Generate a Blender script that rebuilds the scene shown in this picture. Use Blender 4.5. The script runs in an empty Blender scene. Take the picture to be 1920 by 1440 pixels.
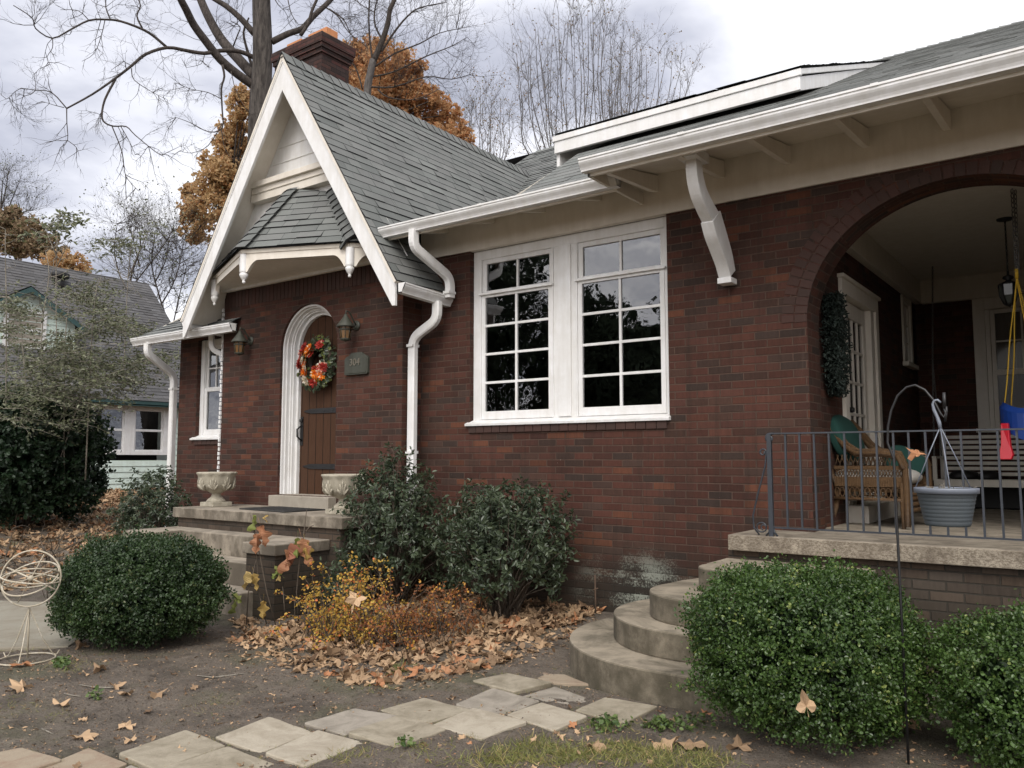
import bpy, math, random
import numpy as np
from mathutils import Vector, Matrix, noise
R = math.radians
rng = np.random.default_rng(7)
random.seed(11)
scene = bpy.context.scene
COL = scene.collection

# ------------------------------------------------------------ camera numbers
CF, CYAW, CP = 1537.0, R(36.3), R(5.18)
CAM = np.array([0, -6.8, 1.5])
c_f = np.array([-math.sin(CYAW)*math.cos(CP), math.cos(CYAW)*math.cos(CP), math.sin(CP)])
c_r = np.array([math.cos(CYAW), math.sin(CYAW), 0.0])
c_u = np.cross(c_r, c_f)
def ray(px, py): return c_f*CF + c_r*(px-960) + c_u*(720-py)
def far(px, py, d): return CAM + ray(px, py)*(d/CF)          # surveyed point at forward distance d
def on_z(px, py, z=0.0):
    d = ray(px, py); return CAM + d*((z-CAM[2])/d[2])

# ------------------------------------------------------------ materials
MATS = {}
class NT:
    def __init__(s, name):
        m = bpy.data.materials.new(name); m.use_nodes = True; s.m = m
        s.t = m.node_tree; s.t.nodes.clear()
        s.out = s.n('ShaderNodeOutputMaterial'); s.p = s.n('ShaderNodeBsdfPrincipled')
        s.l(s.p.outputs[0], s.out.inputs[0]); MATS[name] = m
    def n(s, typ, **kw):
        x = s.t.nodes.new(typ)
        for k, v in kw.items(): setattr(x, k, v)
        return x
    def l(s, a, b): s.t.links.new(a, b)
    def setin(s, node, **kw):
        for k, v in kw.items():
            sock = node.inputs[k.replace('_', ' ')]
            if hasattr(v, 'links'): s.l(v, sock)
            else: sock.default_value = v
        return node
    def coord(s, which='Object'):
        return s.n('ShaderNodeTexCoord').outputs[which]
    def mapping(s, vec, scale=(1,1,1), loc=(0,0,0)):
        m = s.n('ShaderNodeMapping'); s.l(vec, m.inputs[0]); m.inputs['Scale'].default_value = scale; m.inputs['Location'].default_value = loc
        return m.outputs[0]
    def noise(s, vec, scale=5, detail=4, rough=0.55, dist=0.0, out='Fac'):
        x = s.n('ShaderNodeTexNoise'); s.l(vec, x.inputs['Vector'])
        x.inputs['Scale'].default_value = scale; x.inputs['Detail'].default_value = detail
        x.inputs['Roughness'].default_value = rough; x.inputs['Distortion'].default_value = dist
        return x.outputs[out]
    def ramp(s, fac, stops, interp='LINEAR'):
        x = s.n('ShaderNodeValToRGB'); s.l(fac, x.inputs[0]); x.color_ramp.interpolation = interp
        e = x.color_ramp.elements
        while len(e) < len(stops): e.new(0.5)
        for i, (p, c) in enumerate(stops):
            e[i].position = p; e[i].color = (c[0], c[1], c[2], 1) if hasattr(c, '__len__') else (c, c, c, 1)
        return x.outputs[0]
    def math(s, op, a, b=None, c=None, clamp=False):
        x = s.n('ShaderNodeMath', operation=op); x.use_clamp = clamp
        for i, v in enumerate((a, b, c)):
            if v is None: continue
            if hasattr(v, 'links'): s.l(v, x.inputs[i])
            else: x.inputs[i].default_value = v
        return x.outputs[0]
    def mix(s, fac, a, b, mode='MIX'):
        x = s.n('ShaderNodeMix', data_type='RGBA', blend_type=mode)
        for sock, v in ((x.inputs[0], fac), (x.inputs[6], a), (x.inputs[7], b)):
            if hasattr(v, 'links'): s.l(v, sock)
            elif hasattr(v, '__len__'): sock.default_value = (v[0], v[1], v[2], 1)
            else: sock.default_value = v
        return x.outputs[2]
    def base(s, c): 
        if hasattr(c, 'links'): s.l(c, s.p.inputs['Base Color'])
        else: s.p.inputs['Base Color'].default_value = (*c, 1)
    def rough(s, v):
        if hasattr(v, 'links'): s.l(v, s.p.inputs['Roughness'])
        else: s.p.inputs['Roughness'].default_value = v
    def bump(s, h, strength=0.5, dist=0.01):
        b = s.n('ShaderNodeBump'); b.inputs['Strength'].default_value = strength; b.inputs['Distance'].default_value = dist
        s.l(h, b.inputs['Height']); s.l(b.outputs[0], s.p.inputs['Normal'])
    def tint(s):
        a = s.n('ShaderNodeAttribute', attribute_name='tint'); 
        sp = s.n('ShaderNodeSeparateColor'); s.l(a.outputs['Color'], sp.inputs[0]); return sp.outputs

def brick_mat(name, cols, mortar, low_stain=True, moss=0.0):
    t = NT(name)
    uv = t.n('ShaderNodeUVMap').outputs[0]
    sep = t.n('ShaderNodeSeparateXYZ'); 
    # slight waviness of the courses
    wn = t.n('ShaderNodeTexNoise'); t.l(uv, wn.inputs['Vector']); wn.inputs['Scale'].default_value = 3.0
    wob = t.n('ShaderNodeVectorMath', operation='MULTIPLY_ADD'); t.l(wn.outputs['Color'], wob.inputs[0])
    wob.inputs[1].default_value = (0.006, 0.006, 0); t.l(uv, wob.inputs[2]); t.l(wob.outputs[0], sep.inputs[0])
    H, W = 0.0677, 0.212
    v = t.math('DIVIDE', sep.outputs[1], H); row = t.math('FLOOR', v)
    half = t.math('MULTIPLY', t.math('MODULO', row, 2.0), 0.5)
    half = t.math('ADD', half, t.math('MULTIPLY', t.math('SINE', t.math('MULTIPLY', row, 12.7)), 0.06))
    u = t.math('ADD', t.math('DIVIDE', sep.outputs[0], W), half); colm = t.math('FLOOR', u)
    fu = t.math('SUBTRACT', u, colm); fv = t.math('SUBTRACT', v, row)
    du = t.math('MULTIPLY', t.math('MINIMUM', fu, t.math('SUBTRACT', 1.0, fu)), W)
    dv = t.math('MULTIPLY', t.math('MINIMUM', fv, t.math('SUBTRACT', 1.0, fv)), H)
    d = t.math('MINIMUM', du, dv)
    nz = t.noise(uv, 60, 4, 0.6)
    edge = t.math('ADD', d, t.math('MULTIPLY', t.math('SUBTRACT', nz, 0.5), 0.004))
    mask = t.math('DIVIDE', t.math('SUBTRACT', edge, 0.0042), 0.0022, clamp=True)
    cv = t.n('ShaderNodeCombineXYZ'); t.l(colm, cv.inputs[0]); t.l(row, cv.inputs[1])
    wn2 = t.n('ShaderNodeTexWhiteNoise', noise_dimensions='3D'); t.l(cv.outputs[0], wn2.inputs['Vector'])
    col = t.ramp(wn2.outputs['Value'], [(i/(len(cols)), c) for i, c in enumerate(cols)], 'CONSTANT')
    sc = t.n('ShaderNodeSeparateColor'); t.l(wn2.outputs['Color'], sc.inputs[0])
    streak = t.noise(t.mapping(uv, (1, 0.25, 1)), 45, 4, 0.65)
    br = t.math('ADD', t.math('MULTIPLY', sc.outputs[1], 0.45), t.math('MULTIPLY_ADD', streak, 0.75, 0.42))
    big = t.noise(uv, 0.9, 3); br = t.math('MULTIPLY', br, t.math('MULTIPLY_ADD', big, 0.7, 0.65))
    g = t.n('ShaderNodeCombineColor'); [t.l(br, g.inputs[i]) for i in range(3)]
    col = t.mix(1.0, col, g.outputs[0], 'MULTIPLY')
    mcol = t.mix(t.noise(uv, 9, 3), mortar, [x*0.55 for x in mortar])
    c = t.mix(mask, mcol, col)
    # rain streaks and soot, and pale bloom running down the face
    sk = t.ramp(t.noise(t.mapping(uv, (5.0, 0.22, 1)), 2.2, 6, 0.7), [(0.50, 0.0), (0.72, 0.55)]); c = t.mix(sk, c, (0.024, 0.018, 0.014))
    sk = t.ramp(t.noise(t.mapping(uv, (4.0, 0.5, 1), (7, 3, 0)), 3.2, 6, 0.75), [(0.60, 0.0), (0.80, 0.16)]); c = t.mix(sk, c, (0.22, 0.18, 0.15))
    # little flecks of old white paint
    fl = t.ramp(t.noise(uv, 38, 2, 0.5), [(0.765, 0.0), (0.79, 1.0)])
    fl2 = t.math('MULTIPLY', fl, t.ramp(t.noise(uv, 1.1, 2), [(0.52, 0.0), (0.62, 0.8)]))
    c = t.mix(fl2, c, (0.35, 0.32, 0.3))
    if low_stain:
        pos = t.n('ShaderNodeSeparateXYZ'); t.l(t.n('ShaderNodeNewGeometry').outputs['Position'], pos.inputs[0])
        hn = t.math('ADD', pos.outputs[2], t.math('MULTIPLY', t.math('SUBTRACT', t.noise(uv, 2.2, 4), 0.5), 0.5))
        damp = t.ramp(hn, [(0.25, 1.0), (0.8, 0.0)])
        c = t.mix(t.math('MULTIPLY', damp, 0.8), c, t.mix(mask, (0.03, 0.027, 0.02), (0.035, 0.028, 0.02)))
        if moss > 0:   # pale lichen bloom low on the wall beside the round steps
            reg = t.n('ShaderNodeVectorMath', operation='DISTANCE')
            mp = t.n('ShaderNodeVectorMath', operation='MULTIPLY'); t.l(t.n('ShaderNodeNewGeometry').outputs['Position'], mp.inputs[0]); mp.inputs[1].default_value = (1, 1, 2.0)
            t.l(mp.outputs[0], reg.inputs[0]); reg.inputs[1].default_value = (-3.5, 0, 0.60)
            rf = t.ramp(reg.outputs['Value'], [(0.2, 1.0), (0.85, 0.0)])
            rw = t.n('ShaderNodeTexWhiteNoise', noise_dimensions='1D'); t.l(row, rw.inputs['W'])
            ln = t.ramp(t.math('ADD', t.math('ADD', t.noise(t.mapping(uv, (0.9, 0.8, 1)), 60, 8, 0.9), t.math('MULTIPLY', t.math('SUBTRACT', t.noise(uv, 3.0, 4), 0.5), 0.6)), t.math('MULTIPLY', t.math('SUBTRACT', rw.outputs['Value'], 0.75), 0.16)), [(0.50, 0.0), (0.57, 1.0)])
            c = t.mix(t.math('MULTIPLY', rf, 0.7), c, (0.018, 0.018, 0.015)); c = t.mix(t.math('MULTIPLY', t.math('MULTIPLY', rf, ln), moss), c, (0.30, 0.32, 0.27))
    t.base(c); t.rough(0.88)
    t.p.inputs['Specular IOR Level'].default_value = 0.25
    t.bump(t.math('ADD', mask, t.math('ADD', t.math('MULTIPLY', streak, 0.3), t.math('MULTIPLY', sc.outputs[2], 0.25))), 0.9, 0.008)
    return t.m
RED = [(0.062,0.026,0.019), (0.056,0.025,0.018), (0.070,0.028,0.019), (0.050,0.026,0.019), (0.058,0.025,0.018), (0.064,0.026,0.018), (0.040,0.026,0.021), (0.060,0.024,0.017), (0.092,0.036,0.021), (0.046,0.027,0.021), (0.062,0.025,0.018), (0.055,0.024,0.018)]
brick_mat('brick', RED, (0.105,0.066,0.050), True, 0.8)
BRN = [(0.072,0.054,0.041), (0.062,0.048,0.038), (0.085,0.060,0.043), (0.055,0.044,0.035), (0.07,0.052,0.039)]
brick_mat('foundation_brick', BRN, (0.06,0.052,0.042), True, 0.0)
brick_mat('chimney_brick', [(0.05,0.028,0.024),(0.07,0.03,0.026),(0.038,0.024,0.022),(0.06,0.03,0.025)], (0.035,0.026,0.024), False)

def paint(name, c, rough=0.45, dirt=0.12, scale=6):
    t = NT(name); o = t.coord()
    n1 = t.noise(o, scale, 6, 0.65); n2 = t.noise(t.mapping(o, (1, 1, 0.15)), 14, 4, 0.6)
    f = t.ramp(t.math('MULTIPLY', n1, n2), [(0.16, 1.0), (0.42, 0.0)])
    t.base(t.mix(t.math('MULTIPLY', f, dirt*3), c, (c[0]*0.62, c[1]*0.58, c[2]*0.5)))
    t.rough(rough); t.bump(t.noise(t.mapping(o, (1, 1, 1)), 30, 5, 0.7), 0.12, 0.004)
    return t.m
paint('white_paint', (0.77, 0.775, 0.78), 0.45, 0.13)
paint('cream_paint', (0.72, 0.675, 0.60), 0.5, 0.10)
paint('porch_paint', (0.70, 0.66, 0.59), 0.6, 0.1)
paint('mint_paint', (0.60, 0.71, 0.66), 0.5, 0.12)
paint('teal_paint', (0.03, 0.075, 0.075), 0.5)
paint('iron_black', (0.035, 0.042, 0.055), 0.35, 0.2, 20)
paint('hook_black', (0.012, 0.012, 0.013), 0.45)
paint('rust_white', (0.62, 0.58, 0.50), 0.6, 0.5, 30)
paint('patina', (0.055, 0.06, 0.048), 0.6, 0.3, 25)
paint('grey_plastic', (0.068, 0.082, 0.094), 0.5, 0.14, 12)
paint('grey_rim', (0.17, 0.19, 0.23), 0.4, 0.05)
paint('blue_plastic', (0.012, 0.05, 0.26), 0.35, 0.03)
paint('red_plastic', (0.55, 0.012, 0.03), 0.35, 0.03)
paint('yellow_rope', (0.60, 0.38, 0.03), 0.7, 0.1, 30)
paint('grey_metal', (0.14, 0.14, 0.14), 0.5)
paint('green_cloth', (0.006, 0.045, 0.036), 0.9, 0.1)
paint('white_cloth', (0.55, 0.53, 0.50), 0.9, 0.1)
paint('curtain', (0.30, 0.27, 0.23), 0.9, 0.1)
paint('amber_glass', (0.16, 0.085, 0.03), 0.2, 0.2)
paint('clay', (0.50, 0.21, 0.09), 0.8, 0.1)
paint('black_goods', (0.008, 0.008, 0.008), 0.6)
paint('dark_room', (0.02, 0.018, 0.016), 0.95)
paint('dark_rubber', (0.03, 0.03, 0.03), 0.95, 0.2, 30)

def shingle_mat(name, a, b, warm):
    t = NT(name); o = t.coord(); tn = t.tint()
    c = t.mix(tn[0], a, b); c = t.mix(t.math('MULTIPLY', tn[1], 0.35), c, warm)
    g = t.noise(o, 260, 2, 0.8); c = t.mix(0.55, c, t.mix(g, (0.15, 0.15, 0.15), (1.0, 1.0, 1.0)), 'OVERLAY')
    c = t.mix(t.ramp(t.noise(o, 1.3, 4), [(0.45, 0.0), (0.75, 0.35)]), c, [x*0.55 for x in a])
    t.base(c); t.rough(0.92); t.p.inputs['Specular IOR Level'].default_value = 0.3
    t.bump(g, 0.35, 0.003); return t.m
shingle_mat('shingle', (0.112, 0.120, 0.115), (0.162, 0.171, 0.163), (0.165, 0.16, 0.158))
shingle_mat('shingle_far', (0.072, 0.072, 0.074), (0.118, 0.118, 0.122), (0.10, 0.095, 0.092))
t = NT('shingle_edge'); t.base((0.02, 0.02, 0.022)); t.rough(0.95)

def concrete(name, c, dark, scale=3.0, amt=0.8):
    t = NT(name); o = t.coord()
    st = t.ramp(t.noise(o, scale, 7, 0.7, 0.6), [(0.42, 0.0), (0.66, 1.0)])
    drip = t.ramp(t.noise(t.mapping(o, (1, 1, 0.2)), 7, 5, 0.65), [(0.45, 0.0), (0.7, 1.0)])
    nrm = t.n('ShaderNodeSeparateXYZ'); t.l(t.n('ShaderNodeNewGeometry').outputs['Normal'], nrm.inputs[0])
    side = t.math('SUBTRACT', 1.0, t.math('ABSOLUTE', nrm.outputs[2]))
    f = t.math('MULTIPLY', t.math('MAXIMUM', st, t.math('MULTIPLY', drip, side)), amt)
    tn = t.tint()
    c0 = t.mix(f, c, dark)
    if name == 'porch_slab_mat': c0 = t.mix(t.math('MULTIPLY', side, t.ramp(t.noise(t.mapping(o, (1, 1, 1.8)), 55, 5, 0.8), [(0.45, 0.0), (0.56, 0.75)])), c0, (0.085, 0.065, 0.045))
    if name == 'concrete': c0 = t.mix(t.math('MULTIPLY', side, t.ramp(t.noise(t.mapping(o, (1, 1, .5)), 2.4, 6, 0.7), [(0.42, 0.0), (0.56, 0.8)])), c0, (0.075, 0.062, 0.045))
    if name == 'concrete_steps': c0 = t.mix(t.math('MULTIPLY', side, t.ramp(t.noise(o, 6, 6, 0.7), [(0.35, 0.35), (0.6, 0.85)])), c0, (0.055, 0.047, 0.030))
    sp = t.noise(o, 140, 3, 0.8)
    c0 = t.mix(0.4, c0, t.mix(sp, (0.2, 0.2, 0.2), (0.85, 0.83, 0.8)), 'OVERLAY')
    t.base(c0); t.rough(0.92); t.bump(t.math('ADD', sp, t.noise(o, 25, 5, 0.7)), 0.5, 0.005); return t.m
concrete('concrete', (0.31, 0.27, 0.215), (0.085, 0.072, 0.055))
concrete('concrete_steps', (0.29, 0.25, 0.19), (0.062, 0.054, 0.036), 2.6, 0.85)
concrete('concrete_clean', (0.33, 0.30, 0.25), (0.20, 0.175, 0.14), 2.0, 0.6)
concrete('porch_slab_mat', (0.32, 0.28, 0.22), (0.10, 0.08, 0.06), 5.0, 0.8)
concrete('urn_stone', (0.40, 0.37, 0.30), (0.16, 0.14, 0.10), 9.0, 0.7)
concrete('paving', (0.25, 0.235, 0.19), (0.17, 0.14, 0.10), 2.6, 0.7)
for i, (a, b) in enumerate([((0.31,0.275,0.21),(0.17,0.145,0.10)), ((0.38,0.34,0.27),(0.25,0.215,0.16)), ((0.29,0.24,0.175),(0.22,0.145,0.10)), ((0.30,0.27,0.225),(0.17,0.15,0.12))]):
    concrete('paver_%s' % 'abcd'[i], a, b, 5.5, 0.85)

t = NT('soil'); o = t.coord()
n1 = t.noise(o, 1.4, 6, 0.6, 0.4); n2 = t.noise(o, 9, 6, 0.7); n3 = t.noise(o, 70, 4, 0.75)
c = t.mix(n2, (0.112, 0.090, 0.070), (0.245, 0.203, 0.160))
c = t.mix(t.ramp(n1, [(0.50, 0.0), (0.64, 0.6)]), c, (0.10, 0.105, 0.05))
c = t.mix(t.ramp(t.noise(t.mapping(o, (1,1,1), (9, 4, 0)), 2.6, 6, 0.65, 0.5), [(0.50, 0.0), (0.62, 0.6)]), c, (0.062, 0.048, 0.037))
c = t.mix(t.ramp(t.noise(t.mapping(o, (1,1,1), (3, 14, 0)), 4.5, 6, 0.7), [(0.56, 0.0), (0.66, 0.6)]), c, (0.27, 0.225, 0.175))
c = t.mix(t.ramp(t.noise(o, 120, 2, 0.6), [(0.70, 0.0), (0.76, 0.8)]), c, (0.26, 0.23, 0.19))
c = t.mix(t.ramp(n3, [(0.35, 0.7), (0.5, 0.0)]), c, (0.035, 0.028, 0.022))
farf = t.n('ShaderNodeVectorMath', operation='LENGTH'); t.l(o, farf.inputs[0])
c = t.mix(t.ramp(t.math('DIVIDE', farf.outputs['Value'], 40.0), [(0.35, 0.0), (0.5, 0.9)]), c, (0.13, 0.085, 0.05))
t.base(c); t.rough(0.95); t.bump(t.math('ADD', n2, t.math('MULTIPLY', n3, 0.8)), 1.0, 0.035)

def leafy(name, c1, c2, c3=None, rough=0.45, trans=0.25, spec=0.5):
    t = NT(name); tn = t.tint()
    c = t.mix(tn[0], c1, c2)
    if c3: c = t.mix(t.ramp(tn[1], [(0.80, 0.0), (0.86, 1.0)]), c, c3)
    t.base(c); t.rough(rough); t.p.inputs['Specular IOR Level'].default_value = spec
    tr = t.n('ShaderNodeBsdfTranslucent'); t.l(c, tr.inputs[0])
    mx = t.n('ShaderNodeMixShader'); mx.inputs[0].default_value = trans
    t.l(t.p.outputs[0], mx.inputs[1]); t.l(tr.outputs[0], mx.inputs[2]); t.l(mx.outputs[0], t.out.inputs[0])
    return t.m
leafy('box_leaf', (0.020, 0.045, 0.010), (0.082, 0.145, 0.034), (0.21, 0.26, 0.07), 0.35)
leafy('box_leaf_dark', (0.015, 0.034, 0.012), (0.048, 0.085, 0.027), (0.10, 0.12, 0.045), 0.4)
leafy('holly_leaf', (0.024, 0.038, 0.020), (0.088, 0.116, 0.064), (0.17, 0.20, 0.06), 0.35)
leafy('yew_leaf', (0.008, 0.022, 0.009), (0.024, 0.052, 0.02), None, 0.5)
leafy('airy_leaf', (0.060, 0.070, 0.038), (0.15, 0.165, 0.085), (0.22, 0.23, 0.15), 0.5)
leafy('oak_leaf', (0.44, 0.25, 0.12), (0.64, 0.42, 0.23), (0.54, 0.27, 0.13), 0.7, 0.55, 0.2)
leafy('ochre_leaf', (0.44, 0.30, 0.15), (0.62, 0.45, 0.25), (0.52, 0.30, 0.15), 0.7, 0.55, 0.2)
leafy('brown_tree_leaf', (0.20, 0.145, 0.09), (0.34, 0.25, 0.16), (0.20, 0.20, 0.10), 0.7, 0.4, 0.2)
leafy('gold_leaf', (0.36, 0.20, 0.035), (0.54, 0.38, 0.08), (0.58, 0.18, 0.06), 0.6, 0.3, 0.3)
leafy('copper_leaf', (0.13, 0.045, 0.02), (0.34, 0.14, 0.05), (0.50, 0.26, 0.05), 0.6, 0.3, 0.3)
leafy('litter_leaf', (0.105, 0.064, 0.038), (0.50, 0.345, 0.21), (0.38, 0.18, 0.09), 0.7, 0.1, 0.2)
leafy('grass_blade', (0.10, 0.12, 0.03), (0.27, 0.27, 0.09), (0.38, 0.30, 0.13), 0.6, 0.2, 0.3)
leafy('weed_leaf', (0.045, 0.085, 0.022), (0.13, 0.18, 0.05), None, 0.5, 0.2)
leafy('pine_dark', (0.03, 0.042, 0.026), (0.065, 0.085, 0.05), None, 0.8, 0.0, 0.1)
leafy('garland_leaf', (0.004, 0.010, 0.007), (0.022, 0.036, 0.028), None, 0.7, 0.0)
leafy('flower_orange', (0.70, 0.12, 0.01), (0.95, 0.33, 0.02), (0.80, 0.72, 0.55), 0.6, 0.2)
leafy('flower_red', (0.20, 0.01, 0.01), (0.50, 0.04, 0.02), (0.75, 0.35, 0.25), 0.6, 0.2)
leafy('flower_cream', (0.60, 0.50, 0.35), (0.80, 0.76, 0.66), None, 0.6, 0.2)
leafy('hydrangea_leaf', (0.28, 0.12, 0.07), (0.44, 0.22, 0.12), (0.42, 0.16, 0.12), 0.6, 0.3, 0.3)
leafy('hydrangea_gold', (0.40, 0.26, 0.07), (0.46, 0.34, 0.14), None, 0.6, 0.3, 0.3)
leafy('hydrangea_green', (0.16, 0.20, 0.05), (0.34, 0.36, 0.12), None, 0.6, 0.3, 0.3)

def bark(name, c1, c2, sc=18):
    t = NT(name); o = t.coord()
    n = t.noise(t.mapping(o, (1, 1, 0.18)), sc, 6, 0.7, 0.4)
    t.base(t.mix(t.ramp(n, [(0.38, 0.0), (0.62, 1.0)]), c1, c2)); t.rough(0.95); t.bump(n, 1.0, 0.04); return t.m
bark('oak_bark', (0.022, 0.018, 0.016), (0.095, 0.083, 0.073), 11)
bark('twig_bark', (0.03, 0.024, 0.02), (0.075, 0.062, 0.054))
bark('pale_bark', (0.075, 0.068, 0.064), (0.16, 0.148, 0.14))
bark('shrub_stem', (0.06, 0.045, 0.032), (0.15, 0.12, 0.09))
bark('pale_stem', (0.17, 0.15, 0.12), (0.33, 0.30, 0.25))
bark('rust_iron', (0.05, 0.035, 0.025), (0.14, 0.09, 0.06))

t = NT('door_wood'); uv = t.n('ShaderNodeUVMap').outputs[0]
s_ = t.n('ShaderNodeSeparateXYZ'); t.l(uv, s_.inputs[0])
pl = t.math('DIVIDE', s_.outputs[0], 0.135); pid = t.math('FLOOR', pl); fr = t.math('SUBTRACT', pl, pid)
gap = t.math('LESS_THAN', t.math('MINIMUM', fr, t.math('SUBTRACT', 1.0, fr)), 0.035)
wv = t.n('ShaderNodeTexWhiteNoise', noise_dimensions='1D'); t.l(pid, wv.inputs['W'])
gr = t.noise(t.mapping(uv, (12, 0.9, 1)), 6, 6, 0.7)
c = t.mix(gr, (0.028, 0.014, 0.008), (0.095, 0.046, 0.026)); c = t.mix(t.math('MULTIPLY', wv.outputs['Value'], 0.6), c, (0.068, 0.042, 0.030))
c = t.mix(gap, c, (0.008, 0.006, 0.005)); t.base(c); t.rough(0.75); t.p.inputs['Specular IOR Level'].default_value = .12; t.bump(t.math('SUBTRACT', gr, gap), 0.4, 0.006)

t = NT('wicker'); uv = t.n('ShaderNodeUVMap').outputs[0]
w1 = t.n('ShaderNodeTexWave', wave_type='BANDS', bands_direction='Y'); t.l(uv, w1.inputs[0]); w1.inputs['Scale'].default_value = 32; w1.inputs['Distortion'].default_value = 1.5
w2 = t.n('ShaderNodeTexWave', wave_type='BANDS', bands_direction='X'); t.l(uv, w2.inputs[0]); w2.inputs['Scale'].default_value = 22
f = t.math('MULTIPLY', w1.outputs['Fac'], t.math('MULTIPLY_ADD', w2.outputs['Fac'], 0.5, 0.5))
t.base(t.mix(f, (0.05, 0.026, 0.012), (0.25, 0.145, 0.065))); t.rough(0.5); t.bump(f, 0.9, 0.008)

t = NT('glass')
t.t.nodes.remove(t.p)
gl = t.n('ShaderNodeBsdfGlossy'); gl.inputs['Roughness'].default_value = 0.015; gl.inputs['Color'].default_value = (0.95, 0.97, 1, 1)
tr = t.n('ShaderNodeBsdfTransparent'); tr.inputs[0].default_value = (0.75, 0.78, 0.76, 1)
fz = t.n('ShaderNodeFresnel'); fz.inputs['IOR'].default_value = 2.3
bm = t.n('ShaderNodeBump'); bm.inputs['Strength'].default_value = 0.06; bm.inputs['Distance'].default_value = 0.05
t.l(t.noise(t.coord(), 3.2, 2, 0.5), bm.inputs['Height']); t.l(bm.outputs[0], gl.inputs['Normal']); t.l(bm.outputs[0], fz.inputs['Normal'])
mx = t.n('ShaderNodeMixShader'); t.l(fz.outputs[0], mx.inputs[0]); t.l(tr.outputs[0], mx.inputs[1]); t.l(gl.outputs[0], mx.inputs[2]); t.l(mx.outputs[0], t.out.inputs[0])

t = NT('porch_glass')
t.base((.02, .02, .02)); t.rough(.05); t.p.inputs['Alpha'].default_value = .35; t.p.inputs['Specular IOR Level'].default_value = .35
# ------------------------------------------------------------ object helpers
def setp(o, label=None, cat=None, group=None, kind=None):
    if label: o['label'] = label
    if cat: o['category'] = cat
    if group: o['group'] = group
    if kind: o['kind'] = kind
    return o
def thing(name, label, cat, loc=(0, 0, 0), group=None):
    o = bpy.data.objects.new(name, None); COL.objects.link(o); o.location = loc
    o.empty_display_size = 0.1
    return setp(o, label, cat, group)
def origin_of(o):
    v = Vector((0, 0, 0))
    while o is not None: v += Vector(o.location); o = o.parent
    return v
def dup(root, loc=None, label=None, group=None, rotz=None):
    r = root.copy(); COL.objects.link(r)
    if loc is not None: r.location = loc
    if rotz is not None: r.rotation_euler[2] = rotz
    if label: r['label'] = label
    if group: r['group'] = group
    def rec(src, dst):
        for ch in list(src.children):
            c = ch.copy(); COL.objects.link(c); c.parent = dst; rec(ch, c)
    rec(root, r); return r

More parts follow.
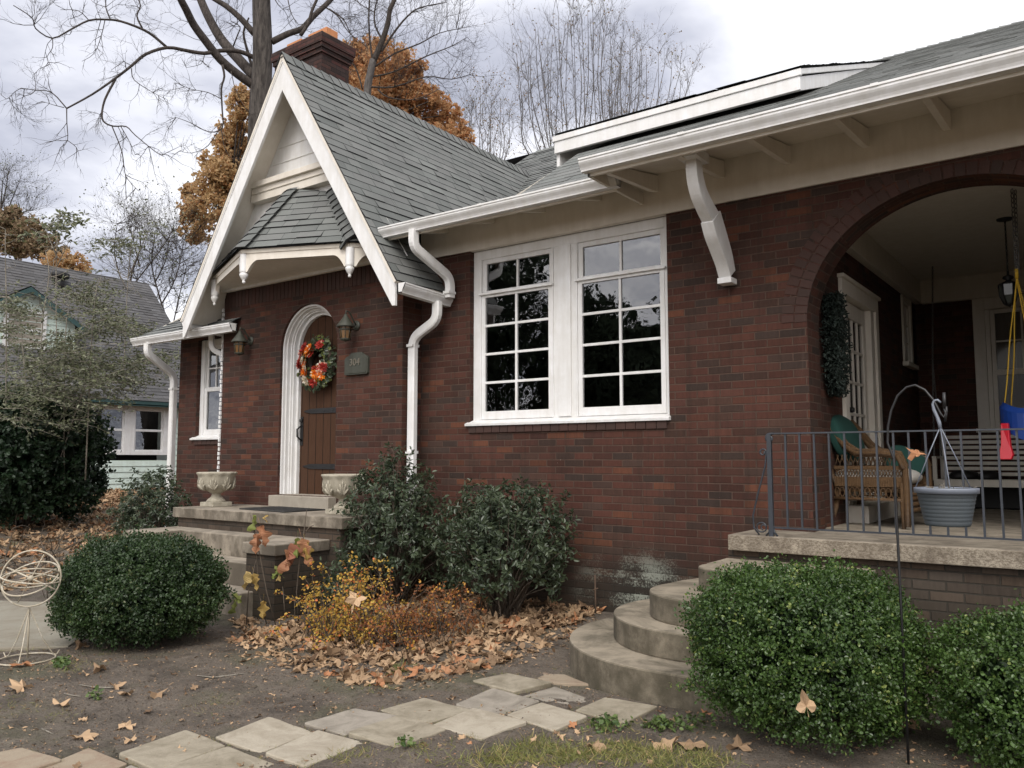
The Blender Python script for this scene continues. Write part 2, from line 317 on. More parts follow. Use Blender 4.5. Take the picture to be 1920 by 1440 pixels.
class MB:
    def __init__(s): s.v = []; s.f = []; s.mi = []; s.tn = []; s.smooth = []
    def poly(s, pts, mi=0, tn=(0.5, 0.5), sm=False):
        b = len(s.v); s.v += [tuple(map(float, p)) for p in pts]; s.f.append(tuple(range(b, b+len(pts)))); s.mi.append(mi); s.tn.append(tn); s.smooth.append(sm); return s
    def mesh(s, verts, faces, mi=0, tn=(0.5, 0.5), sm=False):
        b = len(s.v); s.v += [tuple(map(float, p)) for p in verts]
        for f in faces: s.f.append(tuple(i+b for i in f)); s.mi.append(mi); s.tn.append(tn); s.smooth.append(sm)
        return s
    def box(s, x0, x1, y0, y1, z0, z1, mi=0, tn=(0.5, 0.5)):
        x0, x1 = min(x0, x1), max(x0, x1); y0, y1 = min(y0, y1), max(y0, y1); z0, z1 = min(z0, z1), max(z0, z1)
        V = [(x0,y0,z0),(x1,y0,z0),(x1,y1,z0),(x0,y1,z0),(x0,y0,z1),(x1,y0,z1),(x1,y1,z1),(x0,y1,z1)]
        return s.mesh(V, [(0,3,2,1),(4,5,6,7),(0,1,5,4),(1,2,6,5),(2,3,7,6),(3,0,4,7)], mi, tn)
    def beam(s, a, b, w, h, up=(0, 0, 1), mi=0, tn=(0.5, 0.5)):
        a = Vector(a); b = Vector(b); d = (b-a).normalized(); up = Vector(up)
        r = d.cross(up); 
        if r.length < 1e-4: r = d.cross(Vector((1, 0, 0)))
        r.normalize(); u = r.cross(d).normalized()
        V = []
        for p in (a, b):
            for (i, j) in ((-1,-1),(1,-1),(1,1),(-1,1)): V.append(p + r*(w/2*i) + u*(h/2*j))
        return s.mesh(V, [(3,2,1,0),(4,5,6,7),(0,1,5,4),(1,2,6,5),(2,3,7,6),(3,0,4,7)], mi, tn)
    def tube(s, pts, rad, n=6, mi=0, tn=(0.5, 0.5), cap=True, closed=False):
        P = [Vector(p) for p in pts]; m = len(P)
        if not hasattr(rad, '__len__'): rad = [rad]*m
        V = []; prev = None
        for i in range(m):
            if closed: d = P[(i+1) % m]-P[(i-1) % m]
            else: d = P[min(i+1, m-1)]-P[max(i-1, 0)]
            if d.length < 1e-9: d = Vector((0, 0, 1))
            d.normalize()
            if prev is None:
                r = d.cross(Vector((0, 0, 1)) if abs(d.z) < 0.9 else Vector((1, 0, 0)))
            else: r = prev - d*prev.dot(d)
            r.normalize(); prev = r; u = d.cross(r)
            for k in range(n):
                a = 2*math.pi*k/n; V.append(P[i] + (r*math.cos(a)+u*math.sin(a))*rad[i])
        F = []
        for i in range(m if closed else m-1):
            j = (i+1) % m
            for k in range(n): k2 = (k+1) % n; F.append((i*n+k, i*n+k2, j*n+k2, j*n+k))
        if cap and not closed: F.append(tuple(range(n-1, -1, -1))); F.append(tuple((m-1)*n+k for k in range(n)))
        return s.mesh(V, F, mi, tn, True)
    def lathe(s, prof, c=(0, 0, 0), n=24, mi=0, fn=None, sm=True):
        V = []; F = []
        for i, (r, z) in enumerate(prof):
            for k in range(n):
                a = 2*math.pi*k/n; rr = r if fn is None else fn(r, z, a)
                V.append((c[0]+rr*math.cos(a), c[1]+rr*math.sin(a), c[2]+z))
        for i in range(len(prof)-1):
            for k in range(n): k2 = (k+1) % n; F.append((i*n+k, i*n+k2, (i+1)*n+k2, (i+1)*n+k))
        return s.mesh(V, F, mi, (0.5, 0.5), sm)
    def prism(s, pts, off, mi=0, tn=(0.5, 0.5)):       # polygon (3D, planar) extruded by vector off
        n = len(pts); off = Vector(off); V = [Vector(p) for p in pts]; V += [v+off for v in V]
        return s.mesh(V, [tuple(range(n-1, -1, -1)), tuple(range(n, 2*n))] + [(i, (i+1) % n, n+(i+1) % n, n+i) for i in range(n)], mi, tn)
    def build(s, name, mats, parent=None, bevel=0.0, uvoff=(0, 0), rot_uv=False, local=False):
        me = bpy.data.meshes.new(name)
        o = bpy.data.objects.new(name, me); COL.objects.link(o)
        off = Vector((0, 0, 0)) if local or parent is None else origin_of(parent)
        V = [(v[0]-off.x, v[1]-off.y, v[2]-off.z) for v in s.v]
        me.from_pydata(V, [], s.f)
        if isinstance(mats, str): mats = [mats]
        for m in mats: me.materials.append(MATS[m])
        me.polygons.foreach_set('material_index', s.mi)
        me.polygons.foreach_set('use_smooth', s.smooth)
        me.uv_layers.new(name='UVMap'); me.color_attributes.new('tint', 'FLOAT_COLOR', 'CORNER')
        uv = []; tc = []
        for p, f, tn in zip(me.polygons, s.f, s.tn):
            n = p.normal; a = (abs(n.x), abs(n.y), abs(n.z))
            for i in f:
                v = s.v[i]
                if a[2] >= a[0] and a[2] >= a[1]: q = (v[0], v[1])
                elif a[1] >= a[0]: q = (v[0], v[2])
                else: q = (v[1], v[2])
                if rot_uv: q = (q[1], q[0])
                uv += [q[0]+uvoff[0], q[1]+uvoff[1]]; tc += [tn[0], tn[1], 0, 1]
        me.uv_layers['UVMap'].data.foreach_set('uv', uv); me.color_attributes['tint'].data.foreach_set('color', tc)
        if parent is not None: o.parent = parent
        if bevel > 0:
            b = o.modifiers.new('bevel', 'BEVEL'); b.width = bevel; b.segments = 2; b.limit_method = 'ANGLE'; b.angle_limit = R(40)
            o.data.shade_smooth() if False else None
        me.validate(); return o

def fast_mesh(name, V, F, mats, parent=None, tint=None, mi=None, smooth=False):
    """V (n,3) float, F (m,k) int all the same k, tint (n,2) per vertex"""
    me = bpy.data.meshes.new(name); o = bpy.data.objects.new(name, me); COL.objects.link(o)
    V = np.asarray(V, np.float64)
    if parent is not None: V = V - np.array(origin_of(parent)); o.parent = parent
    m, k = F.shape
    me.vertices.add(len(V)); me.vertices.foreach_set('co', V.astype(np.float32).ravel())
    me.loops.add(m*k); me.loops.foreach_set('vertex_index', F.astype(np.int32).ravel())
    me.polygons.add(m); me.polygons.foreach_set('loop_start', np.arange(0, m*k, k, dtype=np.int32))
    try: me.polygons.foreach_set('loop_total', np.full(m, k, dtype=np.int32))
    except Exception: pass
    if isinstance(mats, str): mats = [mats]
    for x in mats: me.materials.append(MATS[x])
    if mi is not None: me.polygons.foreach_set('material_index', np.asarray(mi, np.int32))
    me.polygons.foreach_set('use_smooth', np.full(m, smooth))
    me.update(calc_edges=True)
    ca = me.color_attributes.new('tint', 'FLOAT_COLOR', 'POINT')
    c = np.ones((len(V), 4), np.float32)*0.5
    if tint is not None: c[:, :2] = tint
    ca.data.foreach_set('color', c.ravel())
    return o

RHOMB_V = np.array([(0, 0, 0), (0.3, 0.34, 0.08), (0.7, 0.30, 0.07), (1, 0, -0.05), (0.7, -0.30, 0.07), (0.3, -0.34, 0.08)])
RHOMB_F = np.array([(0, 3, 2, 1), (0, 5, 4, 3)])
NARROW_V = RHOMB_V*np.array([1, 0.62, 1])
def maple(curl=0.2, seed=0, pts=5):
    r = np.random.default_rng(seed); V = [(0, 0, 0)]; out = []
    ang = np.linspace(-2.45, 2.45, pts*4+1); n = len(ang)
    for i, a in enumerate(ang):
        ph = i % 4
        L = {0: 0.34, 1: 0.47, 2: 0.62, 3: 0.47}[ph]*(1.15-0.22*abs(a)/2.45)
        if ph in (1, 3): a += (0.02 if ph == 1 else -0.02)
        L *= 0.9+0.2*r.random()
        out.append((L*math.cos(a), L*math.sin(a)))
    for x, y in out:
        rr = math.hypot(x, y); V.append((x, y, curl*rr*rr*1.6*math.sin(2*math.atan2(y, x)+seed) + curl*0.7*rr*math.cos(3*math.atan2(y, x)+seed*2)+0.05*r.standard_normal()))
    V.append((-0.42, 0.015, 0.02)); V.append((-0.42, -0.015, 0.02))
    F = [(0, i, i+1) for i in range(1, n)] + [(0, n+1, n+2)]
    return np.array(V), np.array(F)
def oakleaf(curl=.2, seed=0):
    r = np.random.default_rng(seed); n = 15; up = []; 
    for i in range(n):
        x = i/(n-1); w = .30*math.sin(math.pi*min(1, x**.75))**.8*(1+.42*math.sin(5.5*math.pi*x+.4)); up.append((x, max(w, .01)*(1+.15*r.random())))
    V = [(x, 0, .10*math.sin(5*x+seed)) for x, w in up] + [(x, w, -.06-curl*w*math.sin(6*x+seed)) for x, w in up] + [(x, -w*.95, -.05+curl*w*math.cos(5*x)) for x, w in up] + [(-.35, .01, .05), (-.35, -.01, .05), (0, 0, 0)]
    F = []
    for i in range(n-1):
        F += [(i, i+1, n+i+1), (i, n+i+1, n+i), (i+1, i, 2*n+i), (i+1, 2*n+i, 2*n+i+1)]
    F.append((3*n, 3*n+1, 3*n+2)); return np.array(V, float), np.array(F)
def scatter(name, P, N, size, mats, parent=None, tmpl=None, tint=None, roll=None, droop=0.0, mi=None, align=None):
    """instance a leaf template at points P with normals N, tangent random in the plane"""
    if tmpl is None: tmpl = (RHOMB_V, RHOMB_F)
    TV, TF = tmpl; n = len(P); P = np.asarray(P, float); N = np.asarray(N, float)
    N = N/np.maximum(np.linalg.norm(N, axis=1, keepdims=True), 1e-6)
    T = rng.standard_normal((n, 3)) if align is None else np.asarray(align, float) + 0.35*rng.standard_normal((n, 3))
    T -= N*np.sum(T*N, 1, keepdims=True); T /= np.maximum(np.linalg.norm(T, axis=1, keepdims=True), 1e-6)
    if droop: T[:, 2] -= droop; T /= np.linalg.norm(T, axis=1, keepdims=True); 
    B = np.cross(N, T); B /= np.maximum(np.linalg.norm(B, axis=1, keepdims=True), 1e-6); N = np.cross(T, B)
    S = np.broadcast_to(np.asarray(size, float), (n,))
    k = len(TV); V = np.zeros((n, k, 3))
    for j in range(k):
        V[:, j, :] = P + S[:, None]*(T*TV[j, 0] + B*TV[j, 1] + N*TV[j, 2])
    F = (TF[None, :, :] + (np.arange(n)*k)[:, None, None]).reshape(-1, TF.shape[1])
    if tint is None: tint = np.stack([rng.random(n), rng.random(n)], 1)
    tt = np.repeat(tint, k, axis=0)
    m = None if mi is None else np.repeat(mi, len(TF))
    return fast_mesh(name, V.reshape(-1, 3), F, mats, parent, tt, m)

def sphere_dirs(n):
    d = rng.standard_normal((n, 3)); return d/np.linalg.norm(d, axis=1, keepdims=True)
# ============================================================ GROUND
def sstep(a, b, x):
    t_ = np.clip((x-a)/(b-a), 0, 1); return t_*t_*(3-2*t_)
def gz(x, y):
    x = np.asarray(x, float); y = np.asarray(y, float)
    z = 0.5*sstep(-12, -22, x) + 0.07*sstep(-1.2, 0.0, y)*sstep(-1.8, -3.2, x)
    z = z + 0.022*np.sin(1.9*x+0.6)*np.sin(1.5*y+1.1)*np.clip((y*-0.5), 0.15, 1) + 0.010*np.sin(5.3*x+2*y) * np.sin(4.1*y-1.3*x)
    return z
def gzf(x, y): return float(gz(x, y))
def axis(lo, hi, a, b, fine, coarse_n):
    return np.concatenate([lo + (a-lo)*np.linspace(0, 1, coarse_n, endpoint=False)**0.35, np.arange(a, b, fine), b + (hi-b)*np.linspace(0, 1, coarse_n)**2.8])
gx = axis(-400, 400, -8.5, 0.6, 0.025, 26); gy = axis(-300, 500, -6.2, 0.3, 0.025, 26)
GX, GY = np.meshgrid(gx, gy); GZ = gz(GX, GY)
near = (GX > -9) & (GX < 1) & (GY > -6.5) & (GY < 0.5)
GZ = GZ + np.where(near, np.vectorize(lambda a, b: 0.006*noise.noise(Vector((a*7, b*7, 0)))+0.007*noise.noise(Vector((a*17, b*17, 5))))(GX, GY), 0)
nx, ny = len(gx), len(gy)
idx = np.arange(nx*ny).reshape(ny, nx)
F = np.stack([idx[:-1, :-1], idx[:-1, 1:], idx[1:, 1:], idx[1:, :-1]], -1).reshape(-1, 4)
g = fast_mesh('ground', np.stack([GX, GY, GZ], -1).reshape(-1, 3), F, 'soil', smooth=True); setp(g, kind='structure')

# concrete front walk on the left
mb = MB(); wl = [(-6.75, -3.53), (-7.2, -3.95), (-9.6, -5.3), (-11.6, -4.0), (-8.6, -2.5), (-8.3, -2.1), (-7.4, -2.1), (-7.35, -2.9)]
mb.prism([(x, y, -0.06) for x, y in wl], (0, 0, 0.085)); setp(mb.build('path', 'paving', bevel=0.01), kind='structure')

# ============================================================ THE BRICK HOUSE
H = thing('brick_house', 'dark red brick cottage with white trim, a steep gabled entry and an arched porch', 'house', (-6, 0, 0))
YM, YB = 0.0, -0.3           # main wall and entry bay planes

def vwall(mb, x0, x1, z0, z1, y=0.0): mb.poly([(x0, y, z0), (x1, y, z0), (x1, y, z1), (x0, y, z1)])
def swall(mb, x, y0, y1, z0, z1, face=1):
    p = [(x, y0, z0), (x, y1, z0), (x, y1, z1), (x, y0, z1)]; mb.poly(p if face > 0 else p[::-1])
AX, AZ, AA, AB_ = -0.87, 2.615, 1.12, 0.99       # porch arch centre, spring, half width, rise
def arch_pts(n, s=0.0): return [(AX-(AA+s)*math.cos(math.pi*i/n), AZ+(AB_+s)*math.sin(math.pi*i/n)) for i in range(n+1)]
mb = MB()
WX0, WX1, WZ0, WZ1 = -5.56, -3.23, 1.855, 3.745
vwall(mb, -6.4, WX0, -0.3, 3.78); vwall(mb, WX0, WX1, -0.3, WZ0); vwall(mb, WX1, AX-AA, -0.3, 3.78)
ap = arch_pts(40)
for (a, b) in zip(ap[:-1], ap[1:]):
    mb.poly([(a[0], 0, a[1]), (b[0], 0, b[1]), (b[0], 0, 3.78), (a[0], 0, 3.78)])
    mb.poly([(b[0], 0, b[1]), (a[0], 0, a[1]), (a[0], 0.33, a[1]), (b[0], 0.33, b[1])])
swall(mb, AX-AA, 0, 0.33, -0.3, AZ, 1); swall(mb, AX+AA, 0, 0.33, -0.3, AZ, -1)
vwall(mb, AX+AA, 3.2, -0.3, 3.78)
# inner leaf of the arch wall
for (a, b) in zip(ap[:-1], ap[1:]): mb.poly([(b[0], 0.33, b[1]), (a[0], 0.33, a[1]), (a[0], 0.33, 3.8), (b[0], 0.33, 3.8)])
mb.poly([(3.2, .33, .9), (AX+AA, .33, .9), (AX+AA, .33, 3.8), (3.2, .33, 3.8)])
# window reveals
swall(mb, WX0, 0, 0.12, WZ0, WZ1, 1); swall(mb, WX1, 0, 0.12, WZ0, WZ1, -1)
# side and rear walls
swall(mb, -11.08, 0, 11, -0.3, 3.5, -1); mb.poly([(3.2, 0, -.3), (3.2, 11, -.3), (3.2, 11, 4), (3.2, 0, 4)]); mb.poly([(3.2, 11, -.3), (-11.08, 11, -.3), (-11.08, 11, 4), (3.2, 11, 4)])
# left wing front
LX0, LX1, LZ0, LZ1 = -10.64, -9.62, 1.78, 3.2
vwall(mb, -11.08, LX0, -0.3, 3.35); vwall(mb, LX0, LX1, -0.3, LZ0); vwall(mb, LX0, LX1, LZ1, 3.35); vwall(mb, LX1, -9.4, -0.3, 3.35)
swall(mb, LX0, 0, 0.12, LZ0, LZ1, 1)
mb.build('wall', 'brick', H)
# porch recess walls (inside the arch)
mb = MB(); PX = -2.03
swall(mb, PX, 0.33, 1.16, 0.91, 3.8, 1); swall(mb, PX, 1.16, 2.62, 3.2, 3.8, 1); swall(mb, PX, 2.62, 4.0, 0.91, 3.8, 1); swall(mb, PX, 4.0, 4.55, 0.91, 2.65, 1); swall(mb, PX, 4.0, 4.55, 3.5, 3.8, 1); swall(mb, PX, 4.55, 4.9, 0.91, 3.8, 1)
vwall(mb, PX, -1.37, .91, 3.8, 4.9); vwall(mb, -1.37, 0.2, .91, 1.85, 4.9); vwall(mb, 0.2, 3.2, .91, 3.8, 4.9)
mb.poly([(3.1, .33, .91), (3.1, .33, 3.8), (3.1, 4.9, 3.8), (3.1, 4.9, .91)])
mb.build('porch_wall', 'brick', H)
# entry bay
mb = MB(); DX, DR, DZ = -7.85, 0.52, 2.86; DZ0 = 1.06
vwall(mb, -9.58, DX-DR, -0.3, 3.76, YB); vwall(mb, DX+DR, -6.27, -0.3, 3.76, YB); vwall(mb, DX-DR, DX+DR, -0.3, DZ0, YB)
dp = [(DX-DR*math.cos(math.pi*i/28), DZ+DR*math.sin(math.pi*i/28)) for i in range(29)]
for a, b in zip(dp[:-1], dp[1:]):
    mb.poly([(a[0], YB, a[1]), (b[0], YB, b[1]), (b[0], YB, 3.76), (a[0], YB, 3.76)])
    mb.poly([(b[0], YB, b[1]), (a[0], YB, a[1]), (a[0], 0.0, a[1]), (b[0], 0.0, b[1])])
swall(mb, DX-DR, YB, 0, DZ0, DZ, 1); swall(mb, DX+DR, YB, 0, DZ0, DZ, -1)
swall(mb, -6.27, YB, 0, -0.3, 3.9, 1); swall(mb, -9.58, YB, 0, -0.3, 3.9, -1)
mb.build('entry_wall', 'brick', H)
# brick arch ring (rowlock bricks) round the porch arch, standing 4 mm proud
mb = MB(); ring = arch_pts(46)
cols_i = list(range(len(ring)-1))
for i in cols_i:
    (x0, z0), (x1, z1) = ring[i], ring[i+1]
    for k, (s0, s1) in enumerate(((0.0, 0.098), (0.108, 0.205))):
        def P(s, i_):
            a = math.pi*i_/46; return (AX-(AA+s)*math.cos(a), AZ+(AB_+s)*math.sin(a))
        g0 = 0.07 if k == 0 else 0.12
        a = P(s0, i+g0); b = P(s0, i+1-g0); c = P(s1, i+1-g0); d = P(s1, i+g0)
        if max(c[1], d[1]) > 3.74: continue
        q = random.random()
        mb.prism([(p[0], -0.004-0.003*q, p[1]) for p in (a, b, c, d)], (0, 0.03, 0), tn=(q, random.random()))
t = NT('ring_brick'); tn = t.tint(); o_ = t.coord()
t.base(t.mix(t.noise(o_, 30, 4, .7), t.mix(tn[0], (0.038, 0.022, 0.017), (0.064, 0.026, 0.019)), t.mix(tn[1], (0.052, 0.024, 0.018), (0.036, 0.022, 0.018)))); t.rough(.9); t.bump(t.noise(o_, 60, 4, .7), .5, .004)
mb.build('arch_ring', 'ring_brick', H)
# soldier course of header bricks under window and at bay head
mb = MB()
def soldiers(x0, x1, z0, z1, y, w=0.105, proud=0.012):
    x = x0
    while x < x1-0.02:
        q = random.random(); mb.box(x+0.004, min(x+w, x1)-0.004, y-proud-0.003*q, y+0.02, z0, z1, tn=(q, random.random())); x += w
soldiers(WX0, WX1, WZ0-0.085, WZ0-0.012, 0, 0.105, 0.02); mb.build('sill_course', 'ring_brick', H); mb = MB(); soldiers(LX0, -9.62, LZ0-.085, LZ0-.012, 0, .105, .02); mb.build('sill_course', 'ring_brick', H); mb = MB()
soldiers(-9.56, -6.29, 3.50, 3.72, YB, 0.073, 0.006)
mb.build('soldier_course', 'ring_brick', H)
# foundation of porch
mb = MB()
vwall(mb, -2.49, 3.2, -0.6, 0.80, -0.55); mb.poly([(-2.49, 0, -.5), (-2.49, -.55, -.5), (-2.49, -.55, .8), (-2.49, 0, .8)])
mb.build('foundation_wall', 'foundation_brick', H)
mb = MB(); mb.box(-2.46, AX+AA, -0.63, 0.0, 0.795, 0.912); mb.box(AX+AA, 3.2, -0.63, 0, .795, .912); mb.box(AX-AA+0.001, AX+AA-.001, 0.0, 0.33, .8, .9118)
mb.box(-2.03, 3.1, 0.33, 4.9, 0.8, 0.9116)
mb.build('porch_floor', 'porch_slab_mat', H, bevel=0.006)
# porch ceiling and white beams
mb = MB(); mb.box(-2.03, 3.1, 0.33, 4.9, 3.80, 3.86); mb.build('porch_ceiling', 'porch_paint', H)
mb = MB(); mb.box(-2.03, -1.94, 0.335, 4.9, 3.51, 3.799); mb.box(-1.94, 3.1, 4.82, 4.9, 3.50, 3.799); mb.box(-1.94, 3.09, 0.335, 0.40, 3.66, 3.799); mb.build('porch_beam', 'porch_paint', H, bevel=0.006)

# dark interior shell so that rooms read dark through the glass
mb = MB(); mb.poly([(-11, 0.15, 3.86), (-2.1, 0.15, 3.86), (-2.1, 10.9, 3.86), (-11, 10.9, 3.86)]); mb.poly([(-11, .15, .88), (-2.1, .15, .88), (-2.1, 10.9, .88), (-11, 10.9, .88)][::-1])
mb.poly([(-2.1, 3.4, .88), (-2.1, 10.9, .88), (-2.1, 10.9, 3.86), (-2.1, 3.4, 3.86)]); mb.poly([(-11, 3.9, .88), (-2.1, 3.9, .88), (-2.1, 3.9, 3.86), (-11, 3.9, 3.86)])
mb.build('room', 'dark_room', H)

# ------------------------------------------------------------ windows
class Fr:     # local frame: a along the wall, b outward, c up
    def __init__(s, o, a, b): s.o = Vector(o); s.a = Vector(a); s.b = Vector(b)
    def p(s, a, b, c): return s.o + s.a*a + s.b*b + Vector((0, 0, c))
def fbox(mb, fr, a0, a1, b0, b1, c0, c1, mi=0):
    V = [fr.p(a, b, c) for c in (c0, c1) for (a, b) in ((a0, b0), (a1, b0), (a1, b1), (a0, b1))]
    det = fr.a.cross(fr.b).z
    F = [(0,3,2,1),(4,5,6,7),(0,1,5,4),(1,2,6,5),(2,3,7,6),(3,0,4,7)]
    if det < 0: F = [f[::-1] for f in F]
    mb.mesh(V, F, mi)
def sash(win, fr, a0, a1, c0, c1, b, nc, nr, rail=0.045, mun=0.022, mat='white_paint', botr=None, topr=None, curtain=None):
    botr = botr or rail; topr = topr or rail
    mb = MB()
    fbox(mb, fr, a0, a0+rail, b-0.035, b, c0, c1); fbox(mb, fr, a1-rail, a1, b-0.035, b, c0, c1)
    fbox(mb, fr, a0+rail, a1-rail, b-0.034, b+.001, c0, c0+botr); fbox(mb, fr, a0+rail, a1-rail, b-0.034, b+.001, c1-topr, c1)
    s_ = mb.build('sash', mat, win, bevel=0.003)
    mb = MB(); A0, A1, C0, C1 = a0+rail, a1-rail, c0+botr, c1-topr
    for i in range(1, nc): x = A0+(A1-A0)*i/nc; fbox(mb, fr, x-mun/2, x+mun/2, b-0.03, b-0.004, C0, C1)
    for j in range(1, nr): z = C0+(C1-C0)*j/nr; fbox(mb, fr, A0, A1, b-0.031, b-0.006, z-mun/2, z+mun/2)
    if mb.v: mb.build('glazing_bar', mat, win, bevel=0.002)
    mb = MB(); mb.poly([fr.p(A0-.005, b-0.02, C0-.005), fr.p(A1+.005, b-0.02, C0-.005), fr.p(A1+.005, b-0.02, C1+.005), fr.p(A0-.005, b-0.02, C1+.005)])
    mb.build('pane', 'porch_glass' if mat in ('porch_paint', 'cream_paint') else 'glass', win)
    return s_
# big double window
F0 = Fr((0, 0.075, 0), (1, 0, 0), (0, -1, 0))
fw_ = thing('window', None, None, (-4.4, 0, 1.86)); fw_.parent = H; fw_.location = Vector((-4.4, 0, 1.86))-Vector(H.location)
mb = MB()
fbox(mb, F0, WX0+.004, WX0+0.10, -0.06, 0.015, WZ0, WZ1); fbox(mb, F0, WX1-0.055, WX1-.004, -0.06, 0.015, WZ0, WZ1)
fbox(mb, F0, WX0+0.10, WX1-.055, -0.06, 0.014, WZ1-0.10, WZ1)
fbox(mb, F0, -4.515, -4.245, -0.06, 0.013, WZ0+0.05, WZ1-0.10)
fbox(mb, F0, -4.455, -4.305, 0.013, 0.032, WZ0+0.06, WZ1-0.10)
fbox(mb, F0, WX0+0.10, WX0+0.115, -0.03, 0.026, WZ0+.05, WZ1-.1); fbox(mb, F0, -4.53, -4.515, -0.03, 0.026, WZ0+.05, WZ1-.1); fbox(mb, F0, -4.245, -4.23, -.03, .026, WZ0+.05, WZ1-.1)
mb.build('window_frame', 'white_paint', fw_, bevel=0.003)
mb = MB(); V = [F0.p(a, b, c) for a in (WX0-0.035, WX1+0.012) for (b, c) in ((-0.06, WZ0-0.006), (0.115, WZ0-0.014), (0.118, WZ0+0.010), (0.01, WZ0+0.052), (-0.06, WZ0+0.06))]
mb.mesh(V, [(4,3,2,1,0), (5,6,7,8,9)] + [(i, (i+1) % 5, 5+(i+1) % 5, 5+i) for i in range(5)]); mb.build('sill', 'white_paint', fw_, bevel=0.002)
for (a0, a1) in ((WX0+0.115, -4.53), (-4.23, WX1-0.055)):
    sash(fw_, F0, a0, a1, 3.265, WZ1-0.10, -0.005, 2, 1, 0.05, 0.024, botr=0.035)
    sash(fw_, F0, a0+0.002, a1-.002, WZ0+0.055, 3.262, 0.018, 2, 4, 0.048, 0.026, botr=0.085, topr=0.04)
    mb = MB(); fbox(mb, F0, a0-.02, a1+.02, 0.02, 0.05, 3.25, 3.272); mb.build('meeting_rail', 'white_paint', fw_, bevel=0.003)
# left wing window
fw_ = thing('window', None, None, (0, 0, 0)); fw_.parent = H; fw_.location = Vector((-10.1, 0, 1.8))-Vector(H.location)
mb = MB(); fbox(mb, F0, LX0+.003, LX0+0.12, -.06, .015, LZ0, LZ1); fbox(mb, F0, LX1-.12, LX1-.003, -.06, .015, LZ0, LZ1); fbox(mb, F0, LX0+.12, LX1-.12, -.06, .014, LZ1-.1, LZ1)
fbox(mb, F0, LX0+0.05, LX0+.11, .015, .03, LZ0, LZ1); mb.build('window_frame', 'white_paint', fw_, bevel=.003)
mb = MB(); V = [F0.p(a, b, c) for a in (LX0-0.06, LX1) for (b, c) in ((-0.06, LZ0-0.006), (0.12, LZ0-0.02), (0.122, LZ0+0.0), (0.01, LZ0+0.052), (-0.06, LZ0+0.06))]
mb.mesh(V, [(4,3,2,1,0), (5,6,7,8,9)] + [(i, (i+1) % 5, 5+(i+1) % 5, 5+i) for i in range(5)]); mb.build('sill', 'white_paint', fw_, bevel=0.002)
sash(fw_, F0, LX0+.12, LX1-.12, 2.47, LZ1-.1, -.005, 4, 2, .045, .022); sash(fw_, F0, LX0+.122, LX1-.122, LZ0+.05, 2.5, .018, 1, 1, .05, .022, botr=.08)
# window in the porch end wall
FB = Fr((0, 4.97, 0), (1, 0, 0), (0, -1, 0))
fw_ = thing('window', None, None); fw_.parent = H; fw_.location = Vector((-.6, 4.9, 1.85))-Vector(H.location)
mb = MB(); fbox(mb, FB, -1.37, -1.24, -.05, .085, 1.85, 3.5); fbox(mb, FB, .07, .2, -.05, .085, 1.85, 3.5); fbox(mb, FB, -1.24, .07, -.05, .084, 3.36, 3.5); fbox(mb, FB, -1.39, .22, -.05, .12, 1.82, 1.87)
fbox(mb, FB, -1.24, -1.19, -.05, .05, 1.87, 3.36); mb.build('window_frame', 'porch_paint', fw_, bevel=.003)
sash(fw_, FB, -1.19, .05, 2.55, 3.36, .0, 4, 2, .05, .022, 'porch_paint'); sash(fw_, FB, -1.19, .05, 1.87, 2.58, .02, 1, 1, .05, .022, 'porch_paint')
mb = MB(); 
for i in range(24):
    a = -1.2+i*0.052; fbox(mb, FB, a, a+.053, -.12-0.02*(i % 2), -.10-0.02*(i % 2), 1.8, 3.4)
mb.build('curtain', 'curtain', fw_)
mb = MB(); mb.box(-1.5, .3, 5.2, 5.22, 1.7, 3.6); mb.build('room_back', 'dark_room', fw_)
# narrow window in the porch side wall
FS = Fr((PX, 0, 0), (0, 1, 0), (1, 0, 0))
fw_ = thing('window', None, None); fw_.parent = H; fw_.location = Vector((PX, 4.3, 2.7))-Vector(H.location)
mb = MB(); fbox(mb, FS, 4.0, 4.09, -.05, .025, 2.65, 3.5); fbox(mb, FS, 4.46, 4.55, -.05, .025, 2.65, 3.5); fbox(mb, FS, 3.97, 4.6, -.05, .07, 2.62, 2.67); fbox(mb, FS, 4.09, 4.46, -.05, .024, 3.42, 3.5); mb.build('window_frame', 'porch_paint', fw_, bevel=.003)
sash(fw_, FS, 4.09, 4.46, 2.67, 3.42, 0, 2, 3, .04, .02, 'porch_paint')
# glazed porch door in the side wall
fd = thing('glazed_door', None, None); fd.parent = H; fd.location = Vector((PX, 1.9, .92))-Vector(H.location)
mb = MB()
fbox(mb, FS, 1.16, 1.28, -.10, .035, 1.07, 3.2); fbox(mb, FS, 2.50, 2.62, -.10, .035, 1.07, 3.2); fbox(mb, FS, 1.28, 2.50, -.10, .034, 3.06, 3.2); fbox(mb, FS, 1.13, 2.65, -.02, .06, 3.2, 3.235)
fbox(mb, FS, 2.36, 2.50, -.10, .012, 1.07, 3.06); fbox(mb, FS, 1.28, 1.33, -.1, -.02, 1.07, 3.06)
mb.build('door_frame', 'cream_paint', fd, bevel=.004)
mb = MB(); fbox(mb, FS, 1.14, 2.64, -.10, .20, .912, 1.07); mb.build('doorstep', 'cream_paint', fd, bevel=.006)
sash(fd, FS, 1.34, 2.35, 1.08, 3.05, -.045, 4, 5, .10, .028, 'cream_paint', botr=.22, topr=.16)
mb = MB(); mb.tube([FS.p(1.40, -.05, 1.96), FS.p(1.40, .01, 1.96)], .028, 10); mb.tube([FS.p(1.40, .005, 1.96), FS.p(1.40, .02, 1.96), FS.p(1.40, .045, 1.96)], [.012, .03, .022], 10); mb.build('door_knob', 'hook_black', fd)
mb = MB(); fbox(mb, FS, 1.3, 2.4, -.30, -.28, 1.0, 3.1); mb.build('door_blind', 'curtain', fd)

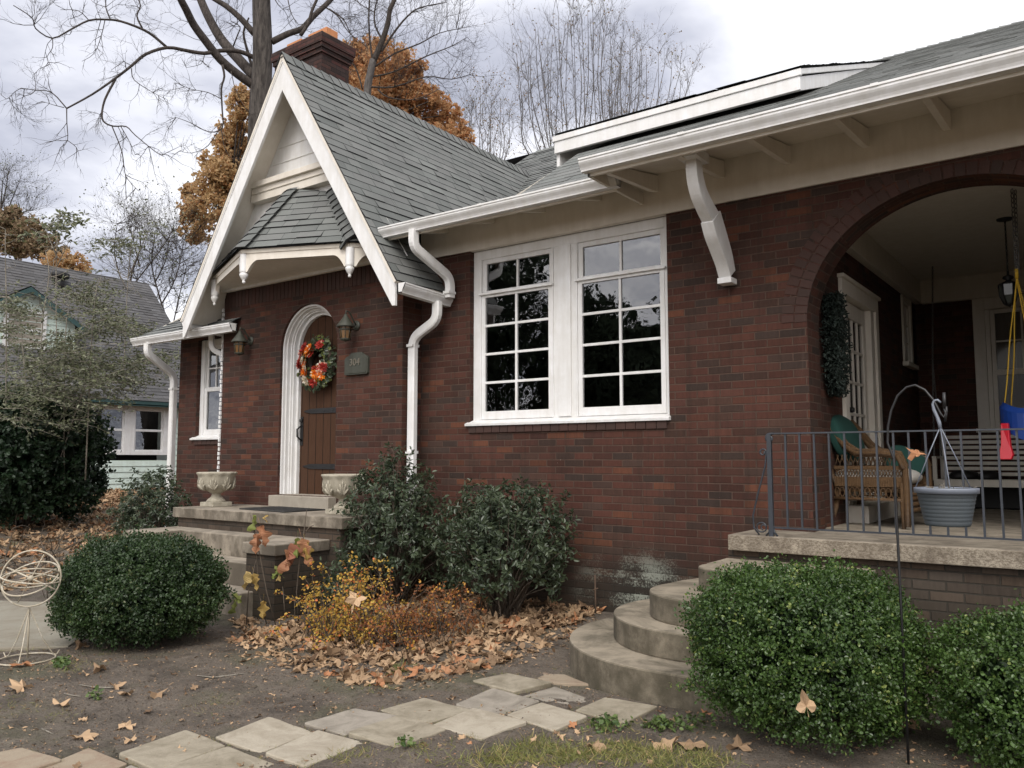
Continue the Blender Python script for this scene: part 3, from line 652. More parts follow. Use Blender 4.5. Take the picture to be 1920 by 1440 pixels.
# ------------------------------------------------------------ arched plank front door
fdr = thing('front_door', None, None); fdr.parent = H; fdr.location = Vector((DX, YB+.1, DZ0))-Vector(H.location)
def archring(mb, r0, r1, y0, y1):
    n = 24
    P = [(-r0, DZ0)] + [(-r0*math.cos(math.pi*i/n), DZ+r0*math.sin(math.pi*i/n)) for i in range(n+1)] + [(r0, DZ0)]
    Q = [(-r1, DZ0)] + [(-r1*math.cos(math.pi*i/n), DZ+r1*math.sin(math.pi*i/n)) for i in range(n+1)] + [(r1, DZ0)]
    for i in range(len(P)-1):
        a, b, c, d = P[i], P[i+1], Q[i+1], Q[i]
        mb.poly([(DX+p[0], y0, p[1]) for p in (a, b, c, d)][::-1]); mb.poly([(DX+d[0], y0, d[1]), (DX+c[0], y0, c[1]), (DX+c[0], y1, c[1]), (DX+d[0], y1, d[1])])
mb = MB(); archring(mb, .519, .495, YB+.035, YB+.075); archring(mb, .495, .48, YB+.075, YB+.125); archring(mb, .48, .463, YB+.125, YB+.15); archring(mb, .463, .445, YB+.15, YB+.20); archring(mb, .445, .41, YB+.20, YB+.26)
mb.build('door_frame', 'white_paint', fdr)
mb = MB(); n = 24
mb.poly([(DX+.43, YB+.245, DZ0), (DX+.43, YB+.245, DZ)] + [(DX+.43*math.cos(math.pi*i/n), YB+.245, DZ+.43*math.sin(math.pi*i/n)) for i in range(1, n)] + [(DX-.43, YB+.245, DZ), (DX-.43, YB+.245, DZ0)])
mb.build('door_leaf', 'door_wood', fdr)
for zc in (1.40, 2.085):
    mb = MB(); V = [(-.30, zc-.012), (-.34, zc), (-.30, zc+.012), (-.2, zc+.03), (.42, zc+.034), (.42, zc-.034), (-.2, zc-.03)]
    mb.prism([(DX+a, YB+.233, c) for a, c in V], (0, .012, 0)); 
    for k in range(4): mb.lathe([(0.0, 0), (.012, 0.0)], (DX-.1+k*.15, YB+.23, zc), 6)
    mb.build('strap_hinge', 'hook_black', fdr)
mb = MB(); mb.box(DX-.40, DX-.35, YB+.235, YB+.245, 1.66, 2.02); mb.tube([(DX-.375, YB+.235, 1.72), (DX-.375, YB+.17, 1.77), (DX-.375, YB+.165, 1.86), (DX-.375, YB+.235, 1.91)], .011, 8)
mb.lathe([(0.02, -.02), (.024, 0), (.02, .02)], (DX-.375, YB+.225, 1.97), 10); mb.build('door_handle', 'hook_black', fdr)
mb = MB(); mb.box(DX-.535, DX+.55, YB-.12, YB+.05, 0.915, 1.052); mb.box(DX-.515, DX+.53, YB+.05, YB+.27, .915, 1.06); mb.build('threshold', 'concrete_clean', fdr, bevel=.008)

# ------------------------------------------------------------ shingles
def clip(poly, n, d):
    out = []
    for i in range(len(poly)):
        a, b = poly[i], poly[(i+1) % len(poly)]; da = a[0]*n[0]+a[1]*n[1]-d; db = b[0]*n[0]+b[1]*n[1]-d
        if da >= 0: out.append(a)
        if (da >= 0) != (db >= 0): t_ = da/(da-db); out.append((a[0]+(b[0]-a[0])*t_, a[1]+(b[1]-a[1])*t_))
    return out
def shingles(mb, P, updir, expo=0.135, tab=0.30, lift=0.011, seed=0, off=0.004, under=True, thick=0.05, em=1):
    """P planar polygon in 3D, updir the up-slope direction; lays real overlapping courses of tabs"""
    r = random.Random(seed); P = [Vector(p) for p in P]; o = P[0]
    n = (P[1]-P[0]).cross(P[2]-P[0]).normalized()
    if n.z < 0: n = -n
    v = Vector(updir); v -= n*v.dot(n); v.normalize(); u = v.cross(n).normalized()
    p2 = [((p-o).dot(u), (p-o).dot(v)) for p in P]
    v0 = min(p[1] for p in p2); v1 = max(p[1] for p in p2)
    k = 0; z = v0-0.001
    while z < v1:
        band = clip(clip(p2, (0, 1), z), (0, -1), -(z+expo+0.012))
        if len(band) >= 3:
            u0 = min(p[0] for p in band); u1 = max(p[0] for p in band); x = u0 - tab*((k % 2)*0.5+0.25*((k//2) % 2)) - r.random()*0.03
            while x < u1:
                w = tab*(1.0 if r.random() > 0.2 else 0.62)*r.uniform(0.94, 1.06)
                q = clip(clip(band, (1, 0), x), (-1, 0), -(x+w-0.004))
                if len(q) >= 3:
                    l = lift*(r.choice((0.55, 0.8, 0.8, 1.35))); tn = (r.random(), r.random()); pts = []
                    for (a, b) in q:
                        h = off + l*(1-min(1, (b-z)/(expo+0.012))) 
                        pts.append(o+u*a+v*b+n*h)
                    mb.poly(pts, 0, tn)
                    lo = [(a, b) for (a, b) in q if abs(b-z) < 1e-4]
                    if len(lo) >= 2:
                        a0, a1 = min(lo)[0], max(lo)[0]; A = o+u*a0+v*z; B = o+u*a1+v*z
                        mb.poly([A, B, B+n*(off+l), A+n*(off+l)], em, tn)
                x += w
        z += expo; k += 1
    if under:
        mb.poly([p - n*0.002 for p in P], 1)
def roof(name, P, up, mat='shingle', parent=None, **kw):
    mb = MB(); shingles(mb, P, up, **kw); return mb.build(name, [mat, 'shingle_edge'], parent or H)
def slab(name, P, thick, mat, parent=None):      # board deck under shingles, flat polygon extruded downwards along its normal
    P = [Vector(p) for p in P]; n = (P[1]-P[0]).cross(P[2]-P[0]).normalized()
    if n.z < 0: n = -n
    mb = MB(); mb.prism([p-n*0.006 for p in P], -n*thick); return mb.build(name, mat, parent or H)
RX, RZ = -7.86, 6.36; G = (RZ-3.33)/1.96
GR = [(RX, -.79, RZ), (-5.90, -.79, 3.33), (-5.90, -0.0, 3.33), (-6.50, 0.0, 4.24), (-7.22, 3.0, 5.36), (RX, 4.43, RZ)]
roof('gable_roof', GR, (-1, 0, G), expo=0.128, tab=0.31, seed=1)
slab('gable_soffit', [GR[0], GR[1], (-5.9, 0, 3.33), (RX, 0, RZ)], 0.03, 'cream_paint')
GL = [(RX, -.79, RZ), (RX, 4.4, RZ), (-9.84, 4.4, 3.30), (-9.84, -.79, 3.30)]
roof('gable_roof', GL, (1, 0, G), expo=0.128, tab=0.31, seed=2)
slab('gable_soffit', [(RX, -.79, RZ), (RX, .1, RZ), (-9.84, .1, 3.30), (-9.84, -.79, 3.30)], 0.03, 'cream_paint')
mb = MB()      # ridge caps
y = -.80; k = 0
while y < 4.3:
    for s in (1, -1):
        a = Vector((RX, 0, RZ+.012)); b = a+Vector((s*.115, 0, -.115*G))
        l0, l1 = .022, .006
        P = [Vector((RX, y, RZ+.016+l0)), Vector((RX+s*.10, y, RZ+.016-.10*G+l0*1.3)), Vector((RX+s*.10, y+.16, RZ+.016-.10*G+l1)), Vector((RX, y+.16, RZ+.016+l1))]
        mb.poly(P if s > 0 else P[::-1], 0, (random.random(), random.random()))
        mb.poly([P[0], P[1], P[1]-Vector((0, 0, .02)), P[0]-Vector((0, 0, .02))], 1)
    y += .15
mb.build('ridge_cap', ['shingle', 'shingle_edge'], H)
# main roof: low front part, steeper rear part, porch part
roof('main_roof', [(-7.4, -.60, 3.965), (-4.55, -.60, 3.965), (-4.55, 3.0, 5.36), (-7.4, 3.0, 5.36)], (0, 1, .37), seed=3)
roof('main_roof', [(-8.9, 3.0, 5.36), (-4.3, 3.0, 5.36), (-4.3, 6.0, 7.45), (-8.9, 6.0, 7.45)], (0, 1, .7), seed=4)
pz = lambda y: 4.005+.493*(y+1.0)
roof('porch_roof', [(-3.5, -1.0, pz(-1)), (3.6, -1.0, pz(-1)), (3.6, 6.0, pz(6)), (-3.5, 6.0, pz(6))], (0, 1, .493), seed=5, lift=.004, em=0)
roof('porch_roof', [(-4.55, -.60, 3.97), (-3.5, -.60, 3.97), (-3.5, .6, pz(.6)), (-4.55, .6, pz(.6))], (0, 1, .65), seed=6, lift=.005, em=0)
roof('porch_roof', [(-4.55, .6, pz(.6)), (-3.5, .6, pz(.6)), (-3.5, 6.0, pz(6)), (-4.55, 6.0, pz(6))], (0, 1, .493), seed=7, lift=.004, em=0)
roof('rear_roof', [(-11.4, 6.0, 7.45), (3.6, 6.0, 7.45), (3.6, 12, 4.0), (-11.4, 12, 4.0)], (0, -1, .575), expo=.3, tab=.9, seed=8)
mb = MB(); mb.poly([(-3.5, -1.0, pz(-1)-.02), (-3.5, -.6, 4.0), (-3.5, .6, 4.1), (-3.5, .6, pz(.6)-.01)]); mb.poly([(-4.55, -.6, 4.0), (-4.55, 6, 5.3), (-4.55, 6, pz(6)-.01), (-4.55, .6, pz(.6)-.01)]); mb.build('roof_cheek', 'cream_paint', H)
mb = MB(); x = -8.8        # ridge caps of the main ridge
while x < 3.5:
    mb.poly([(x, 5.86, 7.37), (x+.17, 5.86, 7.375), (x+.17, 6.0, 7.47), (x, 6.0, 7.485)], 0, (random.random(), random.random())); mb.poly([(x, 6.0, 7.485), (x+.17, 6, 7.47), (x+.17, 6.14, 7.38), (x, 6.14, 7.39)], 0); x += .15
mb.build('ridge_cap', ['shingle', 'shingle_edge'], H)
# left wing roof
lz = lambda y: 3.24+.55*(y+.5)
roof('wing_roof', [(-11.42, -.52, lz(-.52)), (-9.2, -.52, lz(-.52)), (-9.2, 2.5, lz(2.5)), (-11.42, 2.5, lz(2.5))], (0, 1, .55), seed=9)
roof('wing_roof', [(-11.42, 2.5, lz(2.5)), (-9.2, 2.5, lz(2.5)), (-9.2, 6.0, 7.3), (-11.42, 6.0, 7.3)], (0, 1, .7), seed=19)
mb = MB(); mb.prism([(-11.42, -.5, 3.12), (-11.42, 6, 7.1), (-11.42, 6, 7.27), (-11.42, -.5, 3.22)], (.03, 0, 0)); mb.prism([(-11.40, -.5, 3.12), (-11.40, .02, 3.4), (-9.3, .02, 3.4), (-9.3, -.5, 3.12)], (0, 0, .03)); mb.build('wing_fascia', 'cream_paint', H)
mb = MB(); mb.poly([(-11.08, 0, 3.3), (-11.08, 6, 7.2), (-11.08, 11, 4), (-11.08, 11, 3.3)]); mb.build('wing_gable', 'cream_paint', H)
# low shed roof riding above the main roof
zs = lambda y: 5.07+.42*(y-.58)
roof('shed_roof', [(-4.86, .56, zs(.56)), (-2.13, .56, zs(.56)), (-2.13, 6.0, zs(6.0)), (-4.86, 6.0, zs(6.0))], (0, 1, .42), seed=10)
mb = MB(); mb.box(-4.84, -2.15, .58, .62, 4.86, 4.99); mb.box(-4.855, -2.135, .565, .60, 4.992, 5.055)
mb.prism([(-2.153, .622, 4.865), (-2.153, .622, 5.0), (-2.153, 5.4, zs(5.4)-.06), (-2.153, 5.4, zs(5.4)-.2)], (-.04, 0, 0)); mb.prism([(-2.137, .602, 5.01), (-2.137, .602, 5.065), (-2.137, 5.4, zs(5.4)-.01), (-2.137, 5.4, zs(5.4)-.07)], (-.03, 0, 0))
mb.prism([(-4.837, .622, 4.72), (-4.837, .622, 5.05), (-4.837, 5.4, zs(5.4)-.03), (-4.837, 5.4, zs(5.4)-1.3)], (.04, 0, 0))
mb.build('shed_fascia', 'white_paint', H, bevel=.004)

# ------------------------------------------------------------ rakes, cornice, gable panel
mb = MB(); s_, c_ = G/math.hypot(1, G), 1/math.hypot(1, G)
def rake(sgn, xe):
    ze = 3.33
    top0 = Vector((RX, 0, RZ-.012)); top1 = Vector((RX+sgn*1.93, 0, RZ-1.93*G-.012)); W = .235/c_
    a = [top0, top1, Vector((RX+sgn*1.93, 0, 3.075)), Vector((RX+sgn*1.89, 0, 3.075)), Vector((RX, 0, RZ-.012-W))]
    a = [Vector((p.x, -.775, p.z)) for p in a]
    mb.prism(a if sgn < 0 else a, (0, .035, 0))
    b = [Vector((p.x, -.785, p.z)) for p in (top0, top1, top1-Vector((0, 0, .085)), top0-Vector((0, 0, .085)))]
    mb.prism(b, (0, .012, 0))
rake(1, 0); mb.build('rake_board', 'white_paint', H, bevel=.003)
mb = MB(); rake(-1, 0); mb.build('rake_board', 'white_paint', H, bevel=.003)
mb = MB()     # boarded triangular panel set back under the rakes
mb.poly([(RX-1.75, -.40, 3.7), (RX+1.75, -.40, 3.7), (RX, -.40, RZ-.1)])
for z in (5.02, 5.22, 5.42): mb.box(RX-(RZ-z)/G+.08, RX+(RZ-z)/G-.08, -.412, -.4, z, z+.012)
mb.build('gable_panel', 'white_paint', H)
mb = MB(); mb.lathe([(0.0, 0), (.022, 0)], (0, 0, 0), 12)
hv = mb; mb = MB()
for (x, z) in ((-7.36, 5.36), (-7.22, 5.14)): mb = MB(); mb.prism([(x+.022*math.cos(a), -.404, z+.03*math.sin(a)) for a in [i*math.pi/6 for i in range(12)]], (0, -.004, 0)); mb.build('vent_hole', 'black_goods', H)
mb = MB(); hw = lambda z: (RZ-z)/G-.05
mb.box(RX-hw(4.95), RX+hw(4.95), -.56, -.40, 4.93, 5.0); mb.box(RX-hw(4.9), RX+hw(4.9), -.52, -.4, 4.86, 4.93); mb.box(RX-hw(4.85), RX+hw(4.85), -.505, -.4, 4.76, 4.86)
mb.build('cornice', 'cream_paint', H, bevel=.004)

# ------------------------------------------------------------ prow-shaped entry canopy
cn = thing('entry_canopy', None, None); cn.parent = H; cn.location = Vector((RX, -.8, 3.8))-Vector(H.location)
E0 = Vector((RX-1.62, -.62, 3.87)); E1 = Vector((RX-.06, -1.27, 3.87)); E2 = Vector((RX+1.19, -.75, 3.87)); E3 = Vector((RX+1.62, -.38, 3.87))
T0 = Vector((RX-1.05, -.42, 4.76)); T1 = Vector((RX-.10, -.52, 4.78)); T2 = Vector((RX+.47, -.50, 4.78)); T3 = Vector((RX+1.05, -.41, 4.7))
mb = MB()
for k in range(3):
    P = ([E0, E1, T1, T0], [E1, E2, T2, T1], [E2, E3, T3, T2])[k]
    P = [Vector(p) for p in P]; j, q = ((2, 3) if k == 0 else (3, 2)); n = (P[1]-P[0]).cross(P[j]-P[0]); up = n.cross(P[1]-P[0])
    if up.z < 0: up = -up
    nn = n.normalized(); P[q] = P[q]-nn*(P[q]-P[0]).dot(nn)
    if k == 1: T2 = P[2].copy()
    shingles(mb, P, up, expo=.118, tab=.30, lift=.014, seed=30+k)
def hip(a, b, w):
    d = (b-a); L = d.length; d.normalize(); k = 0; z = 0
    sd = d.cross(Vector((0, -1, 0.3))).normalized(); out = Vector((0, -1, .35)).normalized()
    while z < L-.02:
        p = a+d*z; q = a+d*min(L, z+.15)
        c0 = p+out*.045; c1 = q+out*.022
        for s in (1, -1):
            Q = [c0, p+sd*s*w+out*.012, q+sd*s*w+out*.0, c1]; mb.poly(Q, 0, (random.random()*.4, random.random())); mb.poly([c0, p+sd*s*w+out*.012, p+sd*s*w-out*.004, p+out*.01], 1)
        z += .125
hip(E1, T1, .13); hip(E2, T2, .13)
mb.build('canopy_roof', ['shingle', 'shingle_edge'], cn)
def fboard(name, A, B, mat='cream_paint'):        # fascia with concave ends dropping to the pendants
    A = Vector(A); B = Vector(B); L = (B-A).length; d = (B-A).normalized(); nrm = Vector((d.y, -d.x, 0))
    def prof(s):
        e = min(s, L-s); 
        if e < .07: return .26
        if e < .20: q = (e-.07)/.13; return .26-.135*math.sin(q*math.pi/2)**0.8
        return .125+.0*s
    n = 60; V = []; F = []
    for i in range(n+1):
        s = L*i/n; p = A+d*s; zz = prof(s)
        for off in (0, -.045): V += [p+nrm*off+Vector((0, 0, -.02)), p+nrm*off+Vector((0, 0, -zz))]
    for i in range(n):
        a = i*4; b = a+4
        F += [(a, a+1, b+1, b), (a+2, b+2, b+3, a+3), (a+1, a+3, b+3, b+1), (a, b, b+2, a+2)]
    m2 = MB(); m2.mesh(V, F); m2.prism([A+Vector((0, 0, -.002))+nrm*.02, B+Vector((0, 0, -.002))+nrm*.02, B+Vector((0, 0, -.045))+nrm*.012, A+Vector((0, 0, -.045))+nrm*.012], nrm*-.05)
    m2.build(name, mat, cn)
fboard('canopy_fascia', E0+Vector((.05, .05, 0)), E1+Vector((0, .05, 0))); fboard('canopy_fascia', E1+Vector((0, .05, 0)), E2+Vector((-.03, .05, 0))); fboard('canopy_fascia', E2+Vector((-.03, .05, 0)), E3+Vector((-.05, .1, 0)))
for p in (E0+Vector((.10, .03, 0)), E1+Vector((0, .08, 0)), E2+Vector((-.04, .06, 0))):
    m2 = MB(); m2.lathe([(.0, -.385), (.016, -.38), (.02, -.36), (.012, -.35), (.028, -.335), (.046, -.30), (.05, -.275), (.038, -.265), (.05, -.255), (.05, -.24), (.05, -.05)], (p.x, p.y, p.z), 14)
    m2.build('pendant', 'white_paint', cn)
mb = MB(); mb.poly([E0+Vector((.06, .06, -.13)), E1+Vector((0, .06, -.13)), E2+Vector((-.04, .06, -.13)), E3+Vector((-.04, .1, -.13)), Vector((RX+1.6, YB, 3.73)), Vector((RX-1.7, YB, 3.73))][::-1]); mb.build('canopy_soffit', 'cream_paint', cn)
# frieze of the bay under the gable sides
mb = MB(); mb.box(-9.6, -6.25, YB-.02, YB+.05, 3.715, 3.80); mb.poly([(RX-1.62, -.395, 3.73), (RX+1.62, -.395, 3.73), (RX+.98, -.395, 4.77), (RX-.98, -.395, 4.77)]); mb.build('bay_frieze', 'cream_paint', H)

# ------------------------------------------------------------ eaves
mb = MB(); mb.box(-6.27, 3.2, -.022, .05, 3.745, 4.15); mb.build('frieze_board', 'cream_paint', H)
mb = MB()      # sloping boarded soffit, main part and porch part
mb.prism([(-6.35, -.58, 3.93), (-3.45, -.58, 3.93), (-3.45, .0, 4.13), (-6.35, .0, 4.13)], (0, 0, .02))
mb.prism([(-3.45, -.98, 3.95), (3.5, -.98, 3.95), (3.5, .0, 4.13), (-3.45, .0, 4.13)], (0, 0, .02))
mb.build('eave_soffit', 'cream_paint', H)
for x in (-3.34, -2.70, -2.12, -1.50, -.92, -.32, .28, .9):
    mb = MB(); mb.prism([(x, -.93, 3.88), (x, -.93, 3.955), (x, -.0, 4.12), (x, -.0, 3.97), (x, -.12, 3.945)], (.05, 0, 0)); mb.build('rafter_tail', 'cream_paint', H, bevel=.003)
for x in (-5.9, -5.25, -4.6, -3.95):
    mb = MB(); mb.prism([(x, -.52, 3.88), (x, -.52, 3.94), (x, -.0, 4.12), (x, -.0, 4.0)], (.05, 0, 0)); mb.build('rafter_tail', 'cream_paint', H, bevel=.003)
mb = MB(); mb.box(-6.30, -3.42, -.585, -.555, 3.85, 3.965); mb.box(-3.48, 3.5, -.985, -.955, 3.87, 4.0); mb.box(-3.48, -3.45, -.985, -.02, 3.87, 3.99); mb.build('eave_fascia', 'cream_paint', H, bevel=.003)
def gutter(P0, P1, out, name='gutter', depth=.12, h=.105, mat='white_paint'):
    P0 = Vector(P0); P1 = Vector(P1); out = Vector(out)
    pr = [(0, h), (0, 0), (.6*depth, 0), (.62*depth, .012), (.70*depth, .03), (.86*depth, .055), (.93*depth, .07), (.93*depth, .085), (depth, .09), (depth, h), (.93*depth, h), (.93*depth, .095), (.88*depth, .09), (.66*depth, .04), (.58*depth, .012), (.02, .012), (.015, h)]
    V = [p+out*a+Vector((0, 0, b)) for p in (P0, P1) for a, b in pr]; n = len(pr)
    m = MB(); m.mesh(V, [tuple(range(n-1, -1, -1)), tuple(range(n, 2*n))] + [(i, (i+1) % n, n+(i+1) % n, n+i) for i in range(n)])
    full = [P+out*a+Vector((0, 0, b)) for P in (P0,) for a, b in pr[:10]]; m.poly(full); full = [P1+out*a+Vector((0, 0, b)) for a, b in pr[:10]]; m.poly(full[::-1])
    return m.build(name, mat, H)
gutter((-6.27, -.585, 3.865), (-3.38, -.585, 3.865), (0, -1, 0))
gutter((-3.50, -.985, 3.895), (3.5, -.985, 3.895), (0, -1, 0))
gutter((-11.38, -.50, 3.115), (-9.0, -.50, 3.115), (0, -1, 0))
gutter((-5.91, -.765, 3.20), (-5.91, .0, 3.165), (1, 0, 0))
gutter((-9.83, -.70, 3.20), (-9.83, -.02, 3.18), (-1, 0, 0))
# knee brace under the porch eave
mb = MB()
def smooth(P, k=5):
    out = []
    for i in range(len(P)-1):
        p0, p1, p2, p3 = P[max(i-1, 0)], P[i], P[i+1], P[min(i+2, len(P)-1)]
        for s in range(k):
            t_ = s/k; out.append(tuple(.5*(2*p1[q]+(p2[q]-p0[q])*t_+(2*p0[q]-5*p1[q]+4*p2[q]-p3[q])*t_*t_+(3*p1[q]-p0[q]-3*p2[q]+p3[q])*t_**3) for q in (0, 1)))
    return out+[P[-1]]
def curved(O, I, x0, x1):
    O = smooth(O); I = smooth(I); n = len(O); V = []
    for (p, q) in zip(O, I): V += [(x0, *p), (x1, *p), (x1, *q), (x0, *q)]
    F = [(0, 1, 2, 3), ((n-1)*4+3, (n-1)*4+2, (n-1)*4+1, (n-1)*4)] + [(k*4+e, (k+1)*4+e, (k+1)*4+(e+1) % 4, k*4+(e+1) % 4) for k in range(n-1) for e in range(4)]
    mb.mesh(V, F)
curved([(-.80, 3.90), (-.79, 3.76), (-.72, 3.62), (-.60, 3.52), (-.47, 3.44)], [(-.68, 3.90), (-.665, 3.80), (-.60, 3.70), (-.48, 3.62), (-.36, 3.56)], -2.675, -2.58)
curved([(-.50, 3.445), (-.43, 3.34), (-.32, 3.24), (-.21, 3.14), (-.14, 3.045)], [(-.335, 3.575), (-.25, 3.47), (-.17, 3.37), (-.09, 3.26), (-.025, 3.12)], -2.682, -2.573)
mb.box(-2.69, -2.565, -.155, -.02, 2.995, 3.045); mb.box(-2.71, -2.545, -.88, -.62, 3.89, 3.975)
mb.build('eave_bracket', 'white_paint', H, bevel=.004)
# downspouts
def spout(pts, w=.075, h=.10, name='downspout', mat='white_paint', rnd=5):
    P = [Vector(p) for p in pts]; out = [P[0]]
    for i in range(1, len(P)-1):
        a, b, c = P[i-1], P[i], P[i+1]; d1 = (b-a); d2 = (c-b); r = min(.11, d1.length*.45, d2.length*.45)
        s0 = b-d1.normalized()*r; s1 = b+d2.normalized()*r
        for k in range(rnd+1): t_ = k/rnd; out.append((s0.lerp(b, t_)).lerp(b.lerp(s1, t_), t_))
    out.append(P[-1])
    m = MB(); V = []
    hd = (P[2]-P[1]) if len(P) > 2 else Vector((1, 0, 0)); hd.z = 0
    if hd.length < .02: hd = Vector((1, 0, 0))
    hd.normalize(); sd = Vector((0, 0, 1)).cross(hd)
    for i, p in enumerate(out):
        d = (out[min(i+1, len(out)-1)]-out[max(i-1, 0)]).normalized(); u = sd.cross(d).normalized()
        b_ = .2
        for (a, b) in ((-1, -.7), (-.7, -1), (.7, -1), (1, -.7), (1, .7), (.7, 1), (-.7, 1), (-1, .7)): V.append(p+sd*(w/2*a)+u*(h/2*b))
    F = [(i*8+k, i*8+(k+1) % 8, (i+1)*8+(k+1) % 8, (i+1)*8+k) for i in range(len(out)-1) for k in range(8)] + [tuple(range(7, -1, -1)), tuple(range((len(out)-1)*8, len(out)*8))]
    m.mesh(V, F); o = m.build(name, mat, H, bevel=0); return o
spout([(-5.80, -.64, 3.88), (-5.80, -.64, 3.70), (-5.76, -.10, 3.46), (-5.76, -.10, 3.24)])
spout([(-5.84, -.22, 3.19), (-5.84, -.22, 2.99), (-6.19, -.22, 2.82), (-6.19, -.22, 0.62), (-6.12, -.5, 0.25), (-6.05, -.75, .2)])
spout([(-11.0, -.56, 3.12), (-11.0, -.56, 2.98), (-11.13, -.06, 2.72), (-11.13, -.06, .05)])
spout([(-9.86, -.30, 3.19), (-9.86, -.30, 2.98), (-9.64, -.16, 2.86), (-9.62, -.12, 2.80), (-9.62, -.12, .3)], .05, .07)
def strap(x, y, z, w=.09, h=.115):
    m = MB(); m.box(x-w/2, x+w/2, y-h/2, y+h/2, z, z+.03); m.build('downspout_strap', 'white_paint', H, bevel=.002)
strap(-6.19, -.22, 2.72); strap(-6.19, -.22, 1.55); strap(-5.76, -.11, 3.28); strap(-11.13, -.06, 2.5); strap(-11.13, -.06, 1.2)
for x in (-4.9, -2.6, -1.2, .2): 
    yy = -.585 if x < -3.5 else -.985; zz_ = 3.865 if x < -3.5 else 3.895
    m = MB(); m.box(x, x+.05, yy-.124, yy-.118, zz_+.088, zz_+.108); m.build('gutter_seam', 'white_paint', H)
# rough white caulk run down the bay corner
mb = MB(); z = 1.0
while z < 3.5:
    mb.box(-9.605, -9.575-.008+.012*random.random(), YB-.012-.012*random.random(), YB+.02, z, z+.045); z += .06
mb.build('paint_drip', 'white_paint', H)
# small tarnished plate leftovers: string of bits on the corner are part of the paint

# ------------------------------------------------------------ chimney
ch = thing('chimney', None, None); ch.parent = H; ch.location = Vector((-10.5, 1.9, 4.5))-Vector(H.location)
mb = MB(); cx0, cx1, cy0, cy1 = -11.10, -9.97, 1.60, 2.18
mb.box(cx0, cx1, cy0, cy1, 3.9, 8.1)
for k, (e, z0, z1) in enumerate(((.03, 8.02, 8.095), (.055, 8.095, 8.17), (.075, 8.17, 8.32))): mb.box(cx0-e, cx1+e, cy0-e, cy1+e, z0, z1)
mb.build('stack', 'chimney_brick', ch)
mb = MB(); mb.box(cx0-.05, cx1+.05, cy0-.05, cy1+.05, 8.32, 8.345); mb.build('crown', 'concrete_steps', ch)
for (a, b) in ((cx0+.08, cx0+.45), (cx1-.50, cx1-.04)):
    mb = MB(); y0, y1 = cy0+.12, cy1-.22
    for (x0_, x1_, q0, q1) in ((a, b, y0, y0+.03), (a, b, y1-.03, y1), (a, a+.03, y0+.03, y1-.03), (b-.03, b, y0+.03, y1-.03)): mb.box(x0_, x1_, q0, q1, 8.345, 8.52)
    mb.build('flue', 'clay', ch, bevel=.006)
# ============================================================ STEPS
st = thing('entry_steps', 'wide concrete front steps with brick cheek walls leading up to the arched plank door', 'steps', (-7.7, -1.2, 0))
mb = MB(); mb.box(-9.17, -6.2, -1.20, YB+.005, .80, .915); mb.build('landing', 'concrete', st, bevel=.008)
mb = MB(); mb.box(-9.11, -6.26, -1.16, YB+.01, -.3, .80)
mb.box(-6.87, -6.43, -1.81, -1.16, -.3, .585); mb.box(-9.08, -8.64, -1.81, -1.16, -.3, .585); mb.build('cheek_wall', 'foundation_brick', st)
mb = MB(); mb.box(-6.90, -6.40, -1.84, -1.165, .585, .69); mb.build('cheek_cap', 'concrete', st, bevel=.01)
mb = MB(); mb.box(-9.115, -8.61, -1.84, -1.165, .585, .69); mb.build('cheek_cap', 'concrete', st, bevel=.01)
for (y, z) in ((-1.42, .69), (-1.68, .46), (-1.95, .23)):
    mb = MB(); mb.box(-8.61 if y > -1.7 else -8.75, -6.90 if y > -1.7 else -6.75, y, -1.165 if y > -1.5 else y+.27, -.2, z-.002); mb.build('step', 'concrete', st, bevel=.012)
rs = thing('round_steps', 'half round concrete steps stacked like a cake at the left end of the porch', 'steps', (-2.45, -.9, 0))
for (z0, z1, r, cx, cy) in ((-.2, .19, 1.08, -2.40, -1.0), (.19, .37, .80, -2.36, -.98), (.37, .55, .48, -2.36, -1.10), (.55, .725, .20, -2.30, -1.06)):
    mb = MB(); n = 48; pts = []
    for i in range(n+1):
        a = math.pi/2*1.0 + math.pi*1.0*i/n      # from +y round by -x to -y
        pts.append((cx+r*math.cos(a), cy+r*math.sin(a)))
    pts = [(cx, -.56)] + [(cx-r*math.sin(math.radians(a)), min(cy+r*math.cos(math.radians(a)), -.02)) for a in range(0, 181, 5)]
    pts = [(p[0], p[1]) for p in pts if not (p[0] > cx-.02 and p[1] > -.5)]
    if r < .3: pts = [(-2.495, -.56), (-2.50, -.75), (-2.502, -.95)] + [(cx-r*math.sin(math.radians(a)), cy+r*math.cos(math.radians(a))) for a in range(70, 181, 10)]
    elif r < .6: pts = [(-2.495, -.30), (-2.72, -.45), (-2.80, -.75)] + [(cx-r*math.sin(math.radians(a)), cy+r*math.cos(math.radians(a))) for a in range(75, 181, 5)]
    else: pts = [(-2.495, -.02)] + [q for q in [(cx-r*math.sin(math.radians(a)), cy+r*math.cos(math.radians(a))) for a in range(20, 181, 4)] if q[1] < -.02]
    pts += [(cx+.5, pts[-1][1]+.0), (cx+.9, pts[-1][1]+.25 if r > .3 else pts[-1][1]+.05), (cx+.9, -.56), (-2.495, -.56)]
    # tidy order: keep as a simple ring
    ring_ = []
    for p in pts:
        if not ring_ or math.hypot(p[0]-ring_[-1][0], p[1]-ring_[-1][1]) > .004: ring_.append(p)
    mb.prism([(x, y, z0) for x, y in ring_], (0, 0, z1-z0)); mb.build('step', 'concrete_steps', rs, bevel=.012)
mb = MB()
stake = mb.tube([(-3.96, -.10, 0), (-3.97, -.09, .42)], .008, 6); mb.tube([(-3.99, -.1, .28), (-3.94, -.09, .30)], .007, 5)
setp(mb.build('garden_stake', 'rust_iron'), 'thin rusty metal stake standing in leaves against the brick wall', 'stake')

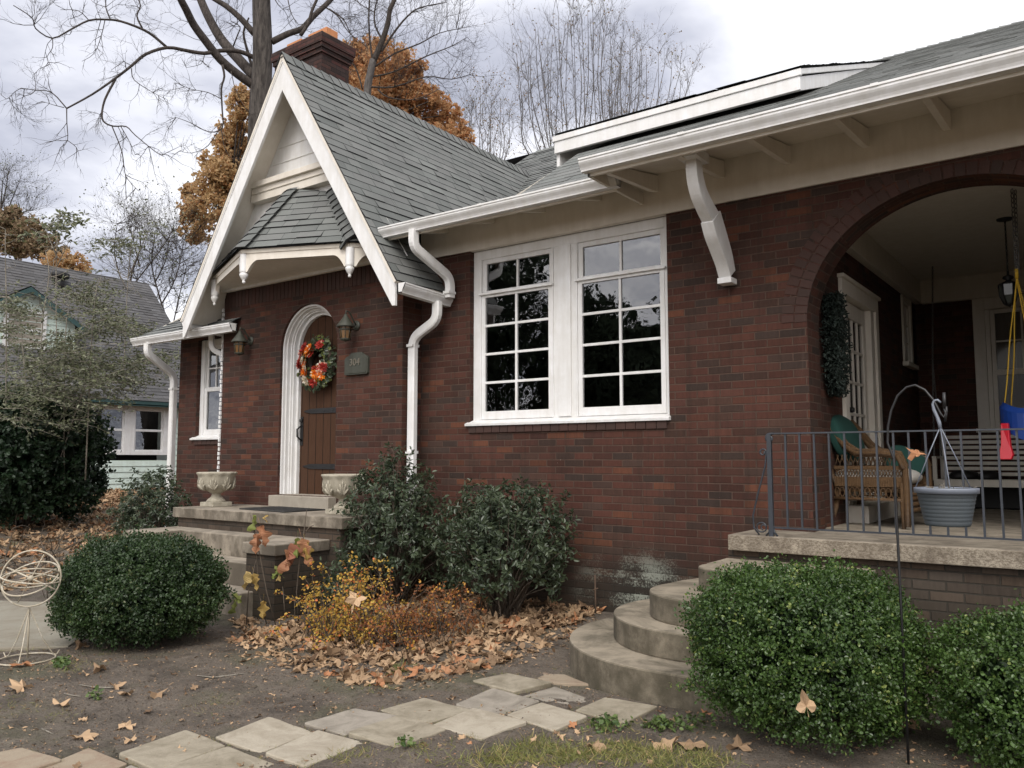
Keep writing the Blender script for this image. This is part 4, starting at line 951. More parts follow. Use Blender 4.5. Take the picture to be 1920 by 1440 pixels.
# ============================================================ PAVERS
Z = lambda L, s, x0, y0: [[(x0+x/s, y0+y/s) for x, y in q] for q in L]
PV = Z([[(1080,120),(1230,85),(1420,120),(1260,165)], [(1230,60),(1400,50),(1575,122),(1432,116)], [(1010,215),(1170,150),(1370,200),(1215,262)], [(1290,168),(1430,126),(1590,180),(1500,232)],
        [(1225,262),(1375,210),(1570,270),(1425,335)], [(1510,235),(1640,185),(1865,222),(1715,290)], [(695,240),(885,185),(1080,240),(905,300)], [(915,305),(1090,238),(1315,300),(1120,370)],
        [(380,290),(590,235),(775,270),(550,345)], [(560,350),(780,275),(980,335),(765,415)], [(5,350),(235,262),(420,325),(200,410)], [(215,425),(440,325),(640,385),(385,487)]], 2.2326, 400, 1220)
PV += [[(222,1407),(350,1361),(425,1392),(293,1440)], [(58,1440),(167,1396),(240,1424),(150,1468)], [(-70,1424),(40,1400),(118,1422),(0,1462)], [(300,1441),(427,1396),(518,1428),(385,1474)], [(170,1460),(246,1428),(290,1444),(215,1480)]]
WHERE = ['touching the foot of the round steps, leaf strewn', 'half buried, behind the leaf strewn one beside the round steps', 'rust toned, third back from the round steps', 'dark and sunken, between the rust toned paver and the slate grey one',
 'pale with a bright edge, in front of the sunken paver', 'smooth slate grey, nearest the right boxwood', 'plain tan, middle of the far row', 'grey with a pale rim, middle of the near row',
 'with a pinkish gritty front edge', 'with a faint purple stain, left of the pale rimmed one', 'tan with a gritty left corner, left end of the far row', 'grey with a pale front edge, below the tan gritty one',
 'large smooth grey, third from the left', 'sandy tan, second from the left', 'sandy tan, cut by the left edge of the photo', 'cut by the bottom edge, below the large smooth grey one', 'small grey corner at the bottom edge, between tan and grey pavers']
for i, q in enumerate(PV):
    P = [on_z(x, y, .02) for x, y in q]; c0 = sum(P)/4; z0 = gzf(c0[0], c0[1])
    hh = .010+.010*random.random(); tx, ty = random.uniform(-.02, .02), random.uniform(-.02, .02)
    if i in (1, 3): hh = .004
    def top(p): return (p[0], p[1], z0+hh+(p[0]-c0[0])*tx+(p[1]-c0[1])*ty)
    mb = MB(); ring_ = []
    for k in range(4):
        a, b = P[k], P[(k+1) % 4]
        for s in (0.03, .25, .5, .75, .97):
            p = a+(b-a)*s; jj = .004 if 0 < s < 1 else 0
            ring_.append(top((p[0]+random.uniform(-jj, jj), p[1]+random.uniform(-jj, jj))))
    mb.prism([(a, b, c-.05) for a, b, c in ring_], (0, 0, .05))
    o = mb.build('paver', 'paver_'+'bacbcacadaadbccda'[i] if False else 'paver_'+'acddbaabdabbaccad'[i], bevel=.006)
    setp(o, 'square concrete paver '+WHERE[i], 'paver', 'square pavers laid as a stepping path')

# ============================================================ POTS ON THE LANDING
def urn(loc, lab):
    u = thing('urn', lab, 'urn', loc, 'stone urns on the entry landing')
    m = MB()
    lobes = lambda r, z, a: r*(1+(.035*math.sin(8*a)+.03*abs(math.sin(8*a+z*30)))*max(0, min(1, (z-.17)/.05))*max(0, min(1, (.40-z)/.04)))
    rim = lambda r, z, a: r*(1+.03*math.sin(12*a)*(1 if z > .385 else 0))
    fn = lambda r, z, a: rim(lobes(r, z, a), z, a)
    m.lathe([(.115, .055), (.12, .06), (.10, .085), (.062, .12), (.052, .145), (.056, .16), (.075, .165), (.085, .175), (.15, .205), (.185, .25), (.20, .30), (.205, .345), (.215, .375), (.232, .395), (.238, .41), (.225, .418), (.205, .41), (.185, .36), (.0, .33)], (0, 0, 0), 64, 0, fn)
    m2 = MB()
    for k in range(8):         # acanthus leaves in relief
        a0 = 2*math.pi*k/8
        for (da, h) in ((-.26, .27), (-.14, .32), (0, .355), (.14, .32), (.26, .27)):
            pts = []
            for j in range(5):
                t_ = j/4; z = .20+(h-.20)*t_; r = .155+(.055)*math.sin(min(1, t_*1.1)*math.pi/2)+.006
                a = a0+da*t_**.7; pts.append((r*math.cos(a), r*math.sin(a), z))
            m2.tube(pts, [.010, .013, .014, .012, .006], 6)
    o = m.build('bowl', 'urn_stone', u, local=True); m2.build('acanthus_relief', 'urn_stone', u, local=True)
    m = MB(); m.box(-.135, .135, -.135, .135, 0, .055); m.build('plinth', 'urn_stone', u, bevel=.008, local=True)
    return u
u1 = urn((-8.92, -.78, .915), 'stone urn with acanthus leaf relief at the left corner of the landing')
dup(u1, (-6.62, -.80, .915), 'stone urn with acanthus leaf relief right of the door, partly behind the shrub')
mb = MB(); mb.prism([(x, y, .9165) for x, y in ((-8.17, -.98), (-7.25, -1.08), (-7.22, -.52), (-8.12, -.46))], (0, 0, .012))
for i in range(9): mb.box(-8.1+i*.1, -8.04+i*.1, -.95, -.56, .9285, .933)
setp(mb.build('doormat', 'dark_rubber'), 'dark ribbed rubber doormat on the landing before the door', 'doormat')

# ============================================================ WALL LANTERNS, PLAQUE, WREATHS
def lantern(loc, lab):
    L = thing('wall_lantern', lab, 'wall lantern', loc, 'patinated lanterns flanking the front door')
    m = MB(); m.lathe([(0, .0), (.05, 0), (.05, .012), (0, .012)], (0, 0, 0), 12)
    m.v = [(x, -z, y) for x, y, z in m.v]; m.build('wall_plate', 'patina', L, local=True)
    m = MB(); m.tube([(0, -.01, 0), (0, -.05, .05), (0, -.10, .12), (0, -.145, .13), (0, -.15, .095)], .008, 8); m.tube([(0, -.01, -.02), (0, -.06, -.05), (0, -.10, -.06)], .006, 8); m.build('arm', 'patina', L, local=True)
    m = MB(); m.lathe([(0, .10), (.012, .095), (.02, .075), (.05, .03), (.088, -.02), (.092, -.035), (.08, -.035), (.0, -.02)], (0, -.15, 0), 8); m.build('hood', 'patina', L, local=True)
    m = MB(); m.lathe([(.058, -.035), (.046, -.15), (.0, -.15)], (0, -.15, 0), 8, sm=False); m.build('glass', 'amber_glass', L, local=True)
    m = MB()
    for k in range(8): a = 2*math.pi*k/8; m.tube([(.06*math.cos(a), -.15+.06*math.sin(a), -.03), (.048*math.cos(a), -.15+.048*math.sin(a), -.155)], .004, 5)
    m.lathe([(.054, -.15), (.054, -.165), (.02, -.175), (0, -.185)], (0, -.15, 0), 8); m.lathe([(.061, -.055), (.064, -.065), (.058, -.07)], (0, -.15, 0), 8); m.build('cage', 'patina', L, local=True)
    for c in L.children: c.scale = (1.15, 1.15, 1.15)
    return L
l1 = lantern((-8.98, YB-.002, 3.02), 'patinated wall lantern on the brick left of the arched door')
dup(l1, (-7.00, YB-.002, 3.03), 'patinated wall lantern above the house number plaque')
pq = thing('number_plaque', 'bronze house number plaque reading 304 with clipped corners', 'plaque', (-6.97, YB, 2.58))
mb = MB(); pts = [(-.19, -.11), (-.175, -.125), (.175, -.125), (.19, -.11), (.19, .06), (.165, .085), (.12, .10), (.08, .13), (-.08, .13), (-.12, .10), (-.165, .085), (-.19, .06)]
mb.prism([(-6.97+a, YB-.001, 2.58+b) for a, b in pts], (0, -.035, 0)); mb.prism([(-6.97+a*.9, YB-.036, 2.58+b*.88) for a, b in pts], (0, -.006, 0)); mb.build('plate', 'patina', pq, bevel=.006)
cu = bpy.data.curves.new('numerals', 'FONT'); cu.body = '304'; cu.size = .115; cu.extrude = .006; cu.align_x = 'CENTER'; cu.align_y = 'CENTER'
tmp = bpy.data.objects.new('tmp_text', cu); COL.objects.link(tmp); dg = bpy.context.evaluated_depsgraph_get(); dg.update()
me = bpy.data.meshes.new_from_object(tmp.evaluated_get(dg)); bpy.data.objects.remove(tmp)
paint('worn_brass', (0.16, 0.145, 0.115), .4)
me.materials.clear(); me.materials.append(MATS['worn_brass']); nu = bpy.data.objects.new('numerals', me); COL.objects.link(nu); nu.parent = pq; nu.location = (-.01, -.044, .015); nu.rotation_euler = (R(90), 0, 0)

def flower(m, c, nrm, r, mi):
    c = Vector(c); n = Vector(nrm).normalized(); t1 = n.orthogonal().normalized(); t2 = n.cross(t1)
    for ring_, (k, rr, up) in enumerate(((9, 1.0, .15), (7, .72, .32), (5, .42, .5))):
        for i in range(k):
            a = 2*math.pi*i/k+ring_*.4+random.random()*.3; d = t1*math.cos(a)+t2*math.sin(a); s = n.cross(d)
            tip = c+d*r*rr+n*r*up; mid = c+d*r*rr*.6+n*r*up*.5; w = r*.30*(1-.2*ring_)
            q = (random.random(), random.random()*.9)
            m.poly([c+n*r*.05, mid+s*w, tip, mid-s*w], mi, q)
    m.lathe([(0, 0)], (0, 0, 0), 3) if False else None
wr = thing('autumn_wreath', 'autumn flower wreath of orange, red and cream blooms hanging on the plank door', 'wreath', (DX, YB-.02, 2.66))
mb = MB(); N_ = 26; mb.tube([(DX+.215*math.cos(2*math.pi*i/N_), YB+.19, 2.66+.215*math.sin(2*math.pi*i/N_)) for i in range(N_)], .05, 8, closed=True); mb.build('twig_ring', 'shrub_stem', wr)
r_ = random.Random(5)
for k in range(40):
    m = MB()
    a = r_.uniform(R(110), R(320)) if k < 32 else r_.uniform(0, 2*math.pi); rr = r_.uniform(.10, .29)
    c = (DX+rr*math.cos(a), YB+.11-.05*r_.random(), 2.66+rr*math.sin(a)); nr = (math.cos(a)*.5, -1, math.sin(a)*.5)
    flower(m, c, nr, r_.uniform(.055, .085), 0); m.build('bloom', r_.choice(['flower_orange']*4+['flower_red']*3+['flower_cream']*2), wr)
n = 420; a = rng.uniform(0, 2*np.pi, n); rr = rng.uniform(.13, .33, n); P = np.stack([DX+rr*np.cos(a), YB+.17-.10*rng.random(n), 2.66+rr*np.sin(a)], 1)
N = np.stack([np.cos(a)*.5, -np.ones(n), np.sin(a)*.5], 1)+.6*rng.standard_normal((n, 3)); scatter('leaves', P, N, rng.uniform(.035, .075, n), 'holly_leaf', wr, align=np.stack([np.cos(a), 0*a, np.sin(a)], 1))
# dark garland on the porch pillar side
gd = thing('evergreen_garland', 'dark evergreen swag hanging on the brick inside the arch, left of the glazed door', 'garland', (PX, .72, 2.45))
n = 4200; zz = rng.uniform(-.45, .45, n); w = .20*np.sqrt(np.clip(1-(zz/.46)**2, 0, 1))+.02
P = np.stack([PX+.03+.13*rng.random(n), (.66+w*rng.uniform(-1, 1, n)), 2.50+zz], 1); scatter('foliage', P, rng.standard_normal((n, 3))+[1, 0, .3], .038, 'garland_leaf', gd, tmpl=(NARROW_V, RHOMB_F))
mb = MB(); mb.tube([(PX+.04, .66, 2.95), (PX+.05, .66, 2.6), (PX+.04, .66, 2.15)], .02, 6); mb.build('stem', 'twig_bark', gd)

# ============================================================ IRON RAILING
rl = thing('porch_railing', 'dark wrought iron railing with scrolled end along the porch edge', 'railing', (-2.14, -.56, .912))
YR = -.56
mb = MB(); mb.box(-2.12, 3.0, YR-.016, YR+.016, 1.683, 1.694)
sp = [(-2.12-.03-.045*(1-t_)*math.sin(5.2*t_*1.6)*1.0, YR, 1.688-.038+.045*(1-t_)*math.cos(5.2*t_*1.6)) for t_ in [i/16 for i in range(17)]]
mb.tube([(-2.10, YR, 1.688)]+[(-2.135-.032*math.sin(a)*(1-a/11), YR, 1.652+.036*math.cos(a)*(1-a/11)) for a in [i*.45 for i in range(18)]], .009, 8); mb.build('top_rail', 'iron_black', rl)
mb = MB(); mb.box(-2.12, 3.0, YR-.012, YR+.012, .972, .984); mb.build('bottom_rail', 'iron_black', rl)
mb = MB(); mb.box(-2.155, -2.122, YR-.016, YR+.016, .912, 1.683)
for s in (-1, 1): mb.tube([(-2.138+s*.01, YR, 1.0), (-2.138+s*.02, YR, .94), (-2.138+s*.045, YR, .913)], .008, 6)
mb.build('post', 'iron_black', rl)
mb = MB(); mb.box(-.007, .007, -.007, .007, 0, .70); b0 = mb.build('baluster', 'iron_black', rl, local=True); b0.location = Vector((-2.015, YR, .983))-Vector(rl.location)
for i in range(1, 28):
    b = b0.copy(); COL.objects.link(b); b.parent = rl; b.location = Vector((-2.015+.1075*i, YR, .983))-Vector(rl.location); b.rotation_euler = (random.uniform(-.01, .01), random.uniform(-.008, .008), 0)
mb = MB(); pts = [(-2.19+.028*math.cos(a)*(1-a/12), YR, 1.545+.03*math.sin(a)*(1-a/12)) for a in [7-i*.45 for i in range(16)]] + [(-2.165, YR, 1.52), (-2.175, YR, 1.44), (-2.24, YR, 1.22), (-2.28, YR, 1.06), (-2.275, YR, .97), (-2.235, YR, .918)]
mb.tube(pts, .007, 6); mb.tube([(-2.215+.038*math.cos(a), YR, .975+.036*math.sin(a)) for a in [i*.5 for i in range(13)]] + [(-2.20+.02*math.cos(a), YR, .975+.02*math.sin(a)) for a in [i*.5 for i in range(10)]], .006, 6); mb.build('scroll', 'iron_black', rl)

# ============================================================ PORCH FURNITURE
def wicker_chair():
    C_ = thing('wicker_armchair', 'brown wicker armchair with woven arms behind the railing', 'armchair', (-1.72, 1.05, .912))
    L = lambda x, y, z: (x, y, z)
    def leg(x, y, z1, sx=0, sy=0):
        m = MB(); pts = [(x+sx, y+sy, 0), (x+sx*.4, y+sy*.4, .16), (x, y, z1)]; m.tube(pts, [.016, .022, .024], 8); m.build('leg', 'wicker', C_, local=True)
    leg(.30, -.33, .38); leg(.30, .30, .38); leg(-.24, -.29, .36, -.08); leg(-.24, .27, .36, -.08)
    m = MB(); m.box(-.27, .31, -.31, .29, .30, .36); m.tube([(-.27, -.33, .24), (.31, -.34, .24)], .015, 6); m.tube([(.32, -.33, .24), (.32, .31, .24)], .015, 6)
    for z in (.15, .20): m.tube([(.32, -.32, z), (.32, .30, z)], .02, 8)
    for z in (.25, .285): m.tube([(.325, -.32, z), (.325, .30, z)], .018, 6)
    m.box(.295, .315, -.31, .29, .14, .34)
    m.build('seat', 'wicker', C_, local=True)
    for sgn, yy in ((-1, -.335), (1, .315)):
        m = MB(); ar = [(.33, yy, .02), (.335, yy, .30), (.33, yy, .50), (.28, yy, .615), (.15, yy+sgn*.01, .635), (-.06, yy+sgn*.01, .635), (-.16, yy, .70), (-.25, yy*.97, .82), (-.34, yy*.9, .93)]
        for k in range(3):
            m.tube([(x+.010*math.cos(k*2.1), y+.018*math.sin(k*2.1+1), z+.018*math.cos(k*2.1+.5)) for x, y, z in ar[2:]], .022, 8)
        m.tube(ar[:4], .026, 8); m.build('arm', 'wicker', C_, local=True)
        m = MB()       # side weave: solid bands with an open lattice band and open loops
        m.box(-.26, .32, yy-.006, yy+.006, .345, .43); m.box(-.26, .32, yy-.007, yy+.007, .235, .25)
        for k in range(22):
            x = -.25+.026*k; m.tube([(x, yy, .43), (x+.026, yy, .49)], .0042, 4); m.tube([(x+.026, yy+.002, .43), (x, yy+.002, .49)], .0042, 4)
        m.box(-.26, .32, yy-.006, yy+.006, .49, .525)
        for k in range(15):
            x = -.25+.038*k; m.tube([(x, yy, .525), (x+.03, yy, .62)], .0045, 4); m.tube([(x+.045, yy+.003, .525), (x+.015, yy+.003, .62)], .0045, 4)
        for k in range(13):
            x = -.24+.043*k; m.tube([(x+.02*math.cos(a), yy, .297+.04*math.sin(a)) for a in [j*math.pi/5 for j in range(10)]], .005, 4, closed=True)
        m.build('side_weave', 'wicker', C_, local=True)
    m = MB()           # raked back with a rolled top edge
    n = 12; V = []; F = []
    for j in range(9):
        t_ = j/8; z = .38+.56*t_; x = -.26-.20*t_
        for i in range(n+1):
            s = -1+2*i/n; y = s*(.32+.03*t_)*.97-.01; bow = .07*(1-s*s); top = .10*(1-s*s)*t_
            V.append((x-bow*.6, y, z+top)); 
    for j in range(8):
        for i in range(n): a = j*(n+1)+i; F.append((a, a+1, a+n+2, a+n+1))
    m.mesh(V, F, sm=True); m.mesh([(x-.015, y, z) for x, y, z in V], [f[::-1] for f in F], sm=True)
    top = V[-(n+1):]; m.tube(top, .026, 8); m.tube([V[0], V[(n+1)*4], V[(n+1)*8]], .024, 8); m.tube([V[n], V[(n+1)*4+n], V[(n+1)*8+n]], .024, 8)
    m.build('backrest', 'wicker', C_, local=True)
    C_.rotation_euler[2] = R(-6); return C_
wc = wicker_chair()
def cushion(name, loc, sx, sy, sz, mat, label, rot=(0, 0, 0)):
    m = MB(); n = 20; V = []; F = []
    for j in range(n+1):
        v = -math.pi/2+math.pi*j/n
        for i in range(2*n):
            u = 2*math.pi*i/(2*n); ce = lambda w, e: math.copysign(abs(math.cos(w))**e, math.cos(w)); se = lambda w, e: math.copysign(abs(math.sin(w))**e, math.sin(w))
            x = ce(v, .6)*ce(u, .35); y = ce(v, .6)*se(u, .35); z = se(v, .9)
            V.append((sx*x, sy*y, sz*z*(1+.05*math.sin(6*x+loc[0])*math.cos(5*y))))
    for j in range(n):
        for i in range(2*n): F.append((j*2*n+i, j*2*n+(i+1) % (2*n), (j+1)*2*n+(i+1) % (2*n), (j+1)*2*n+i))
    m.mesh(V, F, sm=True); o = m.build(name, mat, local=True); o.location = loc; o.rotation_euler = rot; return setp(o, label, 'cushion')
cushion('seat_cushion', (-1.72, 1.05, .912+.425), .33, .31, .085, 'white_cloth', 'off-white seat cushion on the brown wicker armchair')
cushion('pillow', (-1.97, .99, .912+.77), .07, .28, .22, 'green_cloth', 'dark green back cushion leaning in the wicker armchair', (0, R(-22), R(-4)))
cushion('pillow', (-1.52, 1.20, .912+.56), .17, .05, .13, 'green_cloth', 'small dark green pillow propped on the seat of the wicker armchair', (R(-15), R(20), R(20)))
sw = thing('porch_swing', 'pale slatted wooden porch swing hung on chains at the back of the porch', 'porch swing', (-1.0, 4.0, 1.2))
mb = MB()
for i in range(8): z = 1.30+.062*i; mb.box(-1.68, .2, 4.17+.02*i, 4.185+.02*i, z, z+.038)
mb.build('back_slats', 'porch_paint', sw)
mb = MB()
for i in range(6): mb.box(-1.68, .2, 3.62+.085*i, 3.69+.085*i, 1.245, 1.262)
mb.box(-1.69, .21, 3.60, 3.625, 1.185, 1.262); mb.box(-1.69, -1.65, 3.62, 4.15, 1.185, 1.245); mb.build('seat', 'porch_paint', sw, bevel=.003)
for x in (-1.70, .18):
    mb = MB(); mb.box(x, x+.045, 3.60, 4.2, 1.50, 1.525); mb.box(x, x+.045, 3.62, 3.66, 1.25, 1.5); mb.box(x, x+.04, 4.15, 4.19, 1.2, 1.85); mb.build('arm', 'porch_paint', sw, bevel=.003)
def chain(name, a, b, parent, r=.014, mat='grey_metal', step=.035):
    a = Vector(a); b = Vector(b); n = int((b-a).length/step); m = MB(); d = (b-a).normalized(); s1 = d.orthogonal().normalized(); s2 = d.cross(s1)
    for i in range(n):
        c = a+(b-a)*((i+.5)/n); s = s1 if i % 2 else s2
        m.tube([c+s*r*.6*math.cos(t_)+d*step*.62*math.sin(t_) for t_ in [k*math.pi/4 for k in range(8)]], .0045, 4, closed=True)
    return m.build(name, mat, parent)
chain('chain', (-1.66, 4.0, 3.8), (-1.66, 3.7, 2.6), sw); chain('chain', (-1.66, 3.7, 2.6), (-1.68, 3.64, 1.51), sw); chain('chain', (-1.66, 3.7, 2.6), (-1.68, 4.14, 1.51), sw); chain('chain', (.2, 4.0, 3.8), (.2, 3.9, 1.51), sw)
# things on and under the porch swing
mb = MB(); mb.lathe([(0, 0), (.13, .0), (.15, .03), (.12, .075), (.05, .10), (0, .105)], (-1.42, 3.9, 1.263), 16, fn=lambda r, z, a: r*(1+.15*math.sin(2*a+1)+.06*math.sin(5*a))); mb.lathe([(0, 0), (.10, .0), (.11, .03), (.09, .07), (.03, .10), (0, .10)], (-1.16, 3.88, 1.263), 16, fn=lambda r, z, a: r*(1+.2*math.sin(2*a)))
setp(mb.build('black_bag', 'black_goods'), 'limp black bag lying on the seat of the slatted porch swing', 'bag')
mb = MB(); mb.box(-1.62, .5, 4.25, 4.8, .914, 1.17); mb.box(-1.64, .52, 4.23, 4.82, 1.17, 1.20); setp(mb.build('shade_block', 'black_goods', bevel=.02), 'long black block added for the dark shade on the porch floor under the swing', 'block')  # added black block, stands for the deep shade below the swing
# hanging porch lantern
pl_ = thing('pendant_lantern', 'dark glass pendant lantern hanging from the porch ceiling', 'pendant lantern', (-.75, 2.24, 3.1))
lx, ly = -.745, 2.24
mb = MB(); mb.lathe([(0, 3.775), (.03, 3.775), (.07, 3.785), (.075, 3.80)], (lx, ly, 0), 18); mb.build('ceiling_plate', 'hook_black', pl_)
chain('chain', (lx, ly, 3.78), (lx, ly, 3.28), pl_, .011, 'hook_black', .03)
mb = MB(); mb.lathe([(0, 3.29), (.01, 3.285), (.012, 3.25), (.045, 3.235), (.05, 3.215), (.02, 3.20), (.03, 3.19), (.085, 3.165), (.09, 3.155), (.0, 3.155)], (lx, ly, 0), 12); 
for k in range(6):
    a = k*math.pi/3; mb.tube([(lx+.085*math.cos(a), ly+.085*math.sin(a), 3.16), (lx+.078*math.cos(a), ly+.078*math.sin(a), 3.05), (lx+.045*math.cos(a), ly+.045*math.sin(a), 2.97)], .006, 5)
mb.lathe([(.048, 2.975), (.045, 2.96), (.02, 2.95), (0, 2.94)], (lx, ly, 0), 12); mb.build('lantern_cage', 'hook_black', pl_)
mb = MB(); mb.lathe([(.078, 3.155), (.072, 3.05), (.042, 2.975)], (lx, ly, 0), 6, sm=False); paint('dim_glass', (.10, .11, .10), .1, .1); mb.build('glass', 'dim_glass', pl_)
# toddler swing
ts = thing('toddler_swing', 'blue plastic toddler swing with red strap on yellow ropes, hung in the porch', 'toddler swing', (-.62, 1.25, 1.85))
sx, sy = -.60, 1.25
chain('chain', (sx, sy, 3.8), (sx, sy, 3.06), ts, .02, 'grey_metal', .04); chain('chain', (sx+.02, sy+.05, 3.8), (sx+.01, sy+.02, 3.06), ts, .02, 'grey_metal', .04)
for (dx, dy) in ((-.145, -.02), (-.10, .10), (.10, -.02), (.14, .1)):
    mb = MB(); pts = [(sx+dx*t_+.004*math.sin(9*t_+dx*40), sy+dy*t_, 3.06-(1.15)*t_) for t_ in [i/10 for i in range(11)]]; mb.tube(pts, .0055, 6); mb.build('rope', 'yellow_rope', ts)
mb = MB(); mb.tube([(sx, sy, 3.1), (sx, sy, 3.02)], .014, 8); mb.build('rope_knot', 'yellow_rope', ts)
mb = MB(); n = 30
for (r0, z0, r1, z1) in ((.205, 1.70, .215, 1.90), (.215, 1.90, .185, 1.945), (.185, 1.945, .165, 1.90), (.165, 1.90, .16, 1.74)):
    for i in range(n):
        a, b = 2*math.pi*i/n, 2*math.pi*(i+1)/n
        f_ = lambda r, z, q: (sx+.02+r*math.cos(q)*.95, sy+.05+r*math.sin(q), z+.035*math.cos(2*q) - (0 if z > 1.8 else .02*math.cos(4*q)))
        mb.poly([f_(r0, z0, a), f_(r0, z0, b), f_(r1, z1, b), f_(r1, z1, a)], sm=True)
mb.lathe([(0, 1.72), (.16, 1.72), (.205, 1.74)], (sx+.02, sy+.05, 0), 24); mb.build('seat_shell', 'blue_plastic', ts)
mb = MB(); mb.prism([(sx-.165, sy-.14, 1.79), (sx-.11, sy-.16, 1.79), (sx-.10, sy-.16, 1.60), (sx-.085, sy-.165, 1.53), (sx-.10, sy-.17, 1.49), (sx-.18, sy-.17, 1.49), (sx-.20, sy-.165, 1.53), (sx-.17, sy-.16, 1.60)], (.01, .03, 0)); mb.build('strap', 'red_plastic', ts, bevel=.006)

# ============================================================ SHEPHERD HOOK + HANGING POT
sh = thing('shepherd_hook', 'tall thin black shepherd hook standing in front of the right boxwood', 'plant hook', (-.895, -2.32, 0))
yh = -2.32; hp = [(-.895, yh, -.1), (-.90, yh, .8), (-.905, yh, 1.50)]
for (px, py) in ((1664, 830), (1665, 800), (1671, 770), (1683, 742), (1700, 726), (1716, 722), (1734, 731), (1750, 750), (1764, 776), (1770, 783), (1775, 772), (1774, 762)):
    d = ray(px, py); t_ = (yh-CAM[1])/d[1]; p = CAM+d*t_; hp.append((p[0], p[1], p[2]))
mb = MB(); mb.tube(hp[:3]+hp[3:], [.0065]*3+[.006]*(len(hp)-3), 8); mb.build('pole', 'hook_black', sh)
d = ray(1771, 765); p = CAM+d*((yh-CAM[1])/d[1]); q = CAM+ray(1770, 736)*((yh-CAM[1])/ray(1770, 736)[1]); mb = MB(); mb.tube([tuple(p), tuple(q)], .008, 8)
mb.tube([tuple(CAM+ray(x, y)*((yh-CAM[1])/ray(x, y)[1])) for x, y in ((1770, 766), (1774, 776), (1772, 790))], .006, 6); mb.build('hook_end', 'hook_black', sh)
def HP(px, py, dy=0.0): d = ray(px, py); return Vector(CAM+d*((yh+dy-CAM[1])/d[1]))
ctr = HP(1774, 916); R0 = (HP(1837, 917)-HP(1712, 917)).length/2*.955
pt = thing('hanging_pot', 'grey ribbed plastic hanging pot with dead stems swinging from the shepherd hook', 'hanging pot', tuple(ctr))
mb = MB(); pf = [(R0*.70, -.185), (R0*.72, -.18)]
prof = [(0, -.178), (R0*.70, -.178)]
for i in range(9): 
    z = -.172+.0185*i; r = R0*(.72+.24*(i/9)); prof += [(r, z), (r+.0045, z+.012), (r+.003, z+.0175)]
prof += [(R0*.955, -.012), (R0*.955, 0), (R0*.93, 0), (R0*.90, -.03), (0, -.035)]
mb.lathe(prof, tuple(ctr), 40); mb.build('pot', 'grey_plastic', pt)
mb = MB(); mb.lathe([(R0*.94, -.022), (R0*1.03, -.022), (R0*1.035, -.002), (R0*1.03, .004), (R0*.94, .004), (R0*.93, -.01)], tuple(ctr), 40); mb.build('rim', 'grey_rim', pt)
tp = HP(1763, 800)
for k, a in enumerate((R(-110), R(10), R(150))):
    mb = MB(); e = ctr+Vector((R0*.97*math.cos(a+R(36)), R0*.97*math.sin(a+R(36)), 0)); mb.tube([tuple(tp), tuple(tp.lerp(e, .5)+Vector((0, 0, .004))), tuple(e)], .0028, 6); mb.build('hanger_wire', 'grey_rim', pt)
mb = MB(); mb.tube([tuple(HP(x, y)) for x, y in ((1763, 803), (1761, 792), (1757, 781), (1751, 768), (1749, 758), (1752, 751), (1758, 750), (1764, 755))], [.008, .009, .008, .008, .007, .007, .006, .005], 8); mb.build('hanger_hook', 'grey_rim', pt)
mb = MB()
for k in range(26):
    a = random.uniform(0, 6.28); r = R0*random.uniform(.2, .85); b = ctr+Vector((r*math.cos(a), r*math.sin(a), -.03)); q = b+Vector((random.uniform(-.06, .06), random.uniform(-.06, .06), random.uniform(.02, .06))); mb.tube([b, b.lerp(q, .5)+Vector((0, 0, .015)), q], .0018, 4)
mb.build('dead_stems', 'pale_stem', pt)
MV, MF = maple(.25, 3)
p = HP(1722, 852, .03); o = scatter('hanging_leaf', np.array([[p.x, p.y, p.z]]), np.array([[.1, -.5, .9]]), .11, 'litter_leaf', None, tmpl=(MV*np.array([1, .45, 1]), MF), tint=np.array([[.9, .99]])); setp(o, 'orange dead leaf caught on the hanger wires above the grey pot', 'leaf')

# ============================================================ ARMILLARY SPHERE
ar = thing('armillary_sphere', 'rusty white wire armillary sphere ornament on a three legged stand', 'garden ornament', (-6.55, -3.92, 0))
ac = Vector((-6.60, -3.90, gzf(-6.6, -3.9))); k = (1543/5.9); Rr = .205
sc_ = ac+Vector((0, 0, .60))
def circ(m, c, nrm, r, rad): 
    n = Vector(nrm).normalized(); a = n.orthogonal().normalized(); b = n.cross(a); m.tube([c+(a*math.cos(t_)+b*math.sin(t_))*r for t_ in [i*2*math.pi/40 for i in range(40)]], rad, 6, closed=True)
vw = Vector((.80, -.60, 0))
for nm, nrm, r in (('meridian_ring', (.75, -.66, .1), Rr), ('horizon_ring', (.12, .10, 1), Rr*.97), ('equator_ring', (-.42, .15, .86), Rr*.95), ('tropic_ring', (.3, -.45, .84), Rr*.93)):
    m = MB(); circ(m, sc_, nrm, r, .0065); m.build(nm, 'rust_white', ar)
m = MB(); ax = Vector((-.78, -.5, .38)).normalized(); m.tube([sc_-ax*Rr*1.0, sc_+ax*Rr*1.0], .007, 6); m.build('arrow', 'rust_white', ar)
m = MB()
for v in ((.7, .6, .35), (.3, .3, .9), (-.1, .9, .1)): v = Vector(v).normalized(); m.tube([sc_-v*Rr*.95, sc_+v*Rr*.95], .004, 5)
m.build('spokes', 'rust_white', ar)
m = MB(); m.lathe([(0, -.024), (.017, -.017), (.024, 0), (.017, .017), (0, .024)], tuple(sc_), 14); m.build('centre_ball', 'rust_white', ar)
m = MB(); m.tube([sc_-Vector((0, 0, Rr)), ac+Vector((.01, 0, .02))], .007, 6); m.build('stand_rod', 'rust_white', ar)
